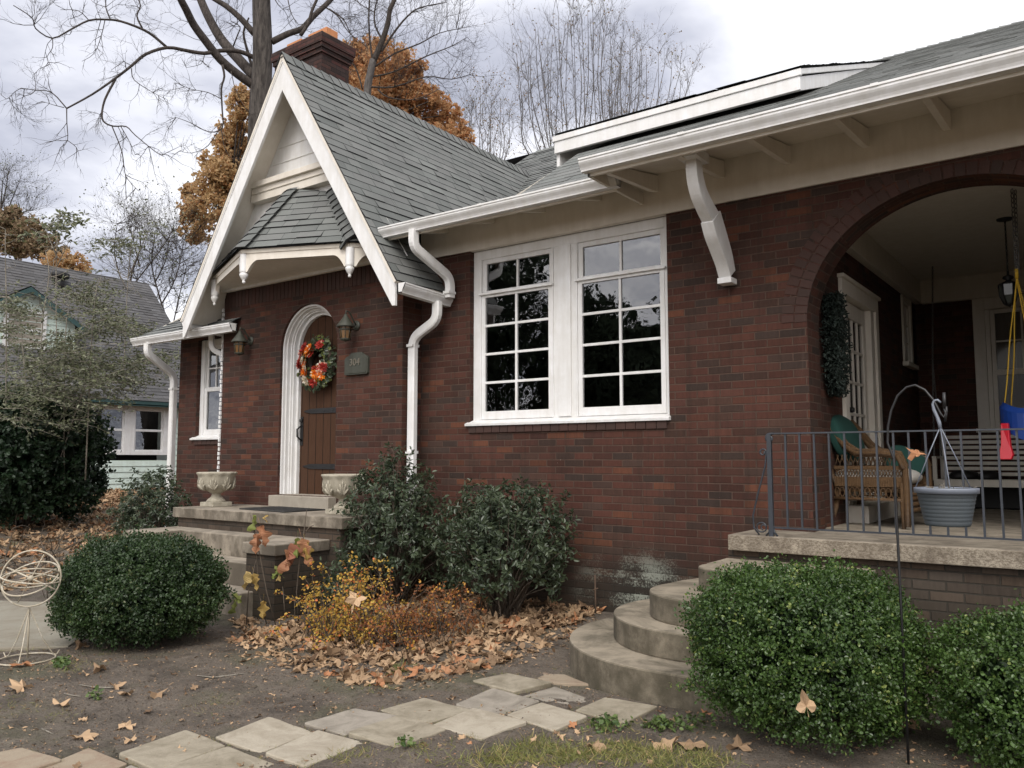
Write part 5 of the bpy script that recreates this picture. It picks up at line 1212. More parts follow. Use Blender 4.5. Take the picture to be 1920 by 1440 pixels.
for a in (R(200), R(320), R(80)):
    m = MB(); e = ac+Vector((.17*math.cos(a), .17*math.sin(a), .015)); t0 = sc_-Vector((0, 0, Rr+.01)); m.tube([t0, t0.lerp(e, .6)+Vector((.0, 0, -.02)), e+Vector((0, 0, .015)), e+Vector((.03*math.cos(a), .03*math.sin(a), .0)), e+Vector((.05*math.cos(a), .05*math.sin(a), .03))], .0045, 6); m.build('leg', 'rust_white', ar)
m = MB(); circ(m, ac+Vector((0, 0, .012)), (0, 0, 1), .19, .0065); m.build('base_ring', 'rust_white', ar)
# ============================================================ SHRUBS
def lump(d, f=2.2, s=0.0): return noise.noise(Vector((d[0]*f+s, d[1]*f+s*1.7, d[2]*f-s)))
def boxwood(name, px, depth, rad, h, n, label, seed, mat='box_leaf', leaf=.021, low=.06, cat='boxwood', sq=.75, grp=None, tuft=.05, sides=1.0):
    c = far(px, 861, depth); cx, cy = c[0], c[1]; z0 = gzf(cx, cy)
    root = thing(name, label, cat, (cx, cy, z0), grp)
    r = np.random.default_rng(seed)
    nt = n//16; D = sphere_dirs(nt*2); D = D[D[:, 2] > -.85][:nt]; nt = len(D)
    def surf(D):
        R_ = np.array([1+.15*lump(d, 1.7, seed)+.10*lump(d, 4.2, seed+3)+.07*lump(d, 10, seed+9) for d in D])
        # superellipsoid so the sides stay full
        q = (np.abs(D)**(2/sq)).sum(1)**(-sq/2); return D*(R_*q)[:, None]
    S = surf(D); hh = (h-low)/2
    P0 = S*np.array([rad, rad*sides, hh])*.97*(1-.22*r.random(nt)[:, None]**2.2) 
    out = D + .35*r.standard_normal((nt, 3)); out[:, 2] += .35; out /= np.linalg.norm(out, axis=1, keepdims=True)
    gap = np.array([noise.noise(Vector((x*3.3+seed*2, y*3.3, z*3.3))) for x, y, z in D]); kp = (gap < .24) | (r.random(nt) < .35); D = D[kp]; P0 = P0[kp]; out = out[kp]; nt = len(D)
    sh = r.random(nt) > .965; stretch = np.where(sh, r.uniform(1.3, 2.1, nt), r.uniform(.7, 1.3, nt))
    k = 16
    s = r.random((nt, k)); P = P0[:, None, :] + out[:, None, :]*(s*tuft*1.6*stretch[:, None])[:, :, None] + r.standard_normal((nt, k, 3))*tuft*.28
    N = np.repeat(out[:, None, :], k, 1)*.7 + .8*r.standard_normal((nt, k, 3)); A = np.repeat(out[:, None, :], k, 1)+r.standard_normal((nt, k, 3))*.8
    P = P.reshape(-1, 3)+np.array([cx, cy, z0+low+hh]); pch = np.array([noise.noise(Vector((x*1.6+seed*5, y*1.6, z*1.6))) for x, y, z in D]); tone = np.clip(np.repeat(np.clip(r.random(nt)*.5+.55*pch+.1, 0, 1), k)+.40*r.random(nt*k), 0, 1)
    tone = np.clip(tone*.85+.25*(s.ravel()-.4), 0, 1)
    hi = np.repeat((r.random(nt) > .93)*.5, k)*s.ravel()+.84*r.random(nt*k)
    scatter('foliage', P, N.reshape(-1, 3), r.uniform(.75, 1.25, nt*k)*leaf, mat, root, tint=np.stack([tone, hi], 1), align=A.reshape(-1, 3))
    m = MB()
    for i in range(26):
        a = r.uniform(0, 6.28); b = r.uniform(.15, .8); e = Vector((cx+rad*b*math.cos(a), cy+rad*b*math.sin(a), z0+h*r.uniform(.5, .85))); s_ = Vector((cx+.12*math.cos(a), cy+.12*math.sin(a), z0-.03)); m.tube([s_, s_.lerp(e, .5)+Vector((.03*math.cos(a), .03*math.sin(a), -.03)), e], [.012, .008, .004], 5)
    m.build('stems', 'shrub_stem', root)
    # leafy inner mass: big leaves coloured dark for the shade inside the bush
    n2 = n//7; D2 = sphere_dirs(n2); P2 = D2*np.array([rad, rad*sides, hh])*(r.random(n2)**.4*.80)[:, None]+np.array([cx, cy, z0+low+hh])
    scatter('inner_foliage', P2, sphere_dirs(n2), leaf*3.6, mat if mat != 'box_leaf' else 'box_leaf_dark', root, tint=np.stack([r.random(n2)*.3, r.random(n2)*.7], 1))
    return root
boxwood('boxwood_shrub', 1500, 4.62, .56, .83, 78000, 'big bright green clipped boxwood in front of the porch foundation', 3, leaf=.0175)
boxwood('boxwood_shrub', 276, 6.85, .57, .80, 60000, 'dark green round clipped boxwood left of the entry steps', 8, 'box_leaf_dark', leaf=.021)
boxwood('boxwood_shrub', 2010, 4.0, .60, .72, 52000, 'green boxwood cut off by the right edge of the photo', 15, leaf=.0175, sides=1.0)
boxwood('yew_shrub', 48, 15.0, 1.20, 2.4, 26000, 'very dark tall rounded evergreen shrub at the left edge', 22, 'yew_leaf', leaf=.075, tuft=.12, cat='evergreen shrub', sq=.85)
def whorl_shrub(px, y, rad, h, ntuft, label, seed, low=.1, lean=0, leaf=.05, mat='holly_leaf', base=None):
    a = math.atan((px-960)/1543); X = (y+6.8)*-math.tan(CYAW-a) if False else (y+6.8)*math.tan(a-CYAW)
    z0 = gzf(X, y); root = thing('holly_shrub', label, 'holly shrub', (X, y, z0)); r = np.random.default_rng(seed)
    D = sphere_dirs(ntuft*2); D = D[D[:, 2] > -.7][:ntuft]; n = len(D)
    R_ = np.array([1+.32*lump(d, 1.8, seed)+.22*lump(d, 5, seed) for d in D]); hh = (h-low)/2
    P0 = D*R_[:, None]*np.array([rad, rad*.75, hh])*(1-.65*r.random(n)[:, None]**1.6); P0 += np.array([X, y, z0+low+hh])
    P0[:, 1] = np.minimum(P0[:, 1], -.06)
    out = D+.5*r.standard_normal((n, 3)); out[:, 2] += .5; out /= np.linalg.norm(out, axis=1, keepdims=True)
    k = 13; s = r.random((n, k)); 
    rd = r.standard_normal((n, k, 3)); A = out[:, None, :]*.9+rd*.9; Nn = out[:, None, :]*1.0+r.standard_normal((n, k, 3))*.5
    P = P0[:, None, :]+out[:, None, :]*(s*.11)[:, :, None]+rd*.008; P[..., 1] = np.minimum(P[..., 1], -.03)
    tone = np.clip(.5*np.repeat(r.random(n), k)+.6*r.random(n*k)*s.ravel()+.05, 0, 1)
    scatter('foliage', P.reshape(-1, 3), Nn.reshape(-1, 3), r.uniform(.7, 1.25, n*k)*leaf, mat, root, tmpl=(NARROW_V, RHOMB_F), tint=np.stack([tone, r.random(n*k)*.82], 1), align=A.reshape(-1, 3))
    m = MB()
    for i in range(0, n, 5):
        e = Vector(P0[i]); s_ = Vector((X+.08*r.standard_normal(), y+.05*r.standard_normal(), z0-.02)); mid = s_.lerp(e, .5)+Vector((0, 0, .08)); m.tube([s_, mid, e, e+Vector(out[i])*.1], [.009, .006, .003, .002], 4)
    m.build('stems', 'shrub_stem', root); return root
whorl_shrub(742, -.78, .56, 1.42, 560, 'loose dark holly shrub against the downspout between the steps and the big window', 31)
whorl_shrub(945, -.62, .66, 1.22, 760, 'wide dark holly shrub under the big double window', 32)
whorl_shrub(292, -.9, .55, 1.30, 420, 'holly shrub left of the entry landing in front of the corner downspout', 33)
whorl_shrub(648, -1.5, .20, .62, 60, 'small sprig of holly growing low beside the cheek wall of the entry steps', 34, leaf=.045)

def fine_shrub(pts, label, mat, seed, nst, leaf, name='barberry_shrub', cat='barberry shrub'):
    """arching thin stems with rows of tiny leaves; pts = list of (px, py_top, depth) crown targets"""
    r = np.random.default_rng(seed); c = np.mean([far(p[0], 861, p[2]) for p in pts], 0); root = thing(name, label, cat, (c[0], c[1], gzf(c[0], c[1]))); m = MB(); LP = []; LA = []
    for i in range(nst):
        p = pts[r.integers(len(pts))]; e = Vector(far(p[0]+r.normal(0, 38), p[1]+r.uniform(-14, 130), p[2]+r.normal(0, .28)))
        b = Vector((e.x+r.normal(0, .20), e.y+r.normal(0, .12), gzf(e.x, e.y)-.01)); b = b.lerp(Vector((c[0], c[1], b.z)), .35)
        if e.z < b.z+.08: e.z = b.z+.08
        mid = b.lerp(e, .55)+Vector((r.normal(0, .03), r.normal(0, .03), .09)); tip = e+(e-mid)*.35+Vector((0, 0, -.03))
        pl = [b, mid, e, tip]; m.tube(pl, [.004, .003, .002, .0012], 4)
        for k in range(19):
            t_ = .25+.75*k/19; q = t_*3; j = min(2, int(q)); f = q-j; P = pl[j].lerp(pl[j+1], f); d = (pl[j+1]-pl[j]).normalized()
            LP.append([P.x+r.normal(0, .014), P.y+r.normal(0, .014), P.z+r.normal(0, .012)]); LA.append([d.x+r.normal(0, 1), d.y+r.normal(0, 1), d.z+r.normal(0, .8)])
    m.build('stems', 'shrub_stem', root); n = len(LP); tn = np.stack([np.clip(r.normal(.5, .3, n), 0, 1), r.random(n)*.97], 1)
    scatter('foliage', LP, r.standard_normal((n, 3))+[0, -.3, 1], r.uniform(.6, 1.4, n)*leaf, mat, root, tint=tn, align=LA); return root
fine_shrub([(585, 1110, 6.9), (630, 1080, 7.0), (655, 1060, 7.1), (700, 1080, 7.1), (700, 1120, 6.9), (650, 1130, 6.8), (610, 1125, 6.8)], 'low barberry shrub with bright yellow and orange leaves beside the entry steps', 'gold_leaf', 41, 190, .024)
fine_shrub([(730, 1085, 7.0), (770, 1110, 6.9), (800, 1110, 6.9), (830, 1100, 7.0), (850, 1110, 7.0), (790, 1150, 6.6), (730, 1150, 6.6), (690, 1150, 6.5)], 'low barberry shrub with copper and dull red leaves in front of the holly', 'copper_leaf', 42, 165, .022)
hd = None
def hydrangea(label, stems, leaves, seed):
    b = on_z(*stems[0][0]); root = thing('hydrangea', label, 'hydrangea', (b[0], b[1], 0)); dep = float((b-CAM) @ c_f); m = MB()
    for s in stems: m = MB(); m.tube([Vector(far(x, y, dep)) for x, y in s], [.006]*(len(s)-1)+[.003], 5); m.build('stem', 'shrub_stem', root)
    for i, (x, y, size, mat, drop) in enumerate(leaves):
        P = far(x, y, dep-.03); V, F_ = oakleaf(.5, seed+i)
        # leaf blade hangs from its stalk, facing us and a little down
        T = np.array([.35*((i*2) % 3-1), .0, -1.0]) if drop else np.array([.6*(-1)**i, 0, .4]); 
        V = V*np.array([1.0, .72, 1.6]); scatter('leaf', [P], [[.5+.9*(i % 3-1), -.8, .25]], size*.92, mat, root, tmpl=(V, F_), tint=np.array([[random.random(), random.random()*.9]]), align=[T*6])
hydrangea('bare stemmed hydrangea with drooping green and rust leaves, left one beside the steps', [[(517, 1172), (500, 1110), (488, 1045), (478, 1000), (470, 965)], [(500, 1170), (485, 1110), (481, 1040), (490, 1000)], [(462, 1172), (466, 1110), (480, 1050)]],
          [(478, 965, .17, 'hydrangea_green', 1), (488, 985, .22, 'hydrangea_leaf', 1), (481, 1000, .20, 'hydrangea_leaf', 1), (466, 1072, .19, 'hydrangea_gold', 1), (476, 1075, .17, 'hydrangea_gold', 1), (494, 1126, .18, 'hydrangea_gold', 1), (441, 1124, .15, 'hydrangea_green', 1), (452, 1130, .14, 'hydrangea_green', 0), (510, 1085, .09, 'hydrangea_green', 0), (497, 975, .12, 'hydrangea_gold', 0)], 60)
hydrangea('bare stemmed hydrangea with large coral lobed leaves, right one beside the steps', [[(560, 1165), (556, 1110), (562, 1050), (570, 1000), (575, 955)], [(568, 1005), (580, 988), (588, 985)], [(535, 1160), (530, 1100)]],
          [(552, 1020, .30, 'hydrangea_leaf', 1), (566, 1010, .29, 'hydrangea_leaf', 1), (558, 1008, .20, 'hydrangea_green', 1), (540, 1030, .25, 'hydrangea_leaf', 1), (572, 1015, .20, 'hydrangea_gold', 1), (528, 1078, .12, 'hydrangea_green', 0), (519, 1088, .09, 'hydrangea_gold', 0)], 70)

# ============================================================ TREES
def branchlet(m, p, d, L, r, lvl, rr, up=0.0, spread=.75, nseg=5, mi=0):
    pts = [p]; q = Vector(p); dd = Vector(d).normalized()
    for i in range(nseg):
        dd = (dd+Vector((rr.gauss(0, .20), rr.gauss(0, .20), rr.gauss(0, .18)+up*.18))).normalized(); q = q+dd*(L/nseg); pts.append(q.copy())
    m.tube(pts, [r*(1-.8*i/nseg) for i in range(nseg+1)], 4 if r > .006 else 3, mi, cap=False)
    tips.append((pts[-1], dd))
    if lvl > 0:
        k = 3+lvl
        for i in range(k):
            j = rr.randint(1, nseg); a = pts[j]; b = (pts[j]-pts[j-1]).normalized(); s = Vector((rr.gauss(0, 1), rr.gauss(0, 1), rr.gauss(0, 1))); s = (s-b*s.dot(b)).normalized()
            branchlet(m, a, b+s*spread, L*rr.uniform(.35, .62), max(r*.5, .003), lvl-1, rr, up, spread, max(3, nseg-1), mi)
tips = []
def limb(m, px, d, w0, w1, rr, twigs=0, tl=1.0, lvl=2, up=0.0, dd=0.0, tr=.010, n=8, t0=.2, fw=.55):
    """px polyline surveyed on the photo at distance d (varying by dd), widths in photo pixels"""
    P = [Vector(far(x, y, d+dd*i/(len(px)-1))) for i, (x, y) in enumerate(px)]
    # subdivide smoothly
    Q = []
    for i in range(len(P)-1):
        a = P[max(i-1, 0)]; b = P[i]; c = P[i+1]; e = P[min(i+2, len(P)-1)]
        for k in range(3):
            t_ = k/3; Q.append(.5*((2*b)+(c-a)*t_+(2*a-5*b+4*c-e)*t_*t_+(3*b-a-3*c+e)*t_**3))
    Q.append(P[-1]); mm = len(Q); s = d/CF
    m.tube(Q, [max(.004, .5*s*(w0+(w1-w0)*i/(mm-1))) for i in range(mm)], n)
    for k in range(twigs):
        j = rr.randint(int(mm*t0), mm-1); b = (Q[min(j+1, mm-1)]-Q[j-1]).normalized(); sd = Vector((rr.gauss(0, 1), rr.gauss(0, .6), rr.gauss(0, 1)+up)); sd = (sd-b*sd.dot(b)).normalized()
        branchlet(m, Q[j], b*fw+sd, tl*rr.uniform(.5, 1.2), tr*rr.uniform(.7, 1.1), lvl, rr, up)
    return Q
z3 = lambda L: [(x/3, y/3) for x, y in L]
rr = random.Random(21)
oak = thing('bare_oak_tree', 'large bare dark oak rising behind the gable with a long limb reaching left', 'tree', tuple(far(490, 861, 24)*[1, 1, 0]))
m = MB(); D_ = 24
tb = far(486, 861, 24); 
trunk = limb(m, [(478, 861), (481, 500), (484, 300), (487, 200), (492, 120), (492, 60), (490, 0), (489, -120), (492, -260)], D_, 44, 30, rr, 0, n=14)
m.build('trunk', 'oak_bark', oak)
m = MB(); tips = []
limb(m, z3([(1440,490),(1340,420),(1240,335),(1160,235),(1090,140),(1050,60),(1010,-20),(960,-160)]), D_, 17, 12, rr, 6, 1.6, 2, dd=-2)
limb(m, z3([(1440,440),(1340,330),(1255,235),(1190,130),(1130,0),(1090,-140)]), D_, 20, 15, rr, 6, 1.6, 2, dd=1)
limb(m, z3([(1430,190),(1360,110),(1280,40),(1200,-10),(1080,-90)]), D_, 12, 9, rr, 6, 1.5, 2)
limb(m, z3([(1440,330),(1350,290),(1240,285),(1150,300),(1050,285),(940,268),(820,305),(740,370),(650,440),(520,530),(375,610)]), D_, 9, 2.6, rr, 10, 1.0, 2, dd=-3)
limb(m, z3([(940,268),(860,200),(790,160),(680,120),(600,110),(500,115),(400,165),(295,215),(200,160),(180,100),(75,30)]), D_-1, 5.5, 1.4, rr, 16, 1.1, 2, up=.3, dd=-2)
limb(m, z3([(800,158),(770,90),(790,30),(760,-40)]), D_-1, 3.5, 2, rr, 5, 1.0, 2); limb(m, z3([(620,108),(595,40),(600,-40)]), D_-1.5, 2.5, 1.5, rr, 5, 1.0, 2); limb(m, z3([(500,115),(440,60),(340,55)]), D_-2, 1.8, .8, rr, 5, .8, 1)
limb(m, z3([(650,445),(590,560),(573,650),(590,690),(640,710),(710,712),(760,760),(870,850),(920,880)]), D_-2, 4.5, 1, rr, 12, 1.0, 2, up=-.4, dd=-1)
limb(m, z3([(630,710),(685,850),(700,960),(720,1010),(780,1075)]), D_-2.5, 2.2, .8, rr, 10, .8, 1, up=-.3); limb(m, z3([(680,712),(730,800),(760,870)]), D_-2.5, 1.6, .7, rr, 5, .7, 1, up=-.3)
limb(m, z3([(375,610),(290,520),(200,508),(110,500),(50,550)]), D_-3, 2.4, .8, rr, 12, .9, 2); limb(m, z3([(375,610),(376,690),(380,790),(340,830)]), D_-3, 2.2, .8, rr, 6, .8, 1, up=-.3); limb(m, z3([(380,790),(430,830),(445,880)]), D_-3, 1.4, .6, rr, 4, .6, 1)
limb(m, z3([(360,605),(300,590),(240,570)]), D_-3, 1.6, .6, rr, 5, .6, 1); limb(m, z3([(740,385),(755,450),(860,520),(940,560)]), D_-1.5, 2, .7, rr, 10, .7, 1); limb(m, z3([(590,115),(570,200),(530,300),(460,345)]), D_-2, 1.8, .7, rr, 7, .7, 1, up=-.2)
limb(m, z3([(295,215),(295,270),(265,320),(280,360)]), D_-2.5, 1.8, .6, rr, 5, .6, 1, up=-.3)
limb(m, z3([(1250,365),(1262,430),(1245,500),(1250,620),(1250,720),(1175,742),(1070,690),(990,660)]), D_-1, 4.5, .8, rr, 10, .8, 2); limb(m, z3([(1248,700),(1170,820),(1080,860),(1010,850)]), D_-1, 1.8, .7, rr, 8, .7, 1); limb(m, z3([(1245,730),(1270,850),(1330,910)]), D_-1, 1.8, .7, rr, 4, .5, 1); limb(m, z3([(1250,560),(1170,520),(1070,500),(990,465)]), D_-1, 1.8, .7, rr, 10, .7, 2)
limb(m, z3([(1300,400),(1330,520),(1400,640)]), D_-1, 1.6, .7, rr, 6, .6, 1); limb(m, z3([(1150,310),(1130,360),(1050,380)]), D_-1, 1.5, .6, rr, 5, .6, 1)
limb(m, z3([(1530,235),(1620,190),(1700,160),(1760,95),(1830,30),(1880,-20),(1960,-80)]), D_, 13, 8, rr, 8, 1.4, 2, dd=1); limb(m, z3([(1690,200),(1735,130),(1755,60),(1795,-30)]), D_, 7, 5, rr, 5, 1.2, 2); limb(m, z3([(1420,380),(1390,280),(1370,180),(1400,100)]), D_+1, 6, 3, rr, 6, 1, 2); limb(m, z3([(1310,265),(1335,200),(1350,150),(1300,120)]), D_+1, 3, 1.5, rr, 6, .9, 2)
limb(m, z3([(1830,40),(1900,90),(1960,180),(2060,260)]), D_+1, 3, 1, rr, 10, 1.2, 2); limb(m, z3([(1620,0),(1640,80),(1680,140)]), D_, 2, 1, rr, 5, .8, 1); limb(m, z3([(1530,-40),(1560,20),(1600,60)]), D_, 2, 1, rr, 6, .9, 1)
m.build('crown', 'twig_bark', oak)

def leaf_tree(name, label, trunk_px, d, blobs, mat, seed, nleaf, leaf, lobes=None, holes=.49, cat='tree', barkm='twig_bark', limbs=()):
    r = np.random.default_rng(seed); rq = random.Random(seed); b = far(trunk_px[0][0], 861, d); root = thing(name, label, cat, (b[0], b[1], gzf(b[0], b[1])))
    m = MB(); limb(m, trunk_px, d, limbs and 14 or 8, 4, rq, 0)
    m.build('trunk', barkm, root); m = MB()
    cs = [(np.array(far(x, y, d+r.normal(0, .6))), w/CF*d) for x, y, w in blobs]
    tp = Vector(far(*trunk_px[-1], d))
    for c_, w in cs:
        e = Vector(c_); m.tube([tp, tp.lerp(e, .5)+Vector((0, 0, .2)), e], [.05, .035, .015], 5)
        for k in range(5): branchlet(m, e, Vector((rq.gauss(0, 1), rq.gauss(0, 1), rq.gauss(0, 1))), w*1.1, .012, 1, rq)
    P = []; area = sum(w*w for _, w in cs)
    for c_, w in cs:
        k = int(nleaf*1.9*w*w/area); nc = max(4, k//14); D = sphere_dirs(nc)*(r.random(nc)**.40)[:, None]; D[:, 2] *= .9
        keep = np.array([noise.noise(Vector((x*2.1+seed, y*2.1, z*2.1)))+.5 for x, y, z in D+c_/w*.7]) > holes; D = D[keep]
        C_ = c_+D*w; P.append((C_[:, None, :]+r.standard_normal((len(C_), 14, 3))*w*.09).reshape(-1, 3))
    P = np.concatenate(P); n = len(P); m.build('limbs', barkm, root)
    scatter('crown', P, r.standard_normal((n, 3)), r.uniform(.6, 1.3, n)*leaf*.70, mat, root, tint=np.stack([r.random(n), r.random(n)], 1)); return root
leaf_tree('maple_tree', 'orange brown leafed tree seen between the left rake and the oak trunk', [(440, 861), (440, 500), (435, 350)], 34,
    [(460, 205, 34), (450, 180, 22), (474, 190, 20), (438, 245, 30), (452, 290, 36), (425, 275, 26), (418, 320, 34), (400, 345, 34), (390, 300, 20), (372, 365, 26), (352, 362, 16), (365, 395, 28), (350, 410, 14), (380, 430, 26), (362, 445, 18), (345, 430, 10), (430, 345, 36), (410, 390, 34)], 'ochre_leaf', 5, 15000, .20, limbs=1)
leaf_tree('maple_tree', 'rust orange leafed tree rising behind the chimney and the gable ridge', [(705, 861), (705, 400), (700, 250)], 33,
    [(660, 100, 28), (690, 92, 26), (720, 105, 34), (752, 115, 30), (672, 135, 36), (705, 150, 44), (745, 150, 42), (780, 145, 24), (790, 125, 16), (770, 180, 36), (735, 195, 42), (690, 185, 40), (655, 160, 30), (800, 180, 26), (818, 185, 18), (830, 200, 22), (790, 215, 36), (820, 235, 34), (848, 215, 20), (858, 245, 26), (875, 262, 16), (840, 262, 30), (880, 275, 10), (760, 230, 34), (810, 260, 30), (630, 130, 26)], 'oak_leaf', 6, 26000, .19, limbs=1)
# greyish branching tree in front of the rust one
rr = random.Random(77)
gt = thing('bare_tree', 'bare grey limbed tree with upswept twigs right of the chimney', 'tree', tuple(far(700, 861, 28)*[1, 1, 0]))
m = MB(); limb(m, [(688, 861), (688, 400), (688, 190), (694, 140), (700, 112)], 28, 16, 13, rr, 0, n=10); m.build('trunk', 'pale_bark', gt); m = MB(); tips = []
zz = lambda L: [(440+x/4.174, y/4.174) for x, y in L]
limb(m, zz([(1085,480),(1130,380),(1165,290),(1200,180),(1215,80),(1250,0),(1290,-120)]), 28, 12, 7, rr, 12, 1.6, 2, up=.4)
limb(m, zz([(1150,400),(1250,250),(1350,130),(1450,60),(1650,20)]), 28, 5, 1.5, rr, 20, 1.5, 2, up=.5); limb(m, zz([(1160,320),(1100,200),(1095,90),(1120,-20)]), 28, 4, 2, rr, 12, 1.4, 2, up=.4); limb(m, zz([(1080,470),(1060,330),(1050,150),(1055,0)]), 28, 4, 2.5, rr, 10, 1.4, 2, up=.4)
limb(m, zz([(1100,520),(1250,420),(1450,340),(1600,260),(1780,220)]), 28, 4, 1, rr, 24, 1.5, 2, up=.6); limb(m, zz([(1080,600),(1250,560),(1500,440),(1700,360),(1820,290)]), 28, 4, 1, rr, 26, 1.5, 2, up=.6); limb(m, zz([(1060,680),(1250,680),(1500,600),(1700,620),(1880,570)]), 28, 4, 1, rr, 22, 1.4, 2, up=.7)
limb(m, zz([(1120,700),(1200,760),(1400,780),(1600,700)]), 27, 3.5, 1, rr, 10, 1.0, 1, up=.3); limb(m, zz([(1000,700),(960,560),(900,450),(870,300)]), 28, 3, 1.2, rr, 10, 1.2, 2, up=.4); limb(m, zz([(1100,100),(980,30),(900,-40)]), 28, 2, 1, rr, 12, 1.2, 2); limb(m, zz([(740,70),(850,150),(900,250),(960,330)]), 27, 3, 1, rr, 12, 1.0, 2)
m.build('crown', 'twig_bark', gt)
# tall many-stemmed bare trees behind the roof
def fan_tree(label, base, spread, top, d, nst, seed, w=(3.8, .8), sparse=True, barkm='pale_bark', twig=11):
    rq = random.Random(seed); b = far(base, 861, d); root = thing('bare_tree', label, 'tree', (b[0], b[1], 0)); m = MB(); global tips; tips = []
    limb(m, [(base, 861), (base, 560), (base+3, 430)], d, 22, 16, rq, 0); m.build('trunk', barkm, root); m = MB()
    for i in range(nst):
        s = -1+2*(i+rq.uniform(.2, .8))/nst; e = base+spread[2]+s*spread[1]; ty = top(s)+rq.uniform(-8, 40)
        x0 = base+s*12; mx = base+s*spread[0]
        pts = [(x0, 430), (x0+(mx-x0)*.55+rq.uniform(-5, 5), 340), (mx+rq.uniform(-8, 8), 270), (mx+(e-mx)*.62+rq.uniform(-8, 8), (270+ty)/2+rq.uniform(-20, 20)), (e+rq.uniform(-8, 8), ty)]
        dq = d+rq.uniform(-1.5, 1.5)
        limb(m, pts, dq, w[0]*rq.uniform(.5, 1.2), w[1], rq, twig, 1.25, 2, up=.7, tr=.010, n=5, t0=.28, fw=1.3)
    tp = list(tips); m.build('crown', barkm, root)
    if sparse:
        r = np.random.default_rng(seed); k = r.choice(len(tp), min(len(tp), 500), replace=False); P = np.array([tp[i][0] for i in k]); scatter('last_leaves', P, r.standard_normal((len(P), 3)), .085, 'brown_tree_leaf', root)
fan_tree('tall bare tree with a broad fan of upright stems behind the middle of the roof', 1085, (100, 118, -5), lambda s: 20+80*s*s, 33, 32, 91, twig=11)
fan_tree('bare fan shaped tree at the right behind the white fascia of the upper roof', 1195, (65, 92, 20), lambda s: 85+70*abs(s)**1.3, 36, 17, 92, w=(3.0, .8), twig=9)
fan_tree('thin faint bare tree with yellowing twigs standing left of the broad fan tree', 915, (45, 48, 0), lambda s: 155+50*abs(s), 38, 14, 93, w=(2.6, .7), twig=8)
# far left trees
leaf_tree('brown_tree', 'brownish thinning tree at the far left behind the neighbour roof', [(30, 861), (30, 600), (30, 470)], 48, [(10, 440, 40), (40, 450, 40), (75, 455, 34), (60, 425, 22), (100, 470, 26), (0, 410, 26), (20, 400, 18)], 'brown_tree_leaf', 7, 7000, .28, limbs=1)
leaf_tree('brown_tree', 'low orange brown tree peeping over the neighbour roof ridge', [(120, 861), (120, 600), (120, 520)], 44, [(115, 490, 24), (140, 500, 26), (160, 515, 16), (95, 490, 18)], 'ochre_leaf', 8, 2600, .24)
rr = random.Random(5)
for lab, segs, d in (('hazy bare tree at the upper left edge', [[(-5, 600), (0, 420), (5, 340)], [(0, 430), (20, 380), (35, 345)], [(2, 440), (40, 400), (60, 395)], [(0, 400), (12, 350), (15, 320)]], 50),
                     ('slender bare tree between the neighbour roof and the gable', [[(235, 861), (240, 560), (262, 470), (262, 430)], [(240, 560), (215, 480), (220, 420)], [(245, 540), (300, 470), (330, 420)], [(262, 500), (250, 450), (240, 420)]], 38),
                     ('bare tree with crooked limbs just left of the lower rake', [[(318, 861), (318, 640), (300, 560), (285, 500), (290, 440)], [(300, 575), (330, 520), (345, 450)], [(312, 600), (275, 560), (250, 510)], [(318, 640), (335, 560), (350, 500)], [(290, 530), (310, 490), (318, 440)]], 32)):
    b = far(segs[0][0][0], 861, d); root = thing('bare_tree', lab, 'tree', (b[0], b[1], 0)); m = MB(); tips = []
    Q = limb(m, segs[0], d, 5, 1.5, rr, 0); m.build('trunk', 'twig_bark', root); m = MB()
    for s in segs: limb(m, s, d, 3, 1, rr, 26, 1.9, 2, up=.5, t0=.4, tr=.012)
    tp = list(tips); m.build('crown', 'twig_bark', root); r = np.random.default_rng(3); P = np.array([tp[i][0] for i in range(0, len(tp), 7)]); scatter('last_leaves', P, r.standard_normal((len(P), 3)), .09, 'airy_leaf', root)
# slim sapling in front of the sky
def sapling(lab, trunk, d, clusters, seed, n, leaf, mat='airy_leaf', sprays=None, name='sapling', cat='young tree', stemmat='pale_stem', wd=2.2):
    rq = random.Random(seed); r = np.random.default_rng(seed); b = far(trunk[0][0][0], 861, d); root = thing(name, lab, cat, (b[0], b[1], gzf(b[0], b[1]))); m = MB()
    for tk in trunk: m = MB(); limb(m, tk, d, wd, .8, rq, 5, .5, 1, n=5); m.build('stem', stemmat, root)
    m = MB()
    LP = []; LA = []; W = np.array([c[2]*c[3] for c in clusters], float); W /= W.sum()
    for k in range(n):
        x, y, w, h = clusters[r.choice(len(clusters), p=W)]; c_ = far(x+r.normal(0, w*.5), y+r.normal(0, h*.5), d+r.normal(0, .7)); L = r.uniform(.25, .75); a = r.uniform(-.5, .5) + (0 if r.random() < .75 else math.pi)
        dv = c_r*math.cos(a)+np.array([0, 0, 1.0])*math.sin(a)*.7+c_f*r.normal(0, .4); q = Vector(c_); e = q+Vector(dv)*L; e.z -= .12*L; m.tube([q, q.lerp(e, .5)+Vector((0, 0, .05*L)), e], [.006, .004, .002], 3, cap=False)
        for j in range(22):
            t_ = j/22; p = q.lerp(e, t_); p.z += .2*L*t_*(1-t_); LP.append([p.x+r.normal(0, .04), p.y+r.normal(0, .04), p.z+r.normal(0, .025)]); LA.append(list(dv+r.normal(0, .7, 3)))
    m.build('crown', stemmat, root); scatter('foliage', LP, r.standard_normal((len(LP), 3))*.7+[.3, -.4, .8], r.uniform(.6, 1.3, len(LP))*leaf, mat, root, align=LA, tmpl=(NARROW_V, RHOMB_F))
sapling('slim sapling with a few dark leaves standing against the sky at the upper left', [[(107, 700), (105, 540), (107, 450), (112, 400)], [(106, 480), (85, 430)], [(107, 500), (128, 455)]], 18, [(110, 405, 14, 14), (90, 430, 12, 10), (122, 425, 10, 12)], 51, 16, .12)
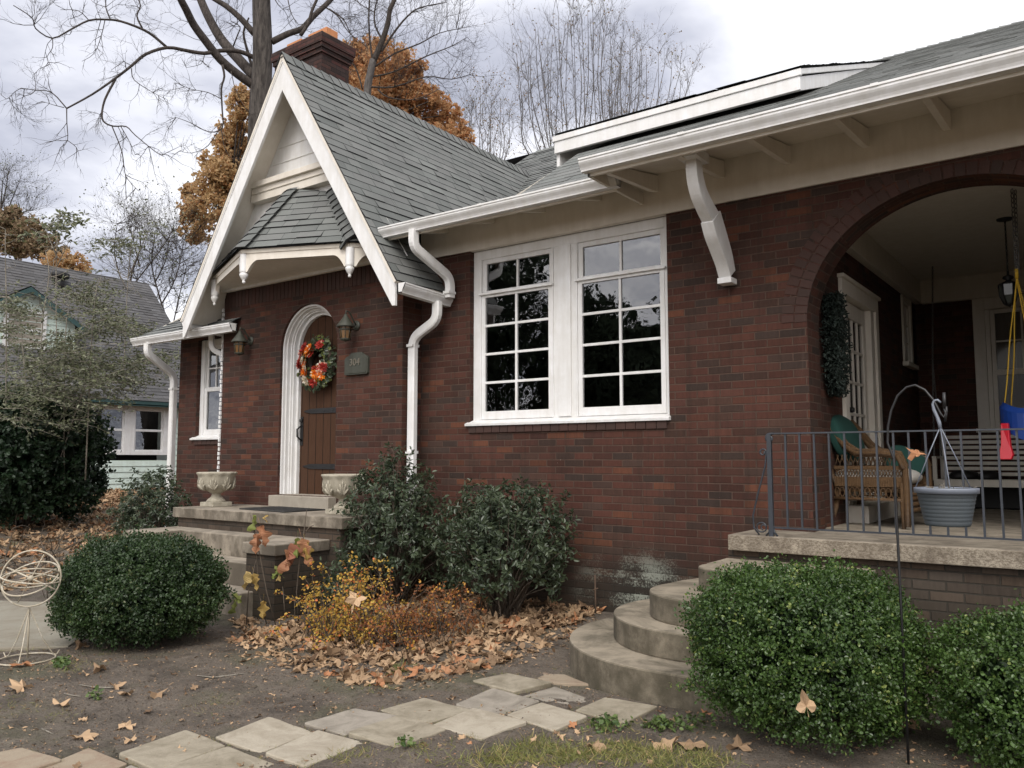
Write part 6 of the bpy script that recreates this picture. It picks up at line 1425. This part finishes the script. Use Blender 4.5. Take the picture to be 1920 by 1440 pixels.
sapling('leafy sapling top showing over the neighbour roof near the gable', [[(232, 700), (240, 520), (250, 430)], [(240, 520), (275, 440)], [(236, 540), (205, 470)]], 22, [(250, 430, 20, 24), (275, 425, 16, 22), (200, 470, 24, 14), (225, 455, 18, 18), (165, 455, 16, 12)], 52, 26, .09)
sapling('wide airy olive green shrub with fine drooping sprays in front of the neighbour house', [[(10, 900), (12, 600), (10, 480), (10, 430)], [(95, 900), (78, 640), (92, 520), (85, 470)], [(120, 900), (122, 640), (133, 560)], [(160, 900), (175, 590), (190, 520)], [(60, 900), (130, 760), (250, 690), (310, 680)], [(60, 900), (40, 620), (20, 560)], [(100, 900), (170, 700), (230, 640)]],
        14.5, [(60, 745, 80, 34), (150, 725, 80, 36), (60, 690, 80, 34), (180, 685, 80, 34), (10, 620, 24, 40), (110, 650, 50, 30), (260, 680, 36, 26), (290, 678, 20, 16), (150, 560, 40, 40), (180, 610, 50, 30), (245, 620, 36, 24), (10, 570, 24, 30), (205, 720, 34, 16), (90, 790, 70, 16), (20, 790, 40, 20)], 53, 680, .062, name='airy_shrub', cat='shrub', wd=3.2)
sapling('thin leafless twiggy bush rising from the leaves at the left', [[(90, 1125), (84, 1070), (92, 1040)], [(88, 1120), (96, 1060), (105, 1045)], [(84, 1120), (70, 1080), (62, 1060)], [(0, 1110), (8, 1060), (14, 1020)]], 8.6, [(90, 1080, 10, 14)], 54, 3, .02, name='twig_bush', cat='twiggy bush', stemmat='shrub_stem', wd=1.5)
# street trees opposite the house, seen mirrored in the panes
def street_tree(label, x, y, h, w, seed):
    r = np.random.default_rng(seed); root = thing('evergreen_tree', label, 'tree', (x, y, 0)); m = MB(); m.tube([(x, y, 0), (x+.2, y, h*.45), (x, y, h*.8)], [.35, .25, .08], 8); m.build('trunk', 'oak_bark', root)
    n = 9000; D = sphere_dirs(n); q = (.2+.8*r.random(n)**.5)*np.array([1+.5*lump(d, 2.3, seed) for d in D]); P = D*q[:, None]*[w, w, h*.42]+[x, y, h*.56]
    scatter('crown', P, r.standard_normal((n, 3)), .30*r.uniform(.5, 1.3, n), 'pine_dark', root)
for i, (x, y, h, w, lab) in enumerate(((-30, -24, 17, 4, 'tall dark evergreen across the street, mirrored in the left sash of the big window'), (-23.2, -23, 15, 3.0, 'dark evergreen across the street, mirrored in the middle of the big window'), (-17.9, -23, 8.8, 2.5, 'dark evergreen across the street, mirrored in the right sash of the big window'), (-14.3, -23, 7.4, 2.2, 'low dark tree across the street, mirrored low in the right sash'))):
    street_tree(lab, x, y, h, w, 200+i)

# ============================================================ NEIGHBOUR HOUSE
NX = -23.0
nb = thing('neighbour_house', 'mint green clapboard house with a steep grey roof and dormer beyond the driveway', 'house', (NX-4, 3, .5))
mb = MB(); z = .45
holes = [(4.55, 7.0, 1.60, 3.08)]
while z < 3.42:
    segs = [(-6, 8.1)]
    for (a, b, c, d) in holes:
        if z+.165 > c and z < d: segs = [(-6, a), (b, 8.1)]
    for a, b in segs:
        for (p, q) in ((a, b),): mb.poly([(NX+.028, p, z), (NX+.028, q, z), (NX+.004, q, z+.165), (NX+.004, p, z+.165)]); mb.poly([(NX+.028, p, z), (NX+.0, p, z-.002), (NX, q, z-.002), (NX+.028, q, z)])
    z += .165
mb.poly([(NX, 8.1, .3), (NX-8, 8.1, .3), (NX-8, 8.1, 3.4), (NX-4, 8.1, 7.5), (NX, 8.1, 3.4)]); mb.build('siding', 'mint_paint', nb)
mb = MB(); mb.box(NX-.05, NX+.05, 8.05, 8.15, .4, 3.4); mb.box(NX-.02, NX+.035, -6, 8.1, .2, .45); mb.build('corner_board', 'mint_paint', nb)
NR = [(NX+.45, -7, 3.35-.2), (NX+.45, 8.45, 3.35-.2), (NX-4, 8.45, 7.58), (NX-4, -7, 7.58)]
roof('roof', NR, (-1, 0, 1), 'shingle_far', nb, expo=.145, tab=.33, seed=50, lift=.014)
roof('roof', [(NX-8.4, -7, 3.3), (NX-8.4, 8.45, 3.3), (NX-4, 8.45, 7.58), (NX-4, -7, 7.58)], (1, 0, 1), 'shingle_far', nb, expo=.5, tab=1, seed=51)
mb = MB(); mb.box(NX+.40, NX+.44, -7, 8.45, 3.0, 3.17); mb.prism([(NX+.44, 8.42, 3.0), (NX-4, 8.42, 7.42), (NX-4, 8.42, 7.56), (NX+.44, 8.42, 3.15)], (0, .04, 0)); mb.box(NX, NX+.44, -7, 8.4, 3.02, 3.05); mb.build('fascia', 'teal_paint', nb)
FN = Fr((NX, 0, 0), (0, 1, 0), (1, 0, 0))
fw_ = thing('window', None, None); fw_.parent = nb; fw_.location = Vector((NX, 5.8, 1.6))-origin_of(nb)
mb = MB(); 
for a0, a1 in ((4.55, 4.73), (5.62, 5.93), (6.82, 7.0)): fbox(mb, FN, a0, a1, -.06, .05, 1.60, 3.08)
for a0, a1 in ((4.73, 5.62), (5.93, 6.82)): fbox(mb, FN, a0, a1, -.06, .049, 2.93, 3.08); fbox(mb, FN, a0, a1, -.06, .049, 1.60, 1.70)
mb.build('window_frame', 'white_paint', fw_)
for a0, a1 in ((4.73, 5.62), (5.93, 6.82)): sash(fw_, FN, a0, a1, 2.30, 2.93, 0, 1, 1, .05); sash(fw_, FN, a0, a1, 1.70, 2.33, .02, 1, 1, .05)
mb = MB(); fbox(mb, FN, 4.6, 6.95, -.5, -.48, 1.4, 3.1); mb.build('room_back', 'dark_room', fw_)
# dormer
mb = MB(); dx = NX-.95; yc = 3.22; 
mb.poly([(dx, yc-1.35, 4.4), (dx, yc+1.35, 4.4), (dx, yc+1.35, 5.35), (dx, yc, 6.12), (dx, yc-1.35, 5.35)]); mb.poly([(dx, yc+1.35, 4.3), (dx-1.5, yc+1.35, 4.3), (dx-1.5, yc+1.35, 5.35), (dx, yc+1.35, 5.35)])
z = 4.42
while z < 5.9: w = 1.35 if z < 5.25 else max(.1, (6.1-z)/.57); mb.box(dx+.001, dx+.02, yc-w, yc+w, z, z+.016); z += .165
mb.build('dormer_wall', 'mint_paint', nb)
roof('dormer_roof', [(dx+.25, yc+1.6, 5.20), (dx-2.6, yc+1.6, 5.20), (dx-2.6, yc, 6.2), (dx+.25, yc, 6.2)], (0, -1, .62), 'shingle_far', nb, seed=60); roof('dormer_roof', [(dx+.25, yc-1.6, 5.20), (dx-2.6, yc-1.6, 5.20), (dx-2.6, yc, 6.2), (dx+.25, yc, 6.2)], (0, 1, .62), 'shingle_far', nb, seed=61)
mb = MB()
for s in (-1, 1): mb.prism([(dx+.25, yc+s*1.62, 5.02), (dx+.25, yc, 6.03), (dx+.25, yc, 6.17), (dx+.25, yc+s*1.62, 5.18)], (.03, 0, 0))
mb.build('dormer_fascia', 'teal_paint', nb)
FD = Fr((dx, 0, 0), (0, 1, 0), (1, 0, 0)); mb = MB(); 
for a0, a1 in ((yc-.55, yc-.43), (yc+.43, yc+.55)): fbox(mb, FD, a0, a1, 0, .05, 4.45, 5.6)
fbox(mb, FD, yc-.43, yc+.43, 0, .05, 5.48, 5.6); fbox(mb, FD, yc-.43, yc+.43, 0, .05, 4.45, 4.55); fbox(mb, FD, yc-.43, yc+.43, 0.0, .045, 4.98, 5.04); mb.build('dormer_window_frame', 'white_paint', nb)
mb = MB(); fbox(mb, FD, yc-.43, yc+.43, .0, .012, 4.55, 5.48); mb.build('dormer_pane', 'curtain', nb)
mb = MB(); v = Vector(far(95, 515, 27.5)); vv = (NX-3.3, 4.6, 6.95); mb.tube([(NX-3.3, 5.15, 6.7), (NX-3.3, 5.15, 7.12)], .15, 12); mb.lathe([(.15, .0), (.27, .04), (.27, .16), (.18, .22), (0, .24)], (NX-3.3, 5.15, 7.08), 14); mb.build('roof_vent', 'black_goods', nb)
mb = MB(); q0 = on_z(180, 945, .3); mb.prism([(q0[0]-.5, q0[1]-.3, .12), (q0[0]+.5, q0[1]-.35, .12), (q0[0]+.55, q0[1]+.3, .12), (q0[0]-.45, q0[1]+.3, .12)], (0, 0, .28)); setp(mb.build('white_block', 'cream_paint', bevel=.02), 'pale concrete splash block on the leaves before the neighbour wall', 'splash block')

# ============================================================ LEAF LITTER, GRASS, DEBRIS
from mathutils.geometry import intersect_point_tri_2d
def inpoly(x, y, P):
    c_ = np.zeros(len(x), bool); j = len(P)-1
    for i in range(len(P)):
        xi, yi = P[i][:2]; xj, yj = P[j][:2]
        k = ((yi > y) != (yj > y)) & (x < (xj-xi)*(y-yi)/((yj-yi) if yj != yi else 1e-9)+xi); c_ ^= k; j = i
    return c_
def fill(pxpoly, n, z=0.0, grow=0):
    P = np.array([on_z(a, b, z)[:2] for a, b in pxpoly]); lo = P.min(0); hi = P.max(0); X = rng.uniform(lo[0], hi[0], n*6); Y = rng.uniform(lo[1], hi[1], n*6); k = inpoly(X, Y, P); return X[k][:n], Y[k][:n]
def litter_zone(pxpoly, n, size, pile=.03):
    X, Y = fill(pxpoly, n); k = (Y < -.03) & ~((X > -9.2) & (X < -6.2) & (Y > -1.9)) | (X < -11.2); X = X[k]; Y = Y[k]
    Zz = gz(X, Y)+.008+pile*rng.random(len(X)); return np.stack([X, Y, Zz], 1), rng.uniform(*size, len(X))
zones = [([(470, 1195), (600, 1232), (700, 1250), (860, 1240), (960, 1205), (1090, 1180), (1140, 1155), (1140, 1128), (900, 1105), (700, 1100), (520, 1130), (440, 1165)], 1000, (.05, .15), .03),
         ([(430, 1200), (560, 1262), (700, 1290), (880, 1265), (1000, 1225), (1085, 1195), (1085, 1170), (900, 1180), (600, 1210), (470, 1170)], 520, (.04, .13), .015),
         ([(0, 1115), (0, 1010), (130, 975), (160, 935), (230, 918), (330, 930), (350, 965), (240, 1000), (150, 1100)], 4200, (.08, .17), .05),
         ([(130, 1150), (150, 1060), (250, 985), (330, 985), (240, 1080)], 500, (.07, .15), .03), ([(0, 1060), (0, 960), (200, 920), (330, 905), (330, 960)], 2500, (.09, .18), .05),
         ([(700, 1165), (760, 1105), (1130, 1125), (1150, 1158), (980, 1200)], 650, (.07, .15), .045)]
PP = []; SS = []
for zn in zones: p, s = litter_zone(*zn); PP.append(p); SS.append(s)
PP = np.concatenate(PP); SS = np.concatenate(SS); tt = np.stack([np.clip(rng.normal(.5, .27, len(PP)), 0, 1), rng.random(len(PP))*.93], 1)
third = rng.integers(0, 6, len(PP))
V_, F_ = [], []
lt_parts = []
Vall = []; Fall = []; Tall = []; off = 0
for ti, (cl, sd) in enumerate(((.22, 1), (.42, 2), (.15, 5), (.55, 9), (.35, 12), (.7, 15))):
    TV, TF = maple(cl, sd) if ti != 4 else oakleaf(.6, 3); TV = TV*([1, 1, 1] if ti != 5 else [1, .5, 1.2]); k = third == ti; P = PP[k]; n = len(P); N = rng.standard_normal((n, 3))*.27+[0, 0, 1]; N /= np.linalg.norm(N, axis=1, keepdims=True); T = rng.standard_normal((n, 3)); T -= N*(T*N).sum(1)[:, None]; T /= np.linalg.norm(T, axis=1, keepdims=True); B = np.cross(N, T)
    W = P[:, None, :]+SS[k][:, None, None]*(T[:, None, :]*TV[None, :, :1]+B[:, None, :]*TV[None, :, 1:2]+N[:, None, :]*TV[None, :, 2:3]); W[:, :, 2] = np.maximum(W[:, :, 2], gz(W[:, :, 0], W[:, :, 1])+.003)
    Vall.append(W.reshape(-1, 3)); Fall.append((TF[None]+(np.arange(n)*len(TV))[:, None, None]).reshape(-1, 3)+off); Tall.append(np.repeat(tt[k], len(TV), 0)); off += n*len(TV)
o = fast_mesh('leaf_litter', np.concatenate(Vall), np.concatenate(Fall), 'litter_leaf', tint=np.concatenate(Tall)); setp(o, 'drift of dry brown fallen leaves over the beds', 'leaf litter', kind='stuff')
lone = [(43, 1293, .15, 'large golden maple leaf lying alone on the soil at the far left', .9, .1), (40, 1250, .14, 'rust leaf lying in the base ring of the armillary sphere', .35, .95), (155, 1218, .12, 'curled brown leaf at the left foot of the dark boxwood', .2, .3), (190, 1262, .13, 'rust brown maple leaf on bare soil in front of the dark boxwood', .45, .3), (295, 1160+140, .10, 'curled orange brown leaf on the soil, end of a short row of three', .5, .3), (215, 1288, .10, 'curled tan leaf on the soil, first of a short row of three', .7, .3), (240, 1300, .09, 'narrow tan leaf in the middle of a short row of three', .6, .3), (235, 1356, .10, 'small golden leaf with a shadow, just behind the large grey paver', .9, .1), (155, 1380, .12, 'pale pink brown leaf lying near the sandy pavers', .8, .2), (112, 1325, .09, 'small yellow leaf on moss in the left foreground', .95, .1), (245, 1384, .06, 'tiny tan leaf at the edge of the large grey paver', .8, .2),
        (1110, 1405, .11, 'orange brown leaf on soil below the pale edged paver', .55, .2), (1245, 1397, .15, 'tan maple leaf left of the right boxwood', .8, .2), (1300, 1398, .17, 'brown maple leaf beside the tan one, near the right boxwood', .5, .2), (1385, 1408, .12, 'brown leaf tucked under the front of the right boxwood', .35, .2), (1700, 1362, .16, 'curled tan leaf lying at the foot of the shepherd hook', .7, .1), (885, 1245, .10, 'rusty leaf beside the leaf strewn paver', .45, .95), (1325, 1340, .07, 'small orange leaf at the base of the round steps', .6, .95), (1050, 1385, .05, 'tiny yellow leaf in the grass before the pavers', .9, .1), (1235, 1130, .06, 'small orange leaf resting on the second round step', .8, .1)]
for i, (px, py, s, lab, a, b) in enumerate(lone):
    zt = .37 if i == len(lone)-1 else 0.0; p = on_z(px, py, zt+.01); z0 = gzf(p[0], p[1]) if zt == 0 else zt
    TV, TF = maple(random.choice((.35, .6, .5)), 20+i); o = scatter('fallen_leaf', [[p[0], p[1], z0+.02]], [[random.uniform(-.3, .3), random.uniform(-.3, .1), 1]], s, 'litter_leaf', None, tmpl=(TV*[1, 1, .8], TF), tint=np.array([[a, b]])); setp(o, lab, 'fallen leaf', 'single leaves lying on the bare soil')
TV, TF = maple(.5, 41, 3); p = HP(1512, 1325, -.62); TV = TV*[1, .7, 1.5]; o = scatter('fallen_leaf', [[p.x, p.y, p.z]], [[.3, -1, .3]], .105, 'litter_leaf', None, tmpl=(TV, TF), tint=np.array([[.85, .2]]), align=[[-.5, 0, 1.5]]); setp(o, 'dry tan leaf caught on the front of the right boxwood', 'fallen leaf')
TV, TF = maple(.3, 43); pq_ = far(668, 1122, 6.4); o = scatter('fallen_leaf', [pq_], [[.2, -1, .6]], .15, 'litter_leaf', None, tmpl=(TV, TF), tint=np.array([[.95, .1]])); setp(o, 'pale tan maple leaf caught on top of the yellow barberry', 'fallen leaf')
# small broken leaves scattered thinly over the bare soil
X, Y = fill([(0, 1440), (0, 1240), (450, 1240), (900, 1290), (1180, 1310), (1920, 1440), (1920, 1560), (0, 1560)], 150); TV, TF = oakleaf(.5, 8); n = len(X)
o = scatter('leaf_scraps', np.stack([X, Y, gz(X, Y)+.008], 1), rng.standard_normal((n, 3))*.3+[0, 0, 1], rng.uniform(.02, .06, n), 'litter_leaf', None, tmpl=(TV, TF), tint=np.stack([rng.random(n), rng.random(n)*.9], 1)); setp(o, 'small broken scraps of dry leaf strewn over the soil', 'leaf scraps', kind='stuff')
# grass, weeds
def blades(pxpoly, n, h, spread=.5):
    X, Y = fill(pxpoly, n); c_ = rng.integers(0, max(1, len(X)//14), len(X)); X = X[c_]+rng.normal(0, .035, len(X)); Y = Y[c_]+rng.normal(0, .035, len(X)); return X, Y, rng.uniform(h*.5, h*1.2, len(X))
gs = [([(840, 1440), (900, 1418), (960, 1402), (1010, 1385), (1090, 1399), (1180, 1388), (1250, 1405), (1330, 1412), (1400, 1440)], 4300, .055), ([(560, 1440), (600, 1420), (850, 1400), (880, 1440)], 420, .045), ([(705, 1262), (745, 1245), (760, 1252), (745, 1268)], 160, .07), ([(660, 1285), (760, 1270), (800, 1285), (700, 1300)], 160, .035), ([(90, 1265), (100, 1235), (190, 1225), (200, 1250), (120, 1275)], 300, .035), ([(0, 1350), (0, 1300), (120, 1310), (140, 1350)], 260, .03), ([(300, 1330), (400, 1300), (460, 1310), (430, 1345)], 160, .03), ([(0, 1075), (0, 1035), (60, 1030), (70, 1075)], 500, .08), ([(0, 1225), (0, 1212), (120, 1205), (130, 1218)], 200, .04), ([(1090, 1375), (1100, 1350), (1200, 1345), (1180, 1372)], 160, .05), ([(1185, 1300), (1120, 1285), (1140, 1275), (1200, 1295)], 220, .05)]
X = []; Y = []; Hh = []
for g_ in gs: a, b, c_ = blades(*g_); X.append(a); Y.append(b); Hh.append(c_)
X = np.concatenate(X); Y = np.concatenate(Y); Hh = np.concatenate(Hh); ex, ey = [], []
for q in PV:
    Q = [on_z(x, y, .02)[:2] for x, y in q]
    for k in range(4):
        for _ in range(3):
            if rng.random() < .45: continue
            p0 = Q[k]+(Q[(k+1) % 4]-Q[k])*rng.random(); m_ = int(rng.integers(5, 22)); ex += list(p0[0]+rng.normal(0, .022, m_)); ey += list(p0[1]+rng.normal(0, .012, m_))
X = np.concatenate([X, ex]); Y = np.concatenate([Y, ey]); Hh = np.concatenate([Hh, rng.uniform(.015, .035, len(ex))])
n = len(X); P = np.stack([X, Y, gz(X, Y)], 1); A = rng.standard_normal((n, 3))*[.8, .8, 0]+[0, 0, .55]
BV = np.array([(0, -.03, 0), (0, .03, 0), (.55, .022, .04), (.55, -.022, .04), (1, 0, 0.0), (1, 0, .001)]); BF = np.array([(0, 1, 2, 3), (3, 2, 5, 4)])
o = scatter('grass', P, rng.standard_normal((n, 3)), Hh, 'grass_blade', None, tmpl=(BV, BF), align=A*3, tint=np.stack([rng.random(n), rng.random(n)], 1)); setp(o, 'thin patches of short yellowing grass and weeds', 'grass', kind='stuff')
ws = [([(1135, 1290), (1200, 1272), (1230, 1290), (1180, 1305)], 240), ([(1090, 1368), (1125, 1345), (1190, 1358), (1150, 1375)], 130), ([(1130, 1225), (1180, 1215), (1200, 1240), (1150, 1250)], 70), ([(98, 1262), (110, 1240), (128, 1245), (125, 1268)], 140), ([(160, 1313), (185, 1305), (190, 1318)], 40), ([(1195, 1362), (1240, 1352), (1260, 1370)], 80), ([(1210, 1350), (1330, 1350), (1340, 1372), (1230, 1378)], 130), ([(735, 1410), (760, 1398), (790, 1405), (760, 1418)], 40)]
X = []; Y = []
for q, k in ws: a, b = fill(q, k); X.append(a); Y.append(b)
X = np.concatenate(X); Y = np.concatenate(Y); n = len(X); P = np.stack([X, Y, gz(X, Y)+rng.uniform(.005, .045, n)], 1); o = scatter('weeds', P, rng.standard_normal((n, 3))*.6+[0, 0, 1], rng.uniform(.015, .04, n), 'weed_leaf', None); setp(o, 'small green weeds between pavers and steps', 'weeds', kind='stuff')
X, Y = fill([(0, 1440), (0, 1180), (400, 1180), (1100, 1180), (1320, 1330), (1920, 1440), (1920, 1600), (0, 1600)], 12000); k = (Y < -.05); X = X[k]; Y = Y[k]; n = len(X)
zx, zy = fill([(430, 1230), (560, 1275), (760, 1300), (900, 1270), (1090, 1210), (1150, 1150), (560, 1110), (430, 1160)], 3800); X = np.concatenate([X, zx]); Y = np.concatenate([Y, zy]); k = (Y < -.05); X = X[k]; Y = Y[k]; n = len(X); big = np.r_[np.zeros(n-len(zx[zy < -.05])), np.ones(len(zx[zy < -.05]))][:n]
o = scatter('soil_debris', np.stack([X, Y, gz(X, Y)+.003], 1), rng.standard_normal((n, 3))*.35+[0, 0, 1], rng.uniform(.004, .017, n)*(1+1.6*(rng.random(n) > .93)+2.0*big), 'litter_leaf', None, tmpl=(NARROW_V, RHOMB_F), tint=np.stack([rng.random(n), rng.random(n)*.85], 1)); setp(o, 'crumbs of bark, chips and broken leaf on the bare soil', 'debris', kind='stuff')
X, Y = fill([(0, 1440), (0, 1180), (400, 1180), (1100, 1180), (1320, 1330), (1920, 1440), (1920, 1600), (0, 1600)], 6500); k = (Y < -.05); X = X[k]; Y = Y[k]; n = len(X)
CV = np.array([(.5, 0, 0), (-.25, .43, 0), (-.25, -.43, 0), (0, 0, .42), (0, 0, -.4)]); CFc = np.array([(0, 1, 3), (1, 2, 3), (2, 0, 3), (1, 0, 4), (2, 1, 4), (0, 2, 4)])
o = scatter('soil_clods', np.stack([X, Y, gz(X, Y)+.001], 1), rng.standard_normal((n, 3))*.5+[0, 0, 1], rng.uniform(.005, .020, n)*(1+.8*(rng.random(n) > .95)), 'soil', None, tmpl=(CV, CFc)); setp(o, 'small clods and grains of dark soil', 'soil clods', kind='stuff')
rq = random.Random(9); 
for lab, px in (('thin curved twig on the soil behind the row of curled leaves', [(148, 1289), (180, 1292), (215, 1291), (240, 1289)]), ('short pale twig left of the three curled leaves', [(120, 1305), (135, 1308), (152, 1310)]), ('short dark twig on the soil above the sandy pavers', [(78, 1366), (88, 1370), (100, 1375)]), ('long pale strip of bark along the front of the leaf drift', [(370, 1268), (400, 1272), (440, 1266), (470, 1262)])):
    m = MB(); m.tube([(p[0], p[1], gzf(p[0], p[1])+.006) for p in [on_z(a, b) for a, b in px]], [.005]*(len(px)-1)+[.002], 5); setp(m.build('twig', 'pale_stem'), lab, 'twig', 'twigs on the bare soil')

# ============================================================ SKY, LIGHT, CAMERA
w = bpy.data.worlds.new("World"); scene.world = w; w.use_nodes = True; nt = w.node_tree; nt.nodes.clear()
N = nt.nodes.new; L = nt.links.new
SUN_EL, SUN_AZ = R(48), R(200)
out = N('ShaderNodeOutputWorld'); bg = N('ShaderNodeBackground'); L(bg.outputs[0], out.inputs[0]); bg.inputs[1].default_value = 0.1
sky = N('ShaderNodeTexSky'); sky.sky_type = 'NISHITA'; sky.sun_disc = False; sky.sun_elevation = SUN_EL; sky.sun_rotation = SUN_AZ; sky.air_density = 1.2; sky.dust_density = 2.0
tc = N('ShaderNodeTexCoord'); sp = N('ShaderNodeSeparateXYZ'); L(tc.outputs['Generated'], sp.inputs[0])
def M(op, a, b=None, clamp=False):
    x = N('ShaderNodeMath'); x.operation = op; x.use_clamp = clamp
    for i, v in enumerate((a, b)):
        if v is None: continue
        if hasattr(v, 'links'): L(v, x.inputs[i])
        else: x.inputs[i].default_value = v
    return x.outputs[0]
zc = M('ADD', M('MAXIMUM', sp.outputs[2], 0.0), 0.16); cv = N('ShaderNodeCombineXYZ'); L(M('DIVIDE', sp.outputs[0], zc), cv.inputs[0]); L(M('DIVIDE', sp.outputs[1], zc), cv.inputs[1])
def NZ(scale, detail, rough, loc, dist=0.4):
    mp = N('ShaderNodeMapping'); L(cv.outputs[0], mp.inputs[0]); mp.inputs['Location'].default_value = loc; n_ = N('ShaderNodeTexNoise'); L(mp.outputs[0], n_.inputs['Vector']); n_.inputs['Scale'].default_value = scale; n_.inputs['Detail'].default_value = detail; n_.inputs['Roughness'].default_value = rough; n_.inputs['Distortion'].default_value = dist; return n_.outputs['Fac']
n1 = NZ(1.0, 7, .50, (3.1, 1.2, 0), .2); n2 = NZ(2.2, 5, .55, (9, 4, 2), .3)
# brighter toward the upper right of the view, where the cloud is thinnest
dt = N('ShaderNodeVectorMath'); dt.operation = 'DOT_PRODUCT'; L(tc.outputs['Generated'], dt.inputs[0]); bd = Vector((-.10, .85, .45)).normalized(); dt.inputs[1].default_value = tuple(bd)
glow = M('POWER', M('MAXIMUM', dt.outputs['Value'], 0.0), 9.0)
cl = M('ADD', M('ADD', M('MULTIPLY', n1, .85), M('MULTIPLY', n2, .22)), M('MULTIPLY', glow, .125))
rp = N('ShaderNodeValToRGB'); L(cl, rp.inputs[0]); e = rp.color_ramp.elements; e[0].position = .44; e[0].color = (.385, .40, .475, 1); e[1].position = .64; e[1].color = (1.0, 1.0, 1.03, 1); x = e.new(.505); x.color = (.50, .515, .60, 1); x = e.new(.565); x.color = (.74, .75, .82, 1)
# unseen sky behind the viewer, brightened and warmed to add light on the facade
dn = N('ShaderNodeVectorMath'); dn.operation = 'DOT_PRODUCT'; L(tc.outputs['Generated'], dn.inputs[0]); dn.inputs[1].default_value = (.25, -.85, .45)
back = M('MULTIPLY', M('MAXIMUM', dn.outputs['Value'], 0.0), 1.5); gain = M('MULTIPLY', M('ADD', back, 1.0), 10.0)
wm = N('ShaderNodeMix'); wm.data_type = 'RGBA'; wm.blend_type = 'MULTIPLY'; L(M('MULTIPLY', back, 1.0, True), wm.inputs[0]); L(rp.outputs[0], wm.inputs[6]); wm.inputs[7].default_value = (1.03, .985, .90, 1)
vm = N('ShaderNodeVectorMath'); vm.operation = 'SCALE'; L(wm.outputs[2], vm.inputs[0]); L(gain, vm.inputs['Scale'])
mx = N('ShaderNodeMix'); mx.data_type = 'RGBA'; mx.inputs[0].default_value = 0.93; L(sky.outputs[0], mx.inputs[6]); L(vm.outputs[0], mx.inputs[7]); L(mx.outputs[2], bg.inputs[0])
sd = bpy.data.lights.new('sun', 'SUN'); sd.energy = 1.5; sd.angle = R(25); sd.color = (1.0, .955, .89); so = bpy.data.objects.new('sun', sd); COL.objects.link(so)
sdir = Vector((math.sin(SUN_AZ)*math.cos(SUN_EL), math.cos(SUN_AZ)*math.cos(SUN_EL), math.sin(SUN_EL)))
sdir = Vector((.34, -.62, .70)).normalized()
so.rotation_euler = sdir.to_track_quat('Z', 'Y').to_euler()
sky.sun_elevation = math.asin(sdir.z); sky.sun_rotation = math.atan2(sdir.x, sdir.y)
cam = bpy.data.cameras.new('camera'); co = bpy.data.objects.new('camera', cam); COL.objects.link(co); scene.camera = co
co.location = tuple(CAM); co.rotation_euler = (R(90)+CP, 0, CYAW); cam.sensor_width = 36; cam.lens = 36*CF/1920; cam.clip_end = 2000; cam.clip_start = .05
vs = scene.view_settings; vs.view_transform = 'Standard'; vs.look = 'None'; vs.gamma = 1; vs.exposure = 0.38
scene.cycles.max_bounces = 6; scene.cycles.transparent_max_bounces = 12; scene.cycles.diffuse_bounces = 4; scene.cycles.caustics_reflective = False; scene.cycles.caustics_refractive = False
